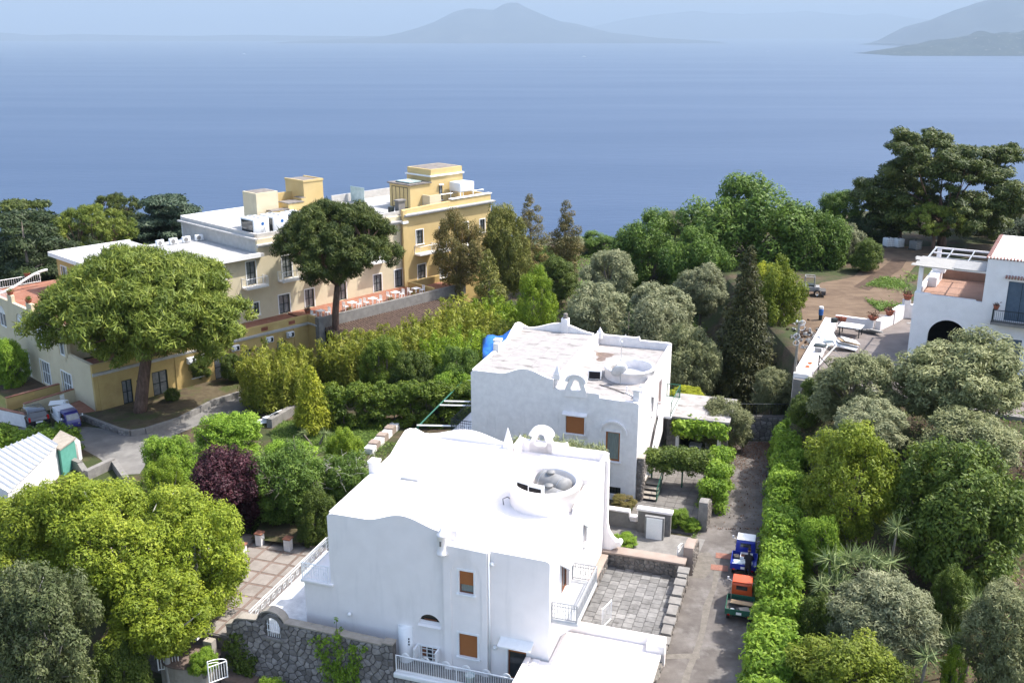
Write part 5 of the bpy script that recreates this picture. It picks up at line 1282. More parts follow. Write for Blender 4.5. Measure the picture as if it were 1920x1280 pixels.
MB().slab([(1.6 * math.cos(R(a)), 1.3 * math.sin(R(a))) for a in range(0, 360, 18)], -1.6, .0).build('base', MATS['coping'], lg); MB().slab([(1.7 * math.cos(R(a)), 1.4 * math.sin(R(a))) for a in range(0, 360, 18)], .0, .06).build('rim', MATS['brick_strip'], lg)
# raised bed with kerb under the umbrella pine
bed = [(150, 778), (225, 806), (245, 810), (272, 806), (335, 786), (400, 752), (455, 735), (470, 715), (455, 700), (190, 772)]
fb = empty('raised_bed', (0, 0, 0), 0, 'raised dry garden bed with stone kerb under the large umbrella pine', 'garden bed')
bp_ = px(bed, .3)
MB().slab(bp_, -.3, .42).build('soil', MATS['bed_soil'], fb)
for k in range(7):
    a, b_ = Vector((*bp_[k], 0)), Vector((*bp_[k + 1], 0)); d = (b_ - a); nrm_ = Vector((d.y, -d.x, 0)).normalized(); L_ = d.length
    if k in (0, 1): stones(fb, lambda s_, z, dd, a=a, d=d, n_=nrm_: tuple(a + d.normalized() * s_ - n_ * (dd - .16) + Vector((0, 0, z))), 0, L_, -.28, .4, .36, 'stone', asp=.6)
    mb = MB(); c = [a + nrm_ * .18, b_ + nrm_ * .18, b_ - nrm_ * .12, a - nrm_ * .12]; mb.add([(p.x, p.y, -.3) for p in c] + [(p.x, p.y, .47) for p in c], [(3, 2, 1, 0), (4, 5, 6, 7), (0, 1, 5, 4), (1, 2, 6, 5), (2, 3, 7, 6), (3, 0, 4, 7)]); mb.build('kerb', MATS['concrete'], fb)
# hotel's small front terraces at the left
lt_ = empty('hotel_front_terrace', (0, 0, 0), 0, 'small red-tiled terrace with yellow dividing walls at the hotel left corner', 'terrace')
MB().slab(px([(100, 770), (150, 750), (185, 775), (150, 782)], .3), -.3, .32).build('floor', MATS['terracotta'], lt_)
for (a, b_, c, d, mt_) in ((12, 757, 112, 730, 'ochre'), (46, 768, 152, 736, 'cream'), (-30, 770, 60, 790, 'white_old')):
    p_, q_ = P(a, b_, .6), P(c, d, .6); dv = (q_ - p_).normalized(); nv = Vector((-dv.y, dv.x, 0)) * .12
    mb = MB(); k4 = [p_ - nv, q_ - nv, q_ + nv, p_ + nv]; mb.add([(v.x, v.y, -.4) for v in k4] + [(v.x, v.y, 1.1) for v in k4], [(3, 2, 1, 0), (4, 5, 6, 7), (0, 1, 5, 4), (1, 2, 6, 5), (2, 3, 7, 6), (3, 0, 4, 7)]); mb.build('dividing_wall', MATS[mt_], lt_)
    mb = MB(); k4 = [p_ - nv * 1.25, q_ - nv * 1.25, q_ + nv * 1.25, p_ + nv * 1.25]; mb.add([(v.x, v.y, 1.1) for v in k4] + [(v.x, v.y, 1.16) for v in k4], [(3, 2, 1, 0), (4, 5, 6, 7), (0, 1, 5, 4), (1, 2, 6, 5), (2, 3, 7, 6), (3, 0, 4, 7)]); mb.build('coping', MATS['terracotta'], lt_)
table(P(108, 770, .33), .3, 'large pale table on the small red-tiled hotel terrace', 1.1); chair(P(122, 760, .33), 1.2, 'white chair behind the large table on the red-tiled terrace'); chair(P(128, 772, .33), 2.6, 'white chair right of the large table on the red-tiled terrace')
# shed and hut at the left
sh = empty('metal_roof_shed', (0, 0, 0), 0, 'long white shed with ribbed white metal roof at the left edge', 'shed')
A_, B_ = P(108, 834, 2.3), P(16, 924, 2.3); C_, D_ = P(72, 812, 2.6), P(-66, 870, 2.6)
n_ = 26
for k in range(13):
    mb = MB(); t0, t1 = k / 13, (k + 1) / 13; a0, a1, c0, c1 = A_.lerp(B_, t0), A_.lerp(B_, t1), C_.lerp(D_, t0), C_.lerp(D_, t1)
    mb.add([a0, a1, c1, c0], [(0, 1, 2, 3)]); mb.bar(a0 + Vector((0, 0, .03)), c0 + Vector((0, 0, .03)), .12); mb.build('roof_sheet', MATS['rib_white'], sh)
def vwall(a, b_, z0, z1, mt, nm, par): return MB().add([(a.x, a.y, z0), (b_.x, b_.y, z0), (b_.x, b_.y, z1), (a.x, a.y, z1)], [(0, 1, 2, 3)]).build(nm, MATS[mt], par)
ins = (C_ - A_).normalized() * .15
vwall(A_ + ins, B_ + ins, -.2, 2.29, 'white_old', 'wall', sh); vwall(B_ + ins, D_, -.2, 2.35, 'white_old', 'wall', sh); vwall(A_ + ins, C_, -.2, 2.35, 'white_old', 'wall', sh); vwall(C_, D_, -.2, 2.55, 'white_old', 'wall', sh)
hu = empty('garden_hut', (0, 0, 0), 0, 'small flat-roofed hut with teal door beside the metal-roofed shed', 'hut')
q4 = [P(92, 832, 2.1), P(113, 806, 2.1), P(142, 820, 2.1), P(112, 842, 2.1)]
MB().slab([(v.x, v.y) for v in q4], 1.98, 2.1).build('roof', MATS['coping'], hu)
cen = sum(q4, Vector()) / 4; i4 = [cen + (v - cen) * .9 for v in q4]
for a, b_, mt_, nm_ in ((0, 3, 'teal_paint', 'door'), (3, 2, 'teal_paint', 'door'), (2, 1, 'white_old', 'wall'), (1, 0, 'white_old', 'wall')): vwall(i4[a], i4[b_], -.2, 1.98, mt_, nm_, hu)
hu2 = MB().slab(px([(133, 826), (140, 818), (150, 826), (145, 832)], 1.4), -.2, 1.4).build('white_box_shed', MATS['white_old']); tag(hu2, 'small white masonry box right of the teal door hut', 'shed')
for i, (pts_, lb) in enumerate((([(118, 852), (150, 865), (160, 880)], 'broken low concrete wall behind the shed above the walnut'), ([(160, 882), (212, 858), (236, 892)], 'broken low concrete wall corner beside the driveway'))):
    t = empty('broken_wall', (0, 0, 0), 0, lb, 'wall')
    for k in range(len(pts_) - 1):
        a, b_ = P(*pts_[k], .7), P(*pts_[k + 1], .7); dv = (b_ - a).normalized(); nv = Vector((-dv.y, dv.x, 0)) * .2; mb = MB(); k4 = [a - nv, b_ - nv, b_ + nv, a + nv]; mb.add([(v.x, v.y, -.3) for v in k4] + [(v.x, v.y, .7 - .1 * k) for v in k4], [(3, 2, 1, 0), (4, 5, 6, 7), (0, 1, 5, 4), (1, 2, 6, 5), (2, 3, 7, 6), (3, 0, 4, 7)]); mb.build('section', MATS['concrete'], t)
# low wall with clay pots beside the lawn
lw2 = empty('lawn_wall', (0, 0, 0), 0, 'crumbling pale low wall with clay trim at the right edge of the lawn', 'wall')
a, b_ = P(742, 793, .4), P(690, 842, .4); dv = (b_ - a).normalized(); nv = Vector((-dv.y, dv.x, 0)) * .35
for k in range(7):
    s_, e_ = a.lerp(b_, k / 7), a.lerp(b_, (k + .96) / 7); mb = MB(); k4 = [s_ - nv, e_ - nv, e_ + nv, s_ + nv]; mb.add([(v.x, v.y, -.1) for v in k4] + [(v.x, v.y, .45 + .12 * (k % 2)) for v in k4], [(3, 2, 1, 0), (4, 5, 6, 7), (0, 1, 5, 4), (1, 2, 6, 5), (2, 3, 7, 6), (3, 0, 4, 7)]); mb.build('block', MATS['coping_pink' if k % 2 else 'white_old'], lw2)
a, b_ = P(505, 795, .3), P(562, 762, .3); dv = (b_ - a).normalized(); nv = Vector((-dv.y, dv.x, 0)) * .25; mb = MB(); k4 = [a - nv, b_ - nv, b_ + nv, a + nv]; mb.add([(v.x, v.y, -.1) for v in k4] + [(v.x, v.y, .75) for v in k4], [(3, 2, 1, 0), (4, 5, 6, 7), (0, 1, 5, 4), (1, 2, 6, 5), (2, 3, 7, 6), (3, 0, 4, 7)]); o = mb.build('boundary_wall', MATS['concrete']); tag(o, 'low grey boundary wall between driveway and lawn', 'wall')
for k in range(3):
    q = P(488 + k * 14, 787 - k * 4, .5); o = MB().cbox((0, 0, 0), (1.2, .55, .05)).build('plastic_sheet', MATS['plastic_white']); o.location = (q.x, q.y, .35 + k * .2); o.rotation_euler = (.3 - .2 * k, .25 * k, .5 + k); tag(o, ['left', 'middle', 'right'][k] + ' discarded white sheet by the wall at the driveway end', 'sheet')
# retaining wall and parapets of the right-hand yard
yw = empty('yard_wall', H3.w(0, 0, 0), H3.a, 'whitewashed parapet wall round the cluttered yard of the right-hand villa', 'wall')
W3 = [(-5.7, -9.9), (-7.35, 6.5), (-3.9, 6.9)]
def seg(a, b_, z0, z1, th, mt, nm):
    a, b_ = Vector((*a, 0)), Vector((*b_, 0)); dv = (b_ - a).normalized(); nv = Vector((-dv.y, dv.x, 0)) * th / 2; mb = MB(); k4 = [a - nv, b_ - nv, b_ + nv, a + nv]
    mb.add([(v.x, v.y, z0) for v in k4] + [(v.x, v.y, z1) for v in k4], [(3, 2, 1, 0), (4, 5, 6, 7), (0, 1, 5, 4), (1, 2, 6, 5), (2, 3, 7, 6), (3, 0, 4, 7)]); return mb.build(nm, MATS[mt], yw)
seg((-5.75, -9.9), (-7.35, 6.5), 4.2, 6.1, 1.1, 'white_villa', 'parapet'); seg((-7.1, 6.9), (-3.9, 6.95), 4.2, 6.3, .35, 'white_old', 'parapet'); seg((-6.2, -10.1), (3.0, -10.1), 2.5, 5.75, .4, 'concrete', 'retaining_wall'); seg((3.0, -10.1), (14, -9.6), 3.2, 5.6, .4, 'concrete', 'retaining_wall')
seg((-3.6, 7.2), (-3.0, 9.8), 4.8, 6.2, .5, 'white_villa', 'parapet'); seg((-2.9, 10.0), (-2.5, 12.4), 4.8, 6.6, .45, 'white_villa', 'parapet'); seg((-1.9, 12.9), (-.2, 13.0), 4.8, 6.6, .4, 'white_villa', 'parapet'); seg((-2.5, 12.6), (-2.0, 12.9), 4.8, 7.0, .5, 'white_old', 'pier')
# ---------------------------------------------------------------- vehicles
def wheel(par, loc, r_=.22, w=.13, rz=0.0):
    mb = MB(); mb.lathe([(r_ * .6, -w / 2), (r_ * .95, -w / 2), (r_, -w / 4), (r_, w / 4), (r_ * .95, w / 2), (r_ * .6, w / 2)], (0, 0), 18)
    o_ = mb.build('wheel', MATS['tyre'], par, smooth=True); o_.rotation_euler = (R(90), 0, rz); o_.location = loc
    MB().lathe([(0, -w * .3), (r_ * .6, -w * .45), (r_ * .62, w * .45), (0, w * .3)], (0, 0), 14).build('rim', MATS['chrome'], o_)
def ape(loc, rz, label, cab, bed, roof, plate=True, inner=None):
    t = empty('three_wheeler_truck', loc, rz, label, 'truck')
    # cab: side outline swept over the width with a narrower top
    prof = [(1.48, .32), (1.5, .62), (1.42, .86), (1.12, 1.42), (.92, 1.52), (.22, 1.52), (.12, 1.42), (.12, .3)]
    def hw(z): return .62 if z < .8 else .62 - (z - .8) * .13
    n = len(prof); mb = MB()
    front = lambda x: 1.0 if x < 1.2 else 1 - (x - 1.2) * .55
    vs = [(x, hw(z) * front(x), z) for x, z in prof] + [(x, -hw(z) * front(x), z) for x, z in prof]
    mb.add(vs, [tuple(range(n)), tuple(reversed(range(n, 2 * n)))] + [(i, (i + 1) % n, n + (i + 1) % n, n + i) for i in range(n)])
    cb = mb.build('cab', MATS[cab], t, bevel=.05, seg=3)
    MB().box(.16, 1.02, -.52, .52, 1.515, 1.56).build('cab_roof', MATS[roof], t, bevel=.04, seg=3)
    MB().box(.105, .125, -.3, .3, 1.12, 1.36).build('rear_window', MATS['glass_dark'], t)
    q = [(1.395, .47, .95), (1.395, -.47, .95), (1.165, -.44, 1.37), (1.165, .44, 1.37)]
    MB().add([(a + .025, b_, c + .012) for a, b_, c in q] + [(a - .02, b_, c) for a, b_, c in q], [(0, 1, 2, 3), (7, 6, 5, 4), (0, 4, 5, 1), (1, 5, 6, 2), (2, 6, 7, 3), (3, 7, 4, 0)]).build('windscreen', MATS['glass_grey'], t)
    for s_ in (-1, 1):
        yb = s_ * .6; MB().add([(.3, s_ * .592, .98), (1.0, s_ * .592, .98), (.92, s_ * .55, 1.36), (.3, s_ * .55, 1.36), (.3, s_ * .57, .98), (1.0, s_ * .57, .98), (.92, s_ * .53, 1.36), (.3, s_ * .53, 1.36)], [(0, 1, 2, 3), (7, 6, 5, 4), (0, 4, 5, 1), (1, 5, 6, 2), (2, 6, 7, 3), (3, 7, 4, 0)]).build('side_window', MATS['glass_dark'], t)
        MB().cbox((1.52, s_ * .36, .62), (.05, .15, .13)).build('headlight', MATS['chrome'], t, bevel=.02)
        mb = MB(); mb.bar((1.1, s_ * .58, 1.05), (1.18, s_ * .78, 1.1), .02); mb.cbox((1.18, s_ * .8, 1.15), (.04, .1, .16)); mb.build('mirror', MATS['white_paint'], t)
        MB().cbox((-1.475, s_ * .52, .5), (.04, .12, .09)).build('tail_light', MATS['red_lamp'], t)
    MB().box(1.47, 1.53, -.2, .2, .3, .42).build('bumper', MATS['black_paint'], t)
    # load bed with sides
    MB().box(-1.45, .06, -.7, .7, .5, .56).build('bed_floor', MATS[inner or bed], t)
    for a, b_, c, d in ((-1.45, .06, -.73, -.69), (-1.45, .06, .69, .73), (-1.49, -1.45, -.73, .73), (.06, .1, -.73, .73)): MB().box(a, b_, c, d, .5, .84).build('bed_side', MATS[bed], t, bevel=.012, seg=1)
    MB().box(-1.3, 1.0, -.35, .35, .3, .49).build('chassis', MATS['black_paint'], t)
    if plate: MB().box(-1.51, -1.495, -.14, .14, .56, .7).build('number_plate', MATS['white_paint'], t)
    wheel(t, (-1.0, -.58, .22)); wheel(t, (-1.0, .58, .22)); wheel(t, (1.1, 0, .22), .2)
    return t
LH = math.atan2(1, .30)
a1 = P(1394, 1083, 0) + Vector((.36, 1.45, 0))
ape(a1, LH, 'blue three-wheeled truck with white cab roof parked by the lane hedge', 'blue_car', 'blue_car', 'white_paint')
a2 = P(1386, 1170, 0) + Vector((.36, 1.45, 0))
ape(a2, LH, 'orange three-wheeled truck with green load bed parked behind the blue one', 'orange_car', 'dark_green_car', 'orange_car', inner='mortar')
ape(P(140, 808, 0) + Vector((-.9, 1.0, .02)), R(-48), 'dark blue three-wheeled truck with white load box by the stone kerb', 'purple_car', 'white_paint', 'purple_car', inner='tank_grey')
bx = empty('load_box', P(140, 808, 0) + Vector((-1.35, 1.55, .58)), R(-48), 'white box carried on the dark blue truck by the kerb', 'box'); MB().box(-.8, .55, -.64, .64, 0, .75).build('body', MATS['plastic_white'], bx, bevel=.02); MB().box(-.82, .57, -.66, .66, .75, .8).build('lid', MATS['white_old'], bx)
def onbed(base, rz, x, y, z): return base + Matrix.Rotation(rz, 3, 'Z') @ Vector((x, y, z))
def small(name, mt, c, d, rz, label, cat, bevel=0.0):
    o_ = MB().cbox((0, 0, d[2] / 2), d).build(name, MATS[mt], bevel=bevel); o_.location = c; o_.rotation_euler = (0, 0, rz); tag(o_, label, cat); return o_
cr = empty('crate', onbed(a1, LH, -.35, -.1, .57), LH, 'white-edged crate with reddish load on the blue truck bed', 'crate')
for a, b_, c, d in ((-.25, .25, -.34, -.31), (-.25, .25, .31, .34), (-.28, -.25, -.34, .34), (.25, .28, -.34, .34)): MB().box(a, b_, c, d, 0, .3).build('side', MATS['plastic_white'], cr)
MB().box(-.25, .25, -.31, .31, .0, .2).build('load', MATS['brown_frame'], cr)
small('plastic_bag', 'glass_pane', onbed(a1, LH, -.85, .05, .57), (.5, 1.1, .14), LH + .2, 'crumpled pale sheet lying across the blue truck bed', 'sheet', .05)
small('white_board', 'plastic_white', onbed(a1, LH, -1.22, .35, .57), (.3, .55, .1), LH, 'white board at the tailgate of the blue truck', 'board')
small('tool_box', 'mortar', onbed(a1, LH, -.3, .45, .57), (.4, .35, .18), LH + .3, 'grey bag of tools in the front corner of the blue truck bed', 'bag', .04)
small('cardboard_sheet', 'cardboard', onbed(a2, LH, -.55, -.1, .72), (.35, 1.2, .04), LH - .05, 'flat brown cardboard across the orange truck bed', 'cardboard')
small('folded_tarp', 'coping', onbed(a2, LH, -1.05, -.3, .57), (.55, .55, .1), LH + .4, 'folded beige sacking in the green truck bed', 'sacking', .04)
t = empty('spare_wheel', onbed(a2, LH, -1.2, .35, .60), 0, 'spare wheel with pale rim lying in the green truck bed', 'wheel'); mb = MB(); mb.lathe([(.1, 0), (.2, .0), (.22, .05), (.2, .1), (.1, .1)], (0, 0), 18); mb.build('tyre', MATS['tyre'], t, smooth=True); MB().lathe([(0, .07), (.12, .09), (.14, .1), (.14, .05)], (0, 0), 14).build('rim', MATS['white_paint'], t)
mb = MB(); mb.tube([onbed(a2, LH, -.1, .52, .6), onbed(a2, LH, .15, .55, 1.58)], .02, 6); o = mb.build('broom_stick', MATS['coping']); tag(o, 'thin pole leaning on the orange cab from the green bed', 'pole')
# black hatchback
def car(loc, rz, label):
    t = empty('parked_car', loc, rz, label, 'car')
    side = [(-1.8, .35), (-1.85, .75), (-1.72, .95), (-1.55, 1.38), (-1.1, 1.5), (.1, 1.48), (.75, 1.0), (1.6, .85), (1.85, .65), (1.85, .35)]
    def hw(z): return .82 if z < .95 else .82 - (z - .95) * .32
    n = len(side); mb = MB()
    mb.add([(x, hw(z), z) for x, z in side] + [(x, -hw(z), z) for x, z in side], [tuple(range(n)), tuple(reversed(range(n, 2 * n)))] + [(i, (i + 1) % n, n + (i + 1) % n, n + i) for i in range(n)])
    mb.build('body', MATS['black_car'], t, bevel=.06, seg=3)
    MB().add([(-1.76, .62, 1.0), (-1.76, -.62, 1.0), (-1.58, -.56, 1.36), (-1.58, .56, 1.36), (-1.72, .62, 1.0), (-1.72, -.62, 1.0), (-1.54, -.56, 1.36), (-1.54, .56, 1.36)], [(0, 1, 2, 3), (7, 6, 5, 4), (0, 4, 5, 1), (1, 5, 6, 2), (2, 6, 7, 3), (3, 7, 4, 0)]).build('rear_window', MATS['glass_dark'], t)
    MB().add([(.78, .62, 1.03), (.78, -.62, 1.03), (.16, -.56, 1.47), (.16, .56, 1.47), (.74, .62, 1.0), (.74, -.62, 1.0), (.12, -.56, 1.44), (.12, .56, 1.44)], [(0, 1, 2, 3), (7, 6, 5, 4), (0, 4, 5, 1), (1, 5, 6, 2), (2, 6, 7, 3), (3, 7, 4, 0)]).build('windscreen', MATS['glass_grey'], t)
    for s_ in (-1, 1):
        MB().add([(-1.4, s_ * .815, 1.02), (.5, s_ * .815, 1.02), (.1, s_ * .70, 1.40), (-1.2, s_ * .70, 1.40), (-1.4, s_ * .78, 1.02), (.5, s_ * .78, 1.02), (.1, s_ * .66, 1.40), (-1.2, s_ * .66, 1.40)], [(0, 1, 2, 3), (7, 6, 5, 4), (0, 4, 5, 1), (1, 5, 6, 2), (2, 6, 7, 3), (3, 7, 4, 0)]).build('side_window', MATS['glass_dark'], t)
        MB().cbox((-1.80, s_ * .68, .9), (.1, .14, .34)).build('tail_light', MATS['red_lamp'], t); MB().cbox((1.8, s_ * .6, .68), (.1, .25, .12)).build('headlight', MATS['chrome'], t)
        for x in (-1.2, 1.2): wheel(t, (x, s_ * .74, .3), .3, .2)
    MB().box(-1.88, -1.86, -.26, .26, .58, .7).build('number_plate', MATS['white_paint'], t)
car(P(88, 806, 0) + Vector((-1.7, 1.6, .02)), R(128), 'black hatchback half hidden by the hedge beside the dark blue truck')
# small loader in the field
t = empty('mini_loader', P(1524, 556, PLAT) + Vector((0, .5, .03)), R(-15), 'small dusty four-wheeled loader at the edge of the dirt field', 'loader')
MB().box(-.9, .7, -.5, .5, .45, .95).build('body', MATS['tank_grey'], t, bevel=.05); MB().box(-.5, .3, -.4, .4, .95, 1.1).build('seat_deck', MATS['dark_frame'], t)
mb = MB(); [mb.bar((x, y, .95), (x, y, 1.9), .07) for x in (-.7, .2) for y in (-.45, .45)]; mb.bar((-.7, -.45, 1.9), (.2, -.45, 1.9), .07); mb.bar((-.7, .45, 1.9), (.2, .45, 1.9), .07); mb.bar((-.7, -.45, 1.9), (-.7, .45, 1.9), .07); mb.build('roll_cage', MATS['rubble'], t)
mb = MB(); mb.box(.9, 1.3, -.7, .7, .2, .6); mb.build('bucket', MATS['mortar'], t); mb = MB(); mb.bar((.3, .4, .9), (1.0, .4, .5), .09); mb.bar((.3, -.4, .9), (1.0, -.4, .5), .09); mb.build('arms', MATS['tank_grey'], t)
for x in (-.6, .5):
    for y in (-.6, .6): wheel(t, (x, y, .34), .34, .24)
for i, (a, b_, lb) in enumerate(((1665, 463, 'leftmost white bulk container at the far edge of the field'), (1683, 464, 'middle white bulk container at the far edge of the field'), (1715, 468, 'rightmost grey-white bulk container at the far edge of the field'))):
    t = empty('bulk_container', P(a, b_, PLAT), .2 + .2 * i, lb, 'container', 'bulk containers by the far trees'); MB().box(-.5, .5, -.5, .5, .14, 1.1).build('tank', MATS['plastic_white' if i < 2 else 'tank_grey'], t, bevel=.06); MB().box(-.55, .55, -.55, .55, 0, .13).build('pallet', MATS['mortar'], t)
    mb = MB()
    for k in range(5): mb.bar((-.52, -.53, .14 + k * .23), (.52, -.53, .14 + k * .23), .02); mb.bar((-.52 + k * .26, -.53, .14), (-.52 + k * .26, -.53, 1.1), .02)
    mb.build('cage', MATS['grey_steel'], t); MB().lathe([(0, 1.1), (.12, 1.1), (.12, 1.16), (0, 1.17)], (0, 0), 10).build('cap', MATS['dark_frame'], t)
t = empty('field_pump', P(1538, 600, PLAT), 0, 'blue and white pump standing on the rubble at the field edge', 'pump'); MB().lathe([(0, 0), (.16, 0), (.16, .5), (0, .5)], (0, 0), 12).build('base', MATS['dark_frame'], t); MB().lathe([(0, .5), (.2, .5), (.22, .95), (.14, 1.05), (0, 1.05)], (0, 0), 12).build('head', MATS['plastic_blue'], t); MB().lathe([(0, 1.05), (.2, 1.05), (.2, 1.25), (0, 1.27)], (0, 0), 12).build('cover', MATS['plastic_white'], t)
# ---------------------------------------------------------------- yard clutter
def yl(u, v, z=PLAT + .05): return H3.w(u, v, z)
t = empty('work_table', yl(-5.3, 4.6), H3.a, 'white-topped table in the cluttered yard', 'table'); MB().box(-.95, .95, -.7, .7, .8, .86).build('top', MATS['white_paint'], t); [MB().box(a - .04, a + .04, b_ - .04, b_ + .04, 0, .8).build('leg', MATS['dark_frame'], t) for a in (-.8, .8) for b_ in (-.6, .6)]
bl = ['lowest board of the leaning white stack in the yard', 'second board of the leaning white stack in the yard', 'third board of the leaning white stack in the yard', 'tan board of the leaning stack in the yard', 'top white panel of the leaning stack in the yard']
for k in range(5):
    o_ = MB().cbox((0, 0, 0), (2.0 - .15 * k, 1.2 - .08 * k, .05)).build('building_board', MATS[['white_old', 'white_paint', 'white_old', 'cardboard', 'white_paint'][k]]); o_.location = yl(-4.9 + .1 * k, .2 + .1 * k, PLAT + .35 + .10 * k); o_.rotation_euler = (.12 * math.sin(k * 2), .16 + .03 * k, H3.a + .2 + .12 * k); tag(o_, bl[k], 'board')
gl = ['left glass pane leaning on the yard parapet', 'right glass pane leaning on the yard parapet']
for k in range(2): o_ = MB().box(-.9, .9, -.02, .02, 0, 1.3).build('glass_sheet', MATS['glass_pane']); o_.location = yl(-6.2 + .15 * k, 2.2 - 1.5 * k, PLAT + .06); o_.rotation_euler = (R(-38), 0, H3.a + R(84)); tag(o_, gl[k], 'glass pane')
for k, (u_, v_, mt_, d_, lb) in enumerate(((-6.2, -2.4, 'dark_frame', (.9, .7, .12), 'dark flat panel lying on the yard parapet'), (-6.0, -3.9, 'tank_grey', (.5, .4, .3), 'grey box on the yard parapet'), (-5.9, -1.0, 'glass_pane', (.6, .6, .25), 'bundle of wire mesh on the yard parapet'), (-6.85, 5.2, 'dark_frame', (.5, .35, .35), 'dark crate at the upper corner of the yard parapet'))): small('yard_box', mt_, yl(u_, v_, 6.12), d_, H3.a + .3 * k, lb, 'box', .02)
for k in range(3): pot(yl(-6.7 + .28 * k, 5.75, 6.12), .2, .4, ['left', 'middle', 'right'][k] + ' clay jar of the row on the upper yard parapet', None, 'clay jar', 'clay jars on the yard parapet')
pot(yl(-4.0, 6.9, 6.32), .42, .3, 'wide clay bowl planter on the yard back wall', 'lf_dry'); pot(yl(-3.1, 9.5, 6.22), .38, .45, 'clay planter on the white wall behind the yard', 'lf_dry'); pot(yl(-2.2, 12.75, 7.02), .4, .45, 'clay planter on the tall pier by the villa', 'lf_dry')
for k in range(5): o_ = MB().cbox((0, 0, 0), (1.5 - .1 * k, .28, .08)).build('timber_plank', MATS['mortar_light' if k % 2 else 'rubble']); o_.location = yl(-4.4 + .25 * k, 6.2 - .12 * k, PLAT + .1 + .08 * k); o_.rotation_euler = (0, .05, H3.a + .1 - .06 * k); tag(o_, ['bottom', 'second', 'middle', 'fourth', 'top'][k] + ' plank of the timber pile under the yard back wall', 'plank')
mb = MB(); mb.tube([yl(-5.2, -8.2, 6.0), yl(-5.0, -5.4, 6.35), yl(-4.8, -3.2, 6.6)], .05, 6); o = mb.build('long_plank', MATS['white_paint']); tag(o, 'long white pole lying along the yard parapet', 'pole')
for k in range(2): o_ = MB().lathe([(.1, -.03), (.18, -.03), (.18, .03), (.1, .03)], (0, 0), 10).build('cable_roll', MATS['orange_net']); o_.location = yl(-5.8 + .05 * k, -7.2 - .9 * k, 6.15); tag(o_, ['upper', 'lower'][k] + ' orange cable roll on the yard parapet', 'cable roll')
st_ = empty('trestle', yl(-4.2, -7.4), H3.a, 'dark steel trestle frame in the lower yard', 'trestle'); mb = MB(); mb.bar((-.9, 0, 0), (-.9, 0, 1.6), .07); mb.bar((-.9, 0, 1.5), (.4, -.6, .6), .06); mb.bar((.9, -.4, 0), (.4, -.6, .6), .06); mb.build('frame', MATS['dark_frame'], st_)
table(yl(-3.2, -8.9), H3.a, 'low white table at the lower end of the yard', 1.2)
rub = empty('rubble_heap', P(1512, 632, PLAT), 0, 'heap of broken stones and rubble left of the yard', 'rubble')
for k in range(60):
    a = random.uniform(0, 6.28); rr_ = abs(random.gauss(0, 1.5)); s_ = random.uniform(.12, .34)
    o_ = MB().add([(random.uniform(-1, 1) * s_ * .6 + dx * s_, random.uniform(-.3, .3) * s_ + dy * s_, dz * s_ * .8) for dx, dy, dz in ((-.7, -.7, 0), (.7, -.6, 0), (.6, .7, 0), (-.6, .6, 0), (-.5, -.4, .8), (.4, -.5, .9), (.5, .4, .7), (-.3, .5, .8))], [(3, 2, 1, 0), (4, 5, 6, 7), (0, 1, 5, 4), (1, 2, 6, 5), (2, 3, 7, 6), (3, 0, 4, 7)]).build('stone', MATS['rubble' if k % 3 else 'dark_dirt'], rub); o_.location = (rr_ * math.cos(a), rr_ * math.sin(a) * 1.6, .25 * max(0, 1 - rr_ / 2)); o_.rotation_euler = (random.random(), random.random(), a)
tag(MB().box(0, .9, 0, .55, 0, .01).build('door_mat', MATS['tank_grey']), 'striped mat on the tiled landing beside the villa', 'mat').location = yl(-1.6, 10.6, PLAT + .05)
# ---------------------------------------------------------------- pole and wires
pb = Vector((20.9, 70.2, 2.0)); pt_ = Vector((20.85, 69.9, 9.95))
t = empty('utility_pole', pb, 0, 'weathered wooden utility pole with coiled cables at the yard corner', 'utility pole')
L0 = lambda p: Vector(p) - pb
mb = MB(); mb.tube([(0, 0, -1.5), L0(pt_)], [.13, .09], 8); mb.build('pole', MATS['wood_pole'], t)
for k, dz in enumerate((.1, .45, 1.1, 1.6)):
    mb = MB(); c = L0(pt_) - Vector((0, 0, dz)); mb.tube([c + Vector((.22 * math.cos(a) + (.2 if k < 2 else -.12), -.05, .2 * math.sin(a))) for a in np.linspace(0, 6.28, 12)], .025, 5); mb.build('cable_coil', MATS['white_old'], t)
for s_ in (-.18, .22): mb = MB(); mb.lathe([(0, 0), (.05, 0), (.07, .06), (.05, .14), (0, .15)], (s_, 0), 8); o_ = mb.build('insulator', MATS['white_paint'], t); o_.location = L0(pt_) + Vector((0, 0, -.05))
mb = MB(); mb.bar(L0(pt_) + Vector((-.3, 0, -.08)), L0(pt_) + Vector((.35, 0, -.08)), .05); mb.build('crossarm', MATS['wood_pole'], t)
e1 = [Vector((38, 44, 5.0)), Vector((40, 43, 5.2))]
for k, e in enumerate(e1):
    mb = MB(); s_ = pt_ + Vector((.1, 0, -.1 - .5 * k)); mb.tube([s_.lerp(e, i / 14) - Vector((0, 0, 2.0 * (1 - (2 * i / 14 - 1) ** 2))) for i in range(15)], .014, 4); o = mb.build('overhead_wire', MATS['rubble']); tag(o, ['upper', 'lower'][k] + ' thin overhead wire sagging across the right-hand olive trees', 'wire')
# lane covers
for k, (a, b_) in enumerate(((1358, 1042), (1349, 1064))):
    mb = MB(); mb.box(-.5, .5, -.32, .32, 0, .012); o = mb.build('drain_cover', MATS['red_manhole']); q = P(a, b_, .02); o.location = q; o.rotation_euler = (0, 0, H1.a + .1); tag(o, ['farther', 'nearer'][k] + ' reddish rectangular drain cover in the lane', 'drain cover')
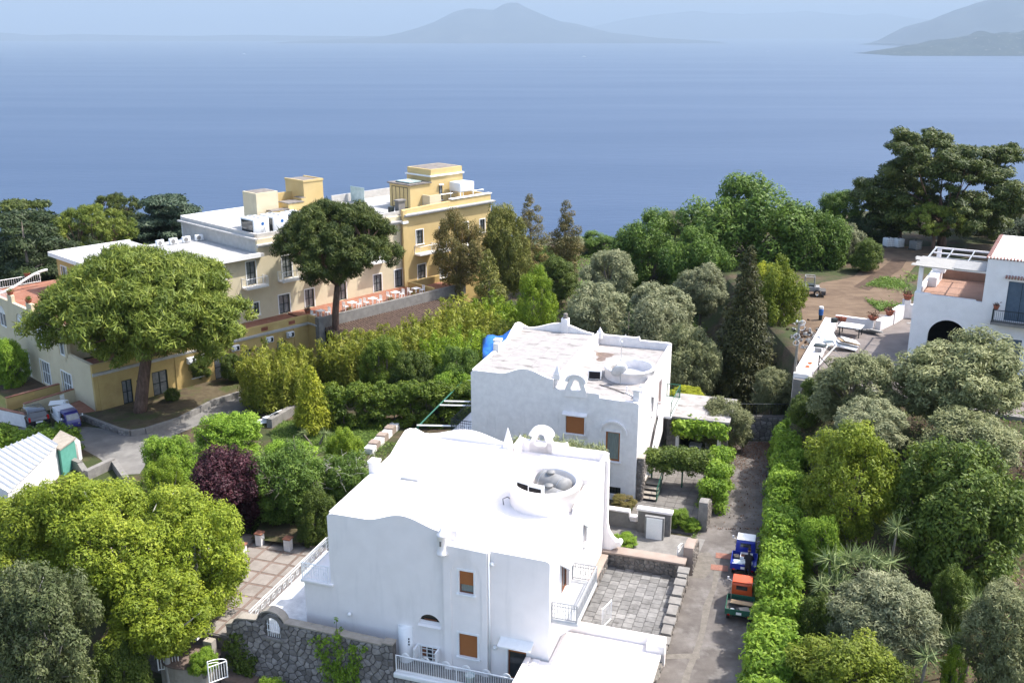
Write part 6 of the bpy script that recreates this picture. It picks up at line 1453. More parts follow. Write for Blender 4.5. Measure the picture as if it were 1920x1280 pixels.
# boats
for a, b_, ln, lb in ((458, 102, 40, 'small white ferry far out on the left of the bay'), (1095, 107, 36, 'tiny white boat far out below the volcano'), (1440, 97, 30, 'tiny dark boat near the horizon on the right')):
    q = P(a, b_, -230); t = empty('boat', q, .2, lb, 'boat'); MB().slab([(-ln / 2, -4), (ln * .35, -4), (ln / 2, 0), (ln * .35, 4), (-ln / 2, 4)], 0, 4).build('hull', MATS['white_paint'], t); MB().box(-ln * .3, ln * .2, -3, 3, 4, 9).build('cabin', MATS['white_paint'], t)
# ---------------------------------------------------------------- person leaning over the truck bed
pe = empty('person', onbed(a1, LH, -1.78, -.28, .0), LH, 'person in black clothes leaning over the tailgate of the blue truck', 'person')
def skin(name, verts, edges, rad, mt, par, sub=2):
    me = bpy.data.meshes.new(name); me.from_pydata(verts, edges, []); o_ = bpy.data.objects.new(name, me); COL.objects.link(o_); o_.parent = par
    sk_ = o_.modifiers.new('skin', 'SKIN'); su = o_.modifiers.new('sub', 'SUBSURF'); su.levels = sub; su.render_levels = sub
    for i, r_ in enumerate(rad): me.skin_vertices[0].data[i].radius = (r_, r_) if not isinstance(r_, tuple) else r_
    me.skin_vertices[0].data[0].use_root = True; sk_.use_smooth_shade = True
    me.materials.append(MATS[mt]); return o_
V_ = [(0, 0, .95), (.14, 0, 1.15), (.32, 0, 1.36), (.42, 0, 1.45), (.50, 0, 1.52), (.60, 0, 1.60),
      (0, .1, .88), (.03, .12, .48), (-.02, .13, .09), (.12, .14, .04), (-.02, -.1, .88), (-.08, -.12, .48), (-.12, -.13, .09), (.02, -.14, .04),
      (.36, .19, 1.38), (.52, .24, 1.14), (.76, .2, 1.02), (.36, -.19, 1.38), (.54, -.25, 1.13), (.78, -.16, 1.0)]
E_ = [(0, 1), (1, 2), (2, 3), (3, 4), (4, 5), (0, 6), (6, 7), (7, 8), (8, 9), (0, 10), (10, 11), (11, 12), (12, 13), (2, 14), (14, 15), (15, 16), (2, 17), (17, 18), (18, 19)]
rd = [(.15, .12), (.16, .125), (.18, .13), (.075, .075), (.06, .06), (.095, .11), .095, .07, .05, .05, .095, .07, .05, .05, .075, .055, .042, .075, .055, .042]
skin('body', V_, E_, rd, 'black_cloth', pe)
hd = MB(); hd.lathe([(0, -.13), (.05, -.12), (.075, -.07), (.085, 0), (.085, .05), (.07, .1), (.04, .13), (0, .14)], (0, 0), 14); h_ = hd.build('head', MATS['skin'], pe, smooth=True); h_.location = (.62, 0, 1.63); h_.rotation_euler = (0, R(35), 0)
hr = MB(); hr.lathe([(.094, -.02), (.098, .05), (.08, .115), (.045, .145), (0, .155)], (-.012, 0), 14); x_ = hr.build('hair', MATS['hair'], h_, smooth=True)
MB().cbox((.09, 0, -.01), (.03, .025, .04)).build('nose', MATS['skin'], h_); [MB().cbox((0, s_ * .088, 0), (.03, .02, .05)).build('ear', MATS['skin'], h_) for s_ in (-1, 1)]; [MB().cbox((.078, s_ * .032, .025), (.012, .02, .01)).build('eye', MATS['hair'], h_) for s_ in (-1, 1)]; MB().cbox((.078, 0, -.06), (.01, .045, .01)).build('mouth', MATS['brown_frame'], h_)
for s_, q in ((1, (.78, .2, 1.01)), (-1, (.80, -.16, .99))):
    vv = [(0, 0, 0), (.07, 0, -.005)]; ee = [(0, 1)]; rr_ = [(.028, .018), (.034, .018)]
    for k in range(4): b0 = len(vv); vv += [(.10, (-.03 + .02 * k), -.008), (.135 - .008 * abs(k - 1.5), (-.032 + .021 * k), -.018), (.155 - .008 * abs(k - 1.5), (-.032 + .021 * k), -.035)]; ee += [(1, b0), (b0, b0 + 1), (b0 + 1, b0 + 2)]; rr_ += [.0105, .0095, .008]
    b0 = len(vv); vv += [(.035, -s_ * .04, -.005), (.075, -s_ * .06, -.015)]; ee += [(0, b0), (b0, b0 + 1)]; rr_ += [.011, .009]
    ha = skin('hand', vv, ee, rr_, 'skin', pe, 1); ha.location = q; ha.rotation_euler = (0, R(20), 0)
# ---------------------------------------------------------------- vegetation
def unit(n):
    d = RNG.normal(0, 1, (n, 3)); return d / (np.linalg.norm(d, axis=1, keepdims=True) + 1e-9)
def fib(n, jit=.25):
    i = np.arange(n) + .5; ph = np.arccos(1 - 2 * i / n); th = math.pi * (1 + 5 ** .5) * i
    d = np.stack([np.cos(th) * np.sin(ph), np.sin(th) * np.sin(ph), np.cos(ph)], 1) + RNG.normal(0, jit, (n, 3))
    return d / np.linalg.norm(d, axis=1, keepdims=True)
def crown(parent, C_, r_, n, mt, cov=.55, aspect=.5, squash=.85, up=.45, droop=0.0, name='crown', size=None, spread=.45, align=None, shell=.55):
    C_ = np.asarray(C_, float); r_ = np.asarray(r_, float); n = int(n)
    w = r_ ** 2; area = (4 * math.pi * w).sum()
    idx = RNG.choice(len(r_), n, p=w / w.sum())
    d = unit(n)
    rad = r_[idx] * (shell + (1 - shell) * RNG.random(n) ** .45) * (1 + .12 * RNG.normal(0, 1, n))
    pts = C_[idx] + d * rad[:, None] * np.array([1, 1, squash])
    nr = d * .8 + np.array([0, 0, up]) + RNG.normal(0, spread, (n, 3))
    off = RNG.normal(0, .13, len(r_))
    rnd = .5 + off[idx] + RNG.normal(0, .17, n)
    s = size or math.sqrt(cov * area / (n * aspect * .5))
    dirs = None
    if align is not None: dirs = d * align[0] + np.array([0, 0, align[1]]) + RNG.normal(0, .5, (n, 3))
    elif droop: dirs = d + np.array([0, 0, -droop]) + RNG.normal(0, .4, (n, 3))
    return leaves(name, pts, nr, s, aspect, mt, parent, rnd, dirs)
def limb(mb, a, b_, r0, r1, bend=.12, n=5):
    a, b_ = Vector(a), Vector(b_); L_ = (b_ - a).length
    o_ = Vector((random.uniform(-1, 1), random.uniform(-1, 1), random.uniform(-.2, .8))) * L_ * bend
    pts = []; rs = []
    for i in range(n):
        t = i / (n - 1); pts.append(a.lerp(b_, t) + o_ * math.sin(math.pi * t)); rs.append(r0 + (r1 - r0) * t)
    mb.tube(pts, rs, 7); return pts
def lobes(nl, rho=(.48, .70), rl=(.32, .48), ns=11, keep=.30, flat=1.0, up=.15):
    """two-level crown in the unit sphere: lobes carrying smaller clumps on their outer side"""
    C_ = []; r_ = []
    for d in fib(nl, .28):
        c = d * random.uniform(*rho); R_ = random.uniform(*rl)
        for e in fib(ns, .35):
            o_ = e + d * .55 + np.array([0, 0, up]); o_ /= np.linalg.norm(o_)
            p_ = c + o_ * R_ * random.uniform(.6, .95) * np.array([1, 1, flat])
            if np.linalg.norm(p_) > keep: C_.append(p_); r_.append(R_ * random.uniform(.28, .48))
    C_ = np.array(C_); r_ = np.array(r_); k = np.percentile(np.linalg.norm(C_, axis=1) + r_ * .8, 86)
    return C_ / k, r_ / k
PROTO = {}
def proto(mt, var, aspect, cov, n=34000):
    k = (mt, var, aspect)
    if k not in PROTO:
        C_, r_ = lobes(20 + 4 * var)
        o_ = crown(None, C_, r_, n, mt, cov, aspect, .9, up=.55, spread=.38)
        PROTO[k] = (o_.data, C_); bpy.data.objects.remove(o_)
    return PROTO[k]
TREES = []
def plant(kind, label, px_, yt, yb, hw, dist, n, mt, name='tree', cat='tree', bark='bark', group=None, base=None, cov=.55, aspect=.5, nb=None, depthf=1.0, trunk=True, seed=None, gz=None, size=None, fill=.0, twigs=0):
    top = Yd(px_, yt, dist); bot = Yd(px_, yb, dist); dep = depth((top + bot) / 2)
    Rr = hw * dep / FPX; x = top.x; zg = zt(x, dist) if gz is None else gz
    if base is not None: bq = P(base[0], base[1], zg); x0, y0 = bq.x, bq.y
    else: x0, y0 = x, dist
    root = empty(name, (x0, y0, zg), 0, label, cat, group)
    dx = x - x0; dy = dist - y0
    cz = (top.z + bot.z) / 2 - zg; hz = max(.3, (top.z - bot.z) / 2)
    if cat == 'shrub' and kind == 'round' and depthf == 1.0:
        hz = max(hz, (cz + hz) / 2 * .98); cz = max(cz + max(.3, (top.z - bot.z) / 2) - hz, hz * .9)
    cc = np.array([dx, dy, cz]); C_ = []; r_ = []
    tb = MB()
    if kind == 'round' and n < 30000:
        var = len(TREES) % 2; TREES.append(1)
        me, C0 = proto(mt, var, aspect, cov * .82)
        o_ = bpy.data.objects.new('crown' if cat == 'tree' else 'foliage', me); COL.objects.link(o_); o_.parent = root
        rz = random.uniform(0, 6.28); o_.location = cc; o_.scale = (Rr * 1.0, Rr * depthf, hz * 1.02); 
        if depthf > .8: o_.rotation_euler = (0, 0, rz)
        else: rz = 0
        ca, sa = math.cos(rz), math.sin(rz); ends = [cc + np.array([(p_[0] * ca - p_[1] * sa) * Rr, (p_[0] * sa + p_[1] * ca) * Rr * depthf, p_[2] * hz]) for p_ in C0]
        fork = Vector((dx * .6, dy * .6, max(.3, cz - hz * .7)))
        limb(tb, (0, 0, -.2), fork, Rr * .05 + .05, Rr * .036 + .03, .06)
        for i in range(0, len(ends), 7): limb(tb, fork, ends[i], Rr * .02 + .015, .015)
        for k in range(twigs):
            d = unit(1)[0]; d[2] = abs(d[2]) * .8 + .1; e = cc + d * np.array([Rr, Rr, hz]) * random.uniform(.95, 1.15); s_ = cc + d * np.array([Rr, Rr, hz]) * .3
            p_ = limb(tb, s_, e, .035, .012, .2, 5)
            for j in range(3): q = e + RNG.normal(0, .35, 3); limb(tb, p_[3], q, .014, .006, .2, 3)
        tb.build('trunk' if cat == 'tree' else 'stem', MATS[bark], root, smooth=True)
        return root
    if kind == 'round':
        C_, r_ = lobes(44, (.42, .84), (.22, .34), 9, .22)
        if name == 'great_pine': C_[:, 2] += .10 * np.sin(C_[:, 0] * 9) 
        sc = np.array([Rr, Rr * depthf, hz]); C_ = cc + C_ * sc; r_ = r_ * (Rr * .5 + hz * .5)
        fork = Vector((dx * .6, dy * .6, max(.4, cz - hz * .75)))
        limb(tb, (0, 0, -.2), fork, Rr * .05 + .06, Rr * .036 + .04, .06)
        for i in range(0, len(r_), 22 if name == 'great_pine' else 6): limb(tb, fork, C_[i] if name != 'great_pine' else cc + (C_[i] - cc) * .7, Rr * .014 + .02, .02)
    elif kind == 'roundX':
        nb = nb or 46; dd = fib(nb)
        r_ = min(Rr, hz * 1.3) * RNG.uniform(.20, .36, nb)
        lump = 1 + .16 * np.sin(dd[:, 0] * 3.1 + px_) + .12 * np.sin(dd[:, 1] * 4.3 + yt) + .1 * np.sin(dd[:, 2] * 5 + hw)
        f = (1 - r_ / max(Rr, hz)) * RNG.uniform(.72, 1.08, nb) * lump
        C_ = cc + dd * np.array([Rr, Rr * depthf, hz]) * f[:, None]
        k = nb // 5; C_ = np.vstack([C_, cc + unit(k) * np.array([Rr, Rr * depthf, hz]) * .42]); r_ = np.concatenate([r_, np.full(k, min(Rr, hz) * .36)])
        if trunk:
            fork = Vector((dx * .6, dy * .6, max(.4, cz - hz * .75)))
            limb(tb, (0, 0, -.2), fork, Rr * .05 + .06, Rr * .036 + .04, .06)
            for i in range(0, nb, max(1, nb // 12)): limb(tb, fork, C_[i] * .9 + np.array([0, 0, -.1]), Rr * .022 + .02, .02)
    elif kind == 'umbrella':
        nl = nb or 44
        for i in range(nl):
            low = i % 4 == 3; t = (i + .5) / nl
            rho = Rr * (.80 * math.sqrt(t) if not low else random.uniform(.15, .80)); an = i * 2.39996 + random.uniform(-.2, .2)
            if low: rho = Rr * random.uniform(.1, .62)
            dome = math.sqrt(max(0, 1 - (rho / (.84 * Rr)) ** 2))
            z = cz + hz * (-.72 + 1.50 * dome ** .9) if not low else cz + hz * random.uniform(-.55, .1)
            c = np.array([dx + rho * math.cos(an), dy + rho * math.sin(an) * depthf, z]); R_ = Rr * random.uniform(.16, .25)
            for e in fib(9, .35):
                o_ = e + np.array([math.cos(an) * .4 * rho / Rr, math.sin(an) * .4 * rho / Rr, .45]); o_ /= np.linalg.norm(o_)
                C_.append(c + o_ * R_ * random.uniform(.6, .95) * np.array([1, 1, .75])); r_.append(R_ * random.uniform(.30, .46))
        C_ = np.array(C_); r_ = np.array(r_); nb = len(r_)
        fork = Vector((dx * .8, dy * .8, cz - hz * .75)); limb(tb, (0, 0, -.2), fork, Rr * .062, Rr * .048, .05, 7)
        subs = []
        for k in range(9):
            an = k * .7 + .3; e = Vector((dx + Rr * .5 * math.cos(an), dy + Rr * .5 * math.sin(an) * depthf, cz + hz * random.uniform(-.35, .1))); limb(tb, fork, e, Rr * .026, Rr * .014, .15); subs.append(e)
        for i in range(nb):
            if random.random() < .22: e = min(subs, key=lambda s_: (s_ - Vector(C_[i])).length); limb(tb, e, C_[i], Rr * .010, .03, .1, 4)
    elif kind == 'cone':
        nb = nb or 60
        for i in range(nb):
            t = (i + .5) / nb; z = cz - hz + 2 * hz * t ** 1.0; rr_ = Rr * (1 - t) ** .75 * random.uniform(.55, 1.0) + .05; an = i * 2.4
            C_.append((dx + rr_ * math.cos(an) * .8, dy + rr_ * math.sin(an) * .8, z)); r_.append(max(.18, Rr * (.40 * (1 - t) + .08)))
        C_ = np.array(C_); r_ = np.array(r_); tb.tube([(0, 0, -.2), (dx, dy, cz + hz * .9)], [Rr * .07 + .05, .03], 7)
    elif kind == 'column':
        nb = nb or 40
        for i in range(nb):
            t = (i + .5) / nb; z = cz - hz + 2 * hz * t; pf = math.sin(math.pi * min(1, .18 + t * .82)) ** .6 if t < 1 else 0; an = i * 2.4; rr_ = Rr * pf * random.uniform(.2, .85)
            C_.append((dx + rr_ * math.cos(an), dy + rr_ * math.sin(an), z)); r_.append(Rr * random.uniform(.28, .45) * max(.45, pf))
        C_ = np.array(C_); r_ = np.array(r_); limb(tb, (0, 0, -.2), (dx, dy, cz + hz * .7), Rr * .09 + .05, .04, .03, 6)
        for i in range(2, nb, 4): limb(tb, (dx, dy, float(C_[i][2]) - .4), C_[i], .05, .02, .05, 3)
    elif kind == 'cedar':
        nb = nb or 70
        for i in range(nb):
            tier = i % 6; t = tier / 5; z = cz - hz + 2 * hz * t; rr_ = Rr * (1.0 - .55 * t) * math.sqrt(random.random()); an = random.random() * 6.283
            C_.append((dx + rr_ * math.cos(an), dy + rr_ * math.sin(an), z + .12 * (Rr - rr_))); r_.append(Rr * random.uniform(.18, .28))
        C_ = np.array(C_); r_ = np.array(r_); tb.tube([(0, 0, -.2), (dx, dy, cz + hz)], [Rr * .06, .06], 8)
        for i in range(0, nb, 3): limb(tb, (dx, dy, float(C_[i][2]) - .3), C_[i], .08, .03, .05, 3)
    elif kind == 'plume':
        nb = nb or 26
        for i in range(nb):
            an = i * 2.4; rr_ = Rr * math.sqrt((i + .5) / nb) * .9; h_ = cz + hz * random.uniform(.2, 1.0) * (1 - .35 * (rr_ / Rr) ** 2); m_ = 5
            lean = Vector((math.cos(an), math.sin(an), 0)) * rr_ * .25
            for k in range(m_): t = (k + .5) / m_; C_.append((dx + rr_ * math.cos(an) + lean.x * t * t, dy + rr_ * math.sin(an) * depthf + lean.y * t * t, h_ * (.15 + .85 * t))); r_.append(max(.25, Rr * .26 * (1 - .62 * t)))
            limb(tb, (dx * .8 + rr_ * .6 * math.cos(an), dy * .8 + rr_ * .6 * math.sin(an), 0), C_[-1], .03, .012, .04, 4)
        C_ = np.array(C_); r_ = np.array(r_)
    sq0 = .5 if name == 'great_pine' else .88
    sq = {'cedar': .34, 'plume': 1.5, 'umbrella': .72}.get(kind, sq0)
    if kind in ('umbrella', 'pine'): aspect = .18
    kw = dict(up=.55, spread=.38) if kind == 'round' else {}
    if kind == 'umbrella': kw = dict(align=(.8, .8), up=.25, spread=.55)
    if kind == 'plume': kw = dict(align=(.6, .7), up=.2, spread=.6)
    if kind == 'cone': kw = dict(droop=.5)
    if trunk or twigs:
        if twigs:
            for k in range(twigs):
                d = unit(1)[0]; d[2] = abs(d[2]) * .8 + .1; e = cc + d * np.array([Rr, Rr, hz]) * random.uniform(.85, 1.12); s_ = cc + d * np.array([Rr, Rr, hz]) * .3
                p_ = limb(tb, s_, e, .035, .012, .2, 5)
                for j in range(3): q = e + RNG.normal(0, .35, 3); limb(tb, p_[3], q, .014, .006, .2, 3)
        tb.build('trunk' if cat == 'tree' else 'stem', MATS[bark], root, smooth=True)
    crown(root, C_, r_, n, mt, cov, aspect, sq, name='crown' if cat == 'tree' else 'foliage', size=size, **kw)
    return root

# umbrella pines in front of the hotel
plant('umbrella', 'large broad umbrella pine with curved trunk at the left of the hotel', 260, 478, 692, 212, 77.5, 105000, 'lf_stonepine', 'umbrella_pine', bark='bark_pine', base=(262, 772), cov=.72, nb=84, gz=.4)
plant('umbrella', 'tall round-headed umbrella pine in front of the hotel centre', 625, 371, 560, 126, 91, 80000, 'lf_pine', 'umbrella_pine', bark='bark_pine', cov=.74, base=(638, 668), nb=72)
# trees behind the hotel, left
G = 'trees beyond the hotel'
plant('cedar', 'dark cedar at the far left edge behind the hotel', 40, 415, 640, 95, 100, 20000, 'lf_pine_dark', 'cedar_tree', group=G, cov=.7, aspect=.35)
plant('round', 'dark pine behind the hotel end terrace', 120, 440, 560, 80, 106, 9000, 'lf_pine_dark', 'pine_tree', group=G, aspect=.3, cov=.6)
plant('umbrella', 'yellow-green pine crown behind the hotel at the left', 165, 385, 500, 92, 112, 22000, 'lf_stonepine', 'pine_tree', bark='bark_pine', group=G, cov=.65, nb=26)
plant('umbrella', 'small high pine crown peeking above the others behind the hotel', 213, 364, 425, 56, 126, 14000, 'lf_pine', 'pine_tree', bark='bark_pine', group=G, cov=.65, nb=20)
plant('round', 'dense dark evergreen filling the far left behind the hotel', 60, 405, 600, 95, 109, 20000, 'lf_pine_dark', 'evergreen_tree', group=G, aspect=.3, cov=.7)
plant('round', 'dense green evergreen between the far left pines', 150, 402, 520, 85, 120, 20000, 'lf_pine_dark', 'evergreen_tree', group=G, aspect=.3, cov=.7)
plant('round', 'dense evergreen between the high pine and the layered cedar', 245, 400, 500, 70, 124, 20000, 'lf_pine_dark', 'evergreen_tree', group=G, aspect=.3, cov=.7)
plant('cedar', 'blue-green layered cedar just behind the hotel roof', 318, 382, 470, 84, 122, 20000, 'lf_cedar', 'cedar_tree', group=G, cov=.75, aspect=.35)
plant('cedar', 'mid-green cedar at the upper left edge', 40, 390, 520, 80, 118, 18000, 'lf_pine', 'cedar_tree', group=G, cov=.7, aspect=.35)
# right end of the hotel
G = 'slender trees at the hotel right end'
plant('round', 'reddish-green loose tree against the yellow hotel facade', 862, 394, 545, 54, 105, 13000, 'lf_rust', 'slender_tree', group=G, cov=.42)
plant('round', 'tall olive-green tree at the hotel corner', 948, 376, 560, 48, 109, 14000, 'lf_khaki', 'slender_tree', group=G, cov=.5)
plant('column', 'tall bronze-tipped tree right of the hotel corner', 992, 366, 540, 36, 116, 12000, 'lf_rust', 'slender_tree', group=G, cov=.5)
plant('column', 'brownish slender tree standing alone against the sea', 1062, 378, 530, 34, 118, 12000, 'lf_rust', 'slender_tree', group=G, cov=.55)
plant('column', 'pale green thin tree below the bronze one', 915, 470, 600, 34, 101, 5000, 'lf_khaki', 'slender_tree', group=G, cov=.45)
plant('round', 'dark green shrub at the foot of the slender trees', 1040, 480, 560, 50, 112, 6000, 'lf_deep', 'shrub', 'shrub', group=G)
plant('round', 'light green airy tree behind the weathered villa', 1008, 500, 640, 42, 90, 6500, 'lf_lime', 'young_tree', cov=.38, nb=34)
# centre background
G = 'broadleaf trees before the sea'
plant('round', 'largest dark green broadleaf tree rising against the sea', 1420, 318, 560, 128, 114, 20000, 'lf_broad', 'broadleaf_tree', group=G, nb=80, cov=.55)
plant('round', 'right shoulder of the broadleaf group, deep green tree', 1530, 385, 560, 70, 110, 11000, 'lf_broad', 'broadleaf_tree', group=G, nb=50)
plant('round', 'rounded green tree left of the largest broadleaf tree', 1222, 385, 570, 74, 116, 12000, 'lf_broad', 'broadleaf_tree', group=G, nb=50)
plant('round', 'small bright green tree in front of the sea right of centre', 1585, 352, 440, 44, 128, 6000, 'lf_broad', 'broadleaf_tree', group=G)
plant('round', 'broadleaf tree filling between the two large crowns', 1310, 420, 580, 66, 108, 9000, 'lf_broad', 'broadleaf_tree', group=G, nb=44)
plant('round', 'dull silver-green tree before the big pine', 1590, 415, 500, 34, 112, 5000, 'lf_silver', 'olive_tree', aspect=.35)
plant('round', 'grey-green treetop above the broadleaf trees', 1270, 395, 440, 34, 124, 4000, 'lf_silver', 'olive_tree', aspect=.35)
plant('round', 'huge dark pine at the right towering over the sea', 1795, 240, 455, 165, 120, 90000, 'lf_pine', 'great_pine', bark='bark_pine', cov=.85, aspect=.28)
plant('umbrella', 'lower left pine bough mass beside the huge pine', 1700, 330, 450, 76, 124, 20000, 'lf_pine', 'pine_tree', bark='bark_pine', cov=.6, nb=24)
plant('umbrella', 'low pine crown in front of the huge pine trunk', 1758, 385, 450, 62, 114, 20000, 'lf_stonepine', 'pine_tree', bark='bark_pine', cov=.6, nb=22)
plant('round', 'dark undergrowth tree left below the huge pine', 1640, 395, 480, 50, 124, 7000, 'lf_pine_dark', 'dark_tree')
plant('round', 'dark hedge-like tree behind the bulk containers', 1690, 420, 468, 70, 132, 7000, 'lf_pine_dark', 'dark_tree')
plant('round', 'dark tree mass behind the villa roof at the right edge', 1880, 400, 470, 80, 128, 8000, 'lf_pine_dark', 'dark_tree')
plant('round', 'green shrub row at the left of the dirt track', 1625, 480, 545, 34, 106, 5000, 'lf_deep', 'shrub', 'shrub')
G = 'shrubs along the cliff edge'
for i in range(13):
    xx = -6 + i * 3.6; q = Vector((xx, 137 + 3 * math.sin(i * 1.7), 0)); dp_ = depth(q); pxx = CXP + FPX * xx / dp_
    yb_ = CYP - FPX * (q.y * _s + (0 - CAMH) * _c) / dp_
    plant('round', ['first', 'second', 'third', 'fourth', 'fifth', 'sixth', 'seventh', 'eighth', 'ninth', 'tenth', 'eleventh', 'twelfth', 'thirteenth'][i] + ' low shrub from the left along the cliff edge before the sea', pxx, yb_ - 26 - 8 * (i % 3), yb_ + 4, 30 + 6 * (i % 2), q.y, 20000, ['lf_deep', 'lf_silver', 'lf_broad'][i % 3], 'cliff_shrub', 'shrub', group=G, gz=0 if xx < 15 else None)
# olives in the middle
G = 'silver olive trees behind the villas'
for i, (a, b_, c, d, e, n, lb) in enumerate(((1146, 462, 560, 54, 107, 8000, 'silver olive nearest the slender trees'), (1125, 532, 650, 66, 90, 11000, 'silver olive left behind the weathered villa'), (1225, 545, 760, 78, 83, 15000, 'large silver olive right behind the weathered villa'), (1240, 530, 640, 70, 95, 10000, 'silver olive between the broadleaf trees and the large olive'), (1322, 490, 590, 50, 98, 8000, 'silver olive beside the dark cypress top'), (1300, 610, 760, 60, 79, 10000, 'dull silver olive below the dark cypress'))):
    plant('round', lb, a, b_, c, d, e, n, 'lf_silver' if i != 5 else 'lf_olive', 'olive_tree', group=G, aspect=.32, cov=.6, nb=52)
plant('cone', 'dark brown-green cypress in the middle of the olives', 1408, 462, 745, 68, 80, 32000, 'lf_conifer', 'cypress_tree', cov=.62, aspect=.4, nb=90)
plant('cone', 'small dark fir between the silver olives', 1180, 568, 690, 24, 81, 4500, 'lf_pine_dark', 'fir_tree', cov=.6, aspect=.35, nb=40)
plant('round', 'yellow-green flowering tree right of the dark cypress', 1462, 490, 700, 58, 87, 11000, 'lf_moss', 'yellow_green_tree', nb=52)
plant('round', 'yellow top of the flowering tree beside the cypress', 1452, 490, 560, 40, 88.5, 4500, 'lf_gold', 'shrub', 'shrub', cov=.4)
plant('round', 'olive tree overhanging the carport beside the lane', 1366, 742, 850, 56, 69, 12000, 'lf_olive', 'olive_tree', aspect=.32, cov=.6, nb=50, gz=0)
plant('round', 'olive shrub in front of the utility pole', 1452, 690, 770, 40, 74, 6000, 'lf_olive', 'olive_tree', aspect=.35)
# right slope
G = 'olive trees on the right slope'
plant('round', 'olive tree below the yard parapet', 1612, 655, 800, 88, 62, 15000, 'lf_olive', 'olive_tree', group=G, aspect=.32, cov=.6, nb=60)
plant('round', 'broad olive tree in front of the villa arch', 1810, 625, 800, 118, 60, 20000, 'lf_olive', 'olive_tree', group=G, aspect=.32, cov=.6, nb=70)
plant('round', 'olive tree lower right of the broad one', 1830, 765, 900, 100, 55, 15000, 'lf_olive', 'olive_tree', group=G, aspect=.32, cov=.6, nb=56)
plant('round', 'smaller silver olive behind the yellow-green tree', 1640, 752, 840, 70, 57, 10000, 'lf_silver', 'olive_tree', group=G, aspect=.32, cov=.6, nb=48)
plant('round', 'round yellow-green citrus-like tree on the right slope', 1606, 796, 1015, 94, 53, 22000, 'lf_moss', 'round_tree', nb=80, cov=.62)
plant('round', 'dense dark green citrus-like tree at the right edge', 1822, 830, 1110, 128, 50, 26000, 'lf_deep', 'round_tree', nb=90, cov=.62)
plant('round', 'grey olive bush at the lower right beside the yuccas', 1664, 1082, 1250, 104, 41, 20000, 'lf_silver', 'olive_tree', group=G, aspect=.30, cov=.6, nb=60)
plant('round', 'grey olive tree cut by the lower right edge', 1905, 1095, 1300, 84, 39, 16000, 'lf_olive', 'olive_tree', group=G, aspect=.30, cov=.6, nb=52)
plant('round', 'yellow-green bush at the bottom edge right of the hedge', 1600, 1205, 1330, 125, 37, 18000, 'lf_moss', 'bush', 'shrub', nb=56)
plant('round', 'bright small shrub beside the lower yuccas', 1795, 1215, 1275, 30, 38.5, 4000, 'lf_lime', 'shrub', 'shrub')
plant('round', 'deep green shrub behind the lane hedge', 1545, 965, 1030, 46, 50, 8000, 'lf_hedge', 'shrub', 'shrub')
plant('round', 'low shrub between hedge and silver olive', 1535, 1110, 1200, 48, 43, 7000, 'lf_deep', 'shrub', 'shrub')
plant('round', 'low dark shrub under the dark green tree', 1790, 1060, 1130, 50, 45, 6000, 'lf_deep', 'shrub', 'shrub')

plant('round', 'dark leafy shrub below the yard parapet corner', 1545, 735, 800, 42, 66, 8000, 'lf_deep', 'shrub', 'shrub')
plant('round', 'olive bush on the bank right of the hedge end', 1560, 790, 860, 40, 61, 8000, 'lf_olive', 'shrub', 'shrub', aspect=.32)
plant('round', 'dark bush on the bank behind the hedge', 1505, 790, 850, 30, 65, 8000, 'lf_deep', 'shrub', 'shrub')
# left garden
plant('round', 'big lime-green walnut tree filling the lower left', 205, 895, 1140, 205, 48, 95000, 'lf_walnut', 'walnut_tree', bark='bark_pale', cov=.55, gz=-1, depthf=.8)
plant('round', 'right half of the lime walnut reaching over the patio', 365, 940, 1140, 92, 48, 22000, 'lf_walnut', 'walnut_tree', bark='bark_pale', cov=.56, gz=-1)
plant('round', 'low hanging walnut crown by the gates', 295, 1065, 1215, 100, 44.5, 20000, 'lf_walnut', 'walnut_tree', bark='bark_pale', nb=60, cov=.6, gz=-3)
plant('round', 'lime walnut crown at the left edge', 35, 915, 1120, 105, 48, 16000, 'lf_walnut', 'walnut_tree', bark='bark_pale', nb=56, gz=-1)
plant('round', 'dark grey-green tree in the bottom left corner', 55, 1048, 1310, 108, 40.5, 26000, 'lf_darkbush', 'dark_olive', bark='bark_pale', nb=80, aspect=.42, gz=-3)
plant('round', 'dark bush under the walnut near the gates', 215, 1190, 1290, 60, 42.5, 8000, 'lf_deep', 'bush', 'shrub', gz=-3.2)
plant('round', 'deep purple-leaved shrub in the left garden', 418, 834, 945, 80, 58, 14000, 'lf_purple', 'purple_shrub', 'shrub', nb=60)
plant('round', 'bright green shrub left of the purple one', 318, 815, 930, 58, 61, 11000, 'lf_hedge', 'shrub', 'shrub', nb=50)
plant('round', 'rounded green shrub right of the purple one', 535, 838, 985, 74, 58.5, 16000, 'lf_broad', 'shrub', 'shrub', bark='bark', nb=60, twigs=12)
plant('round', 'green shrub behind the purple one', 420, 775, 850, 72, 66, 9000, 'lf_hedge', 'shrub', 'shrub')
plant('round', 'green shrub along the lawn edge', 540, 828, 895, 70, 62, 9000, 'lf_hedge', 'shrub', 'shrub')
plant('round', 'yellow-lime shrub by the crumbling wall', 645, 800, 880, 36, 64, 6500, 'lf_lime', 'shrub', 'shrub')
plant('round', 'half-bare shrub with pale twigs beside the villa roof', 648, 850, 960, 52, 60, 5000, 'lf_broad', 'shrub', 'shrub', bark='bark_pale', twigs=30, cov=.4)
plant('round', 'small dark shrub under the villa left wall', 590, 910, 1000, 40, 56, 4500, 'lf_deep', 'shrub', 'shrub')
plant('round', 'shrub at the driveway edge under the walnut top', 300, 860, 930, 50, 58, 7000, 'lf_lime', 'shrub', 'shrub')
plant('cone', 'golden fan-leaved cypress at the lawn corner', 582, 688, 792, 40, 73.5, 16000, 'lf_gold', 'golden_cypress', aspect=.45, cov=.6, nb=70)
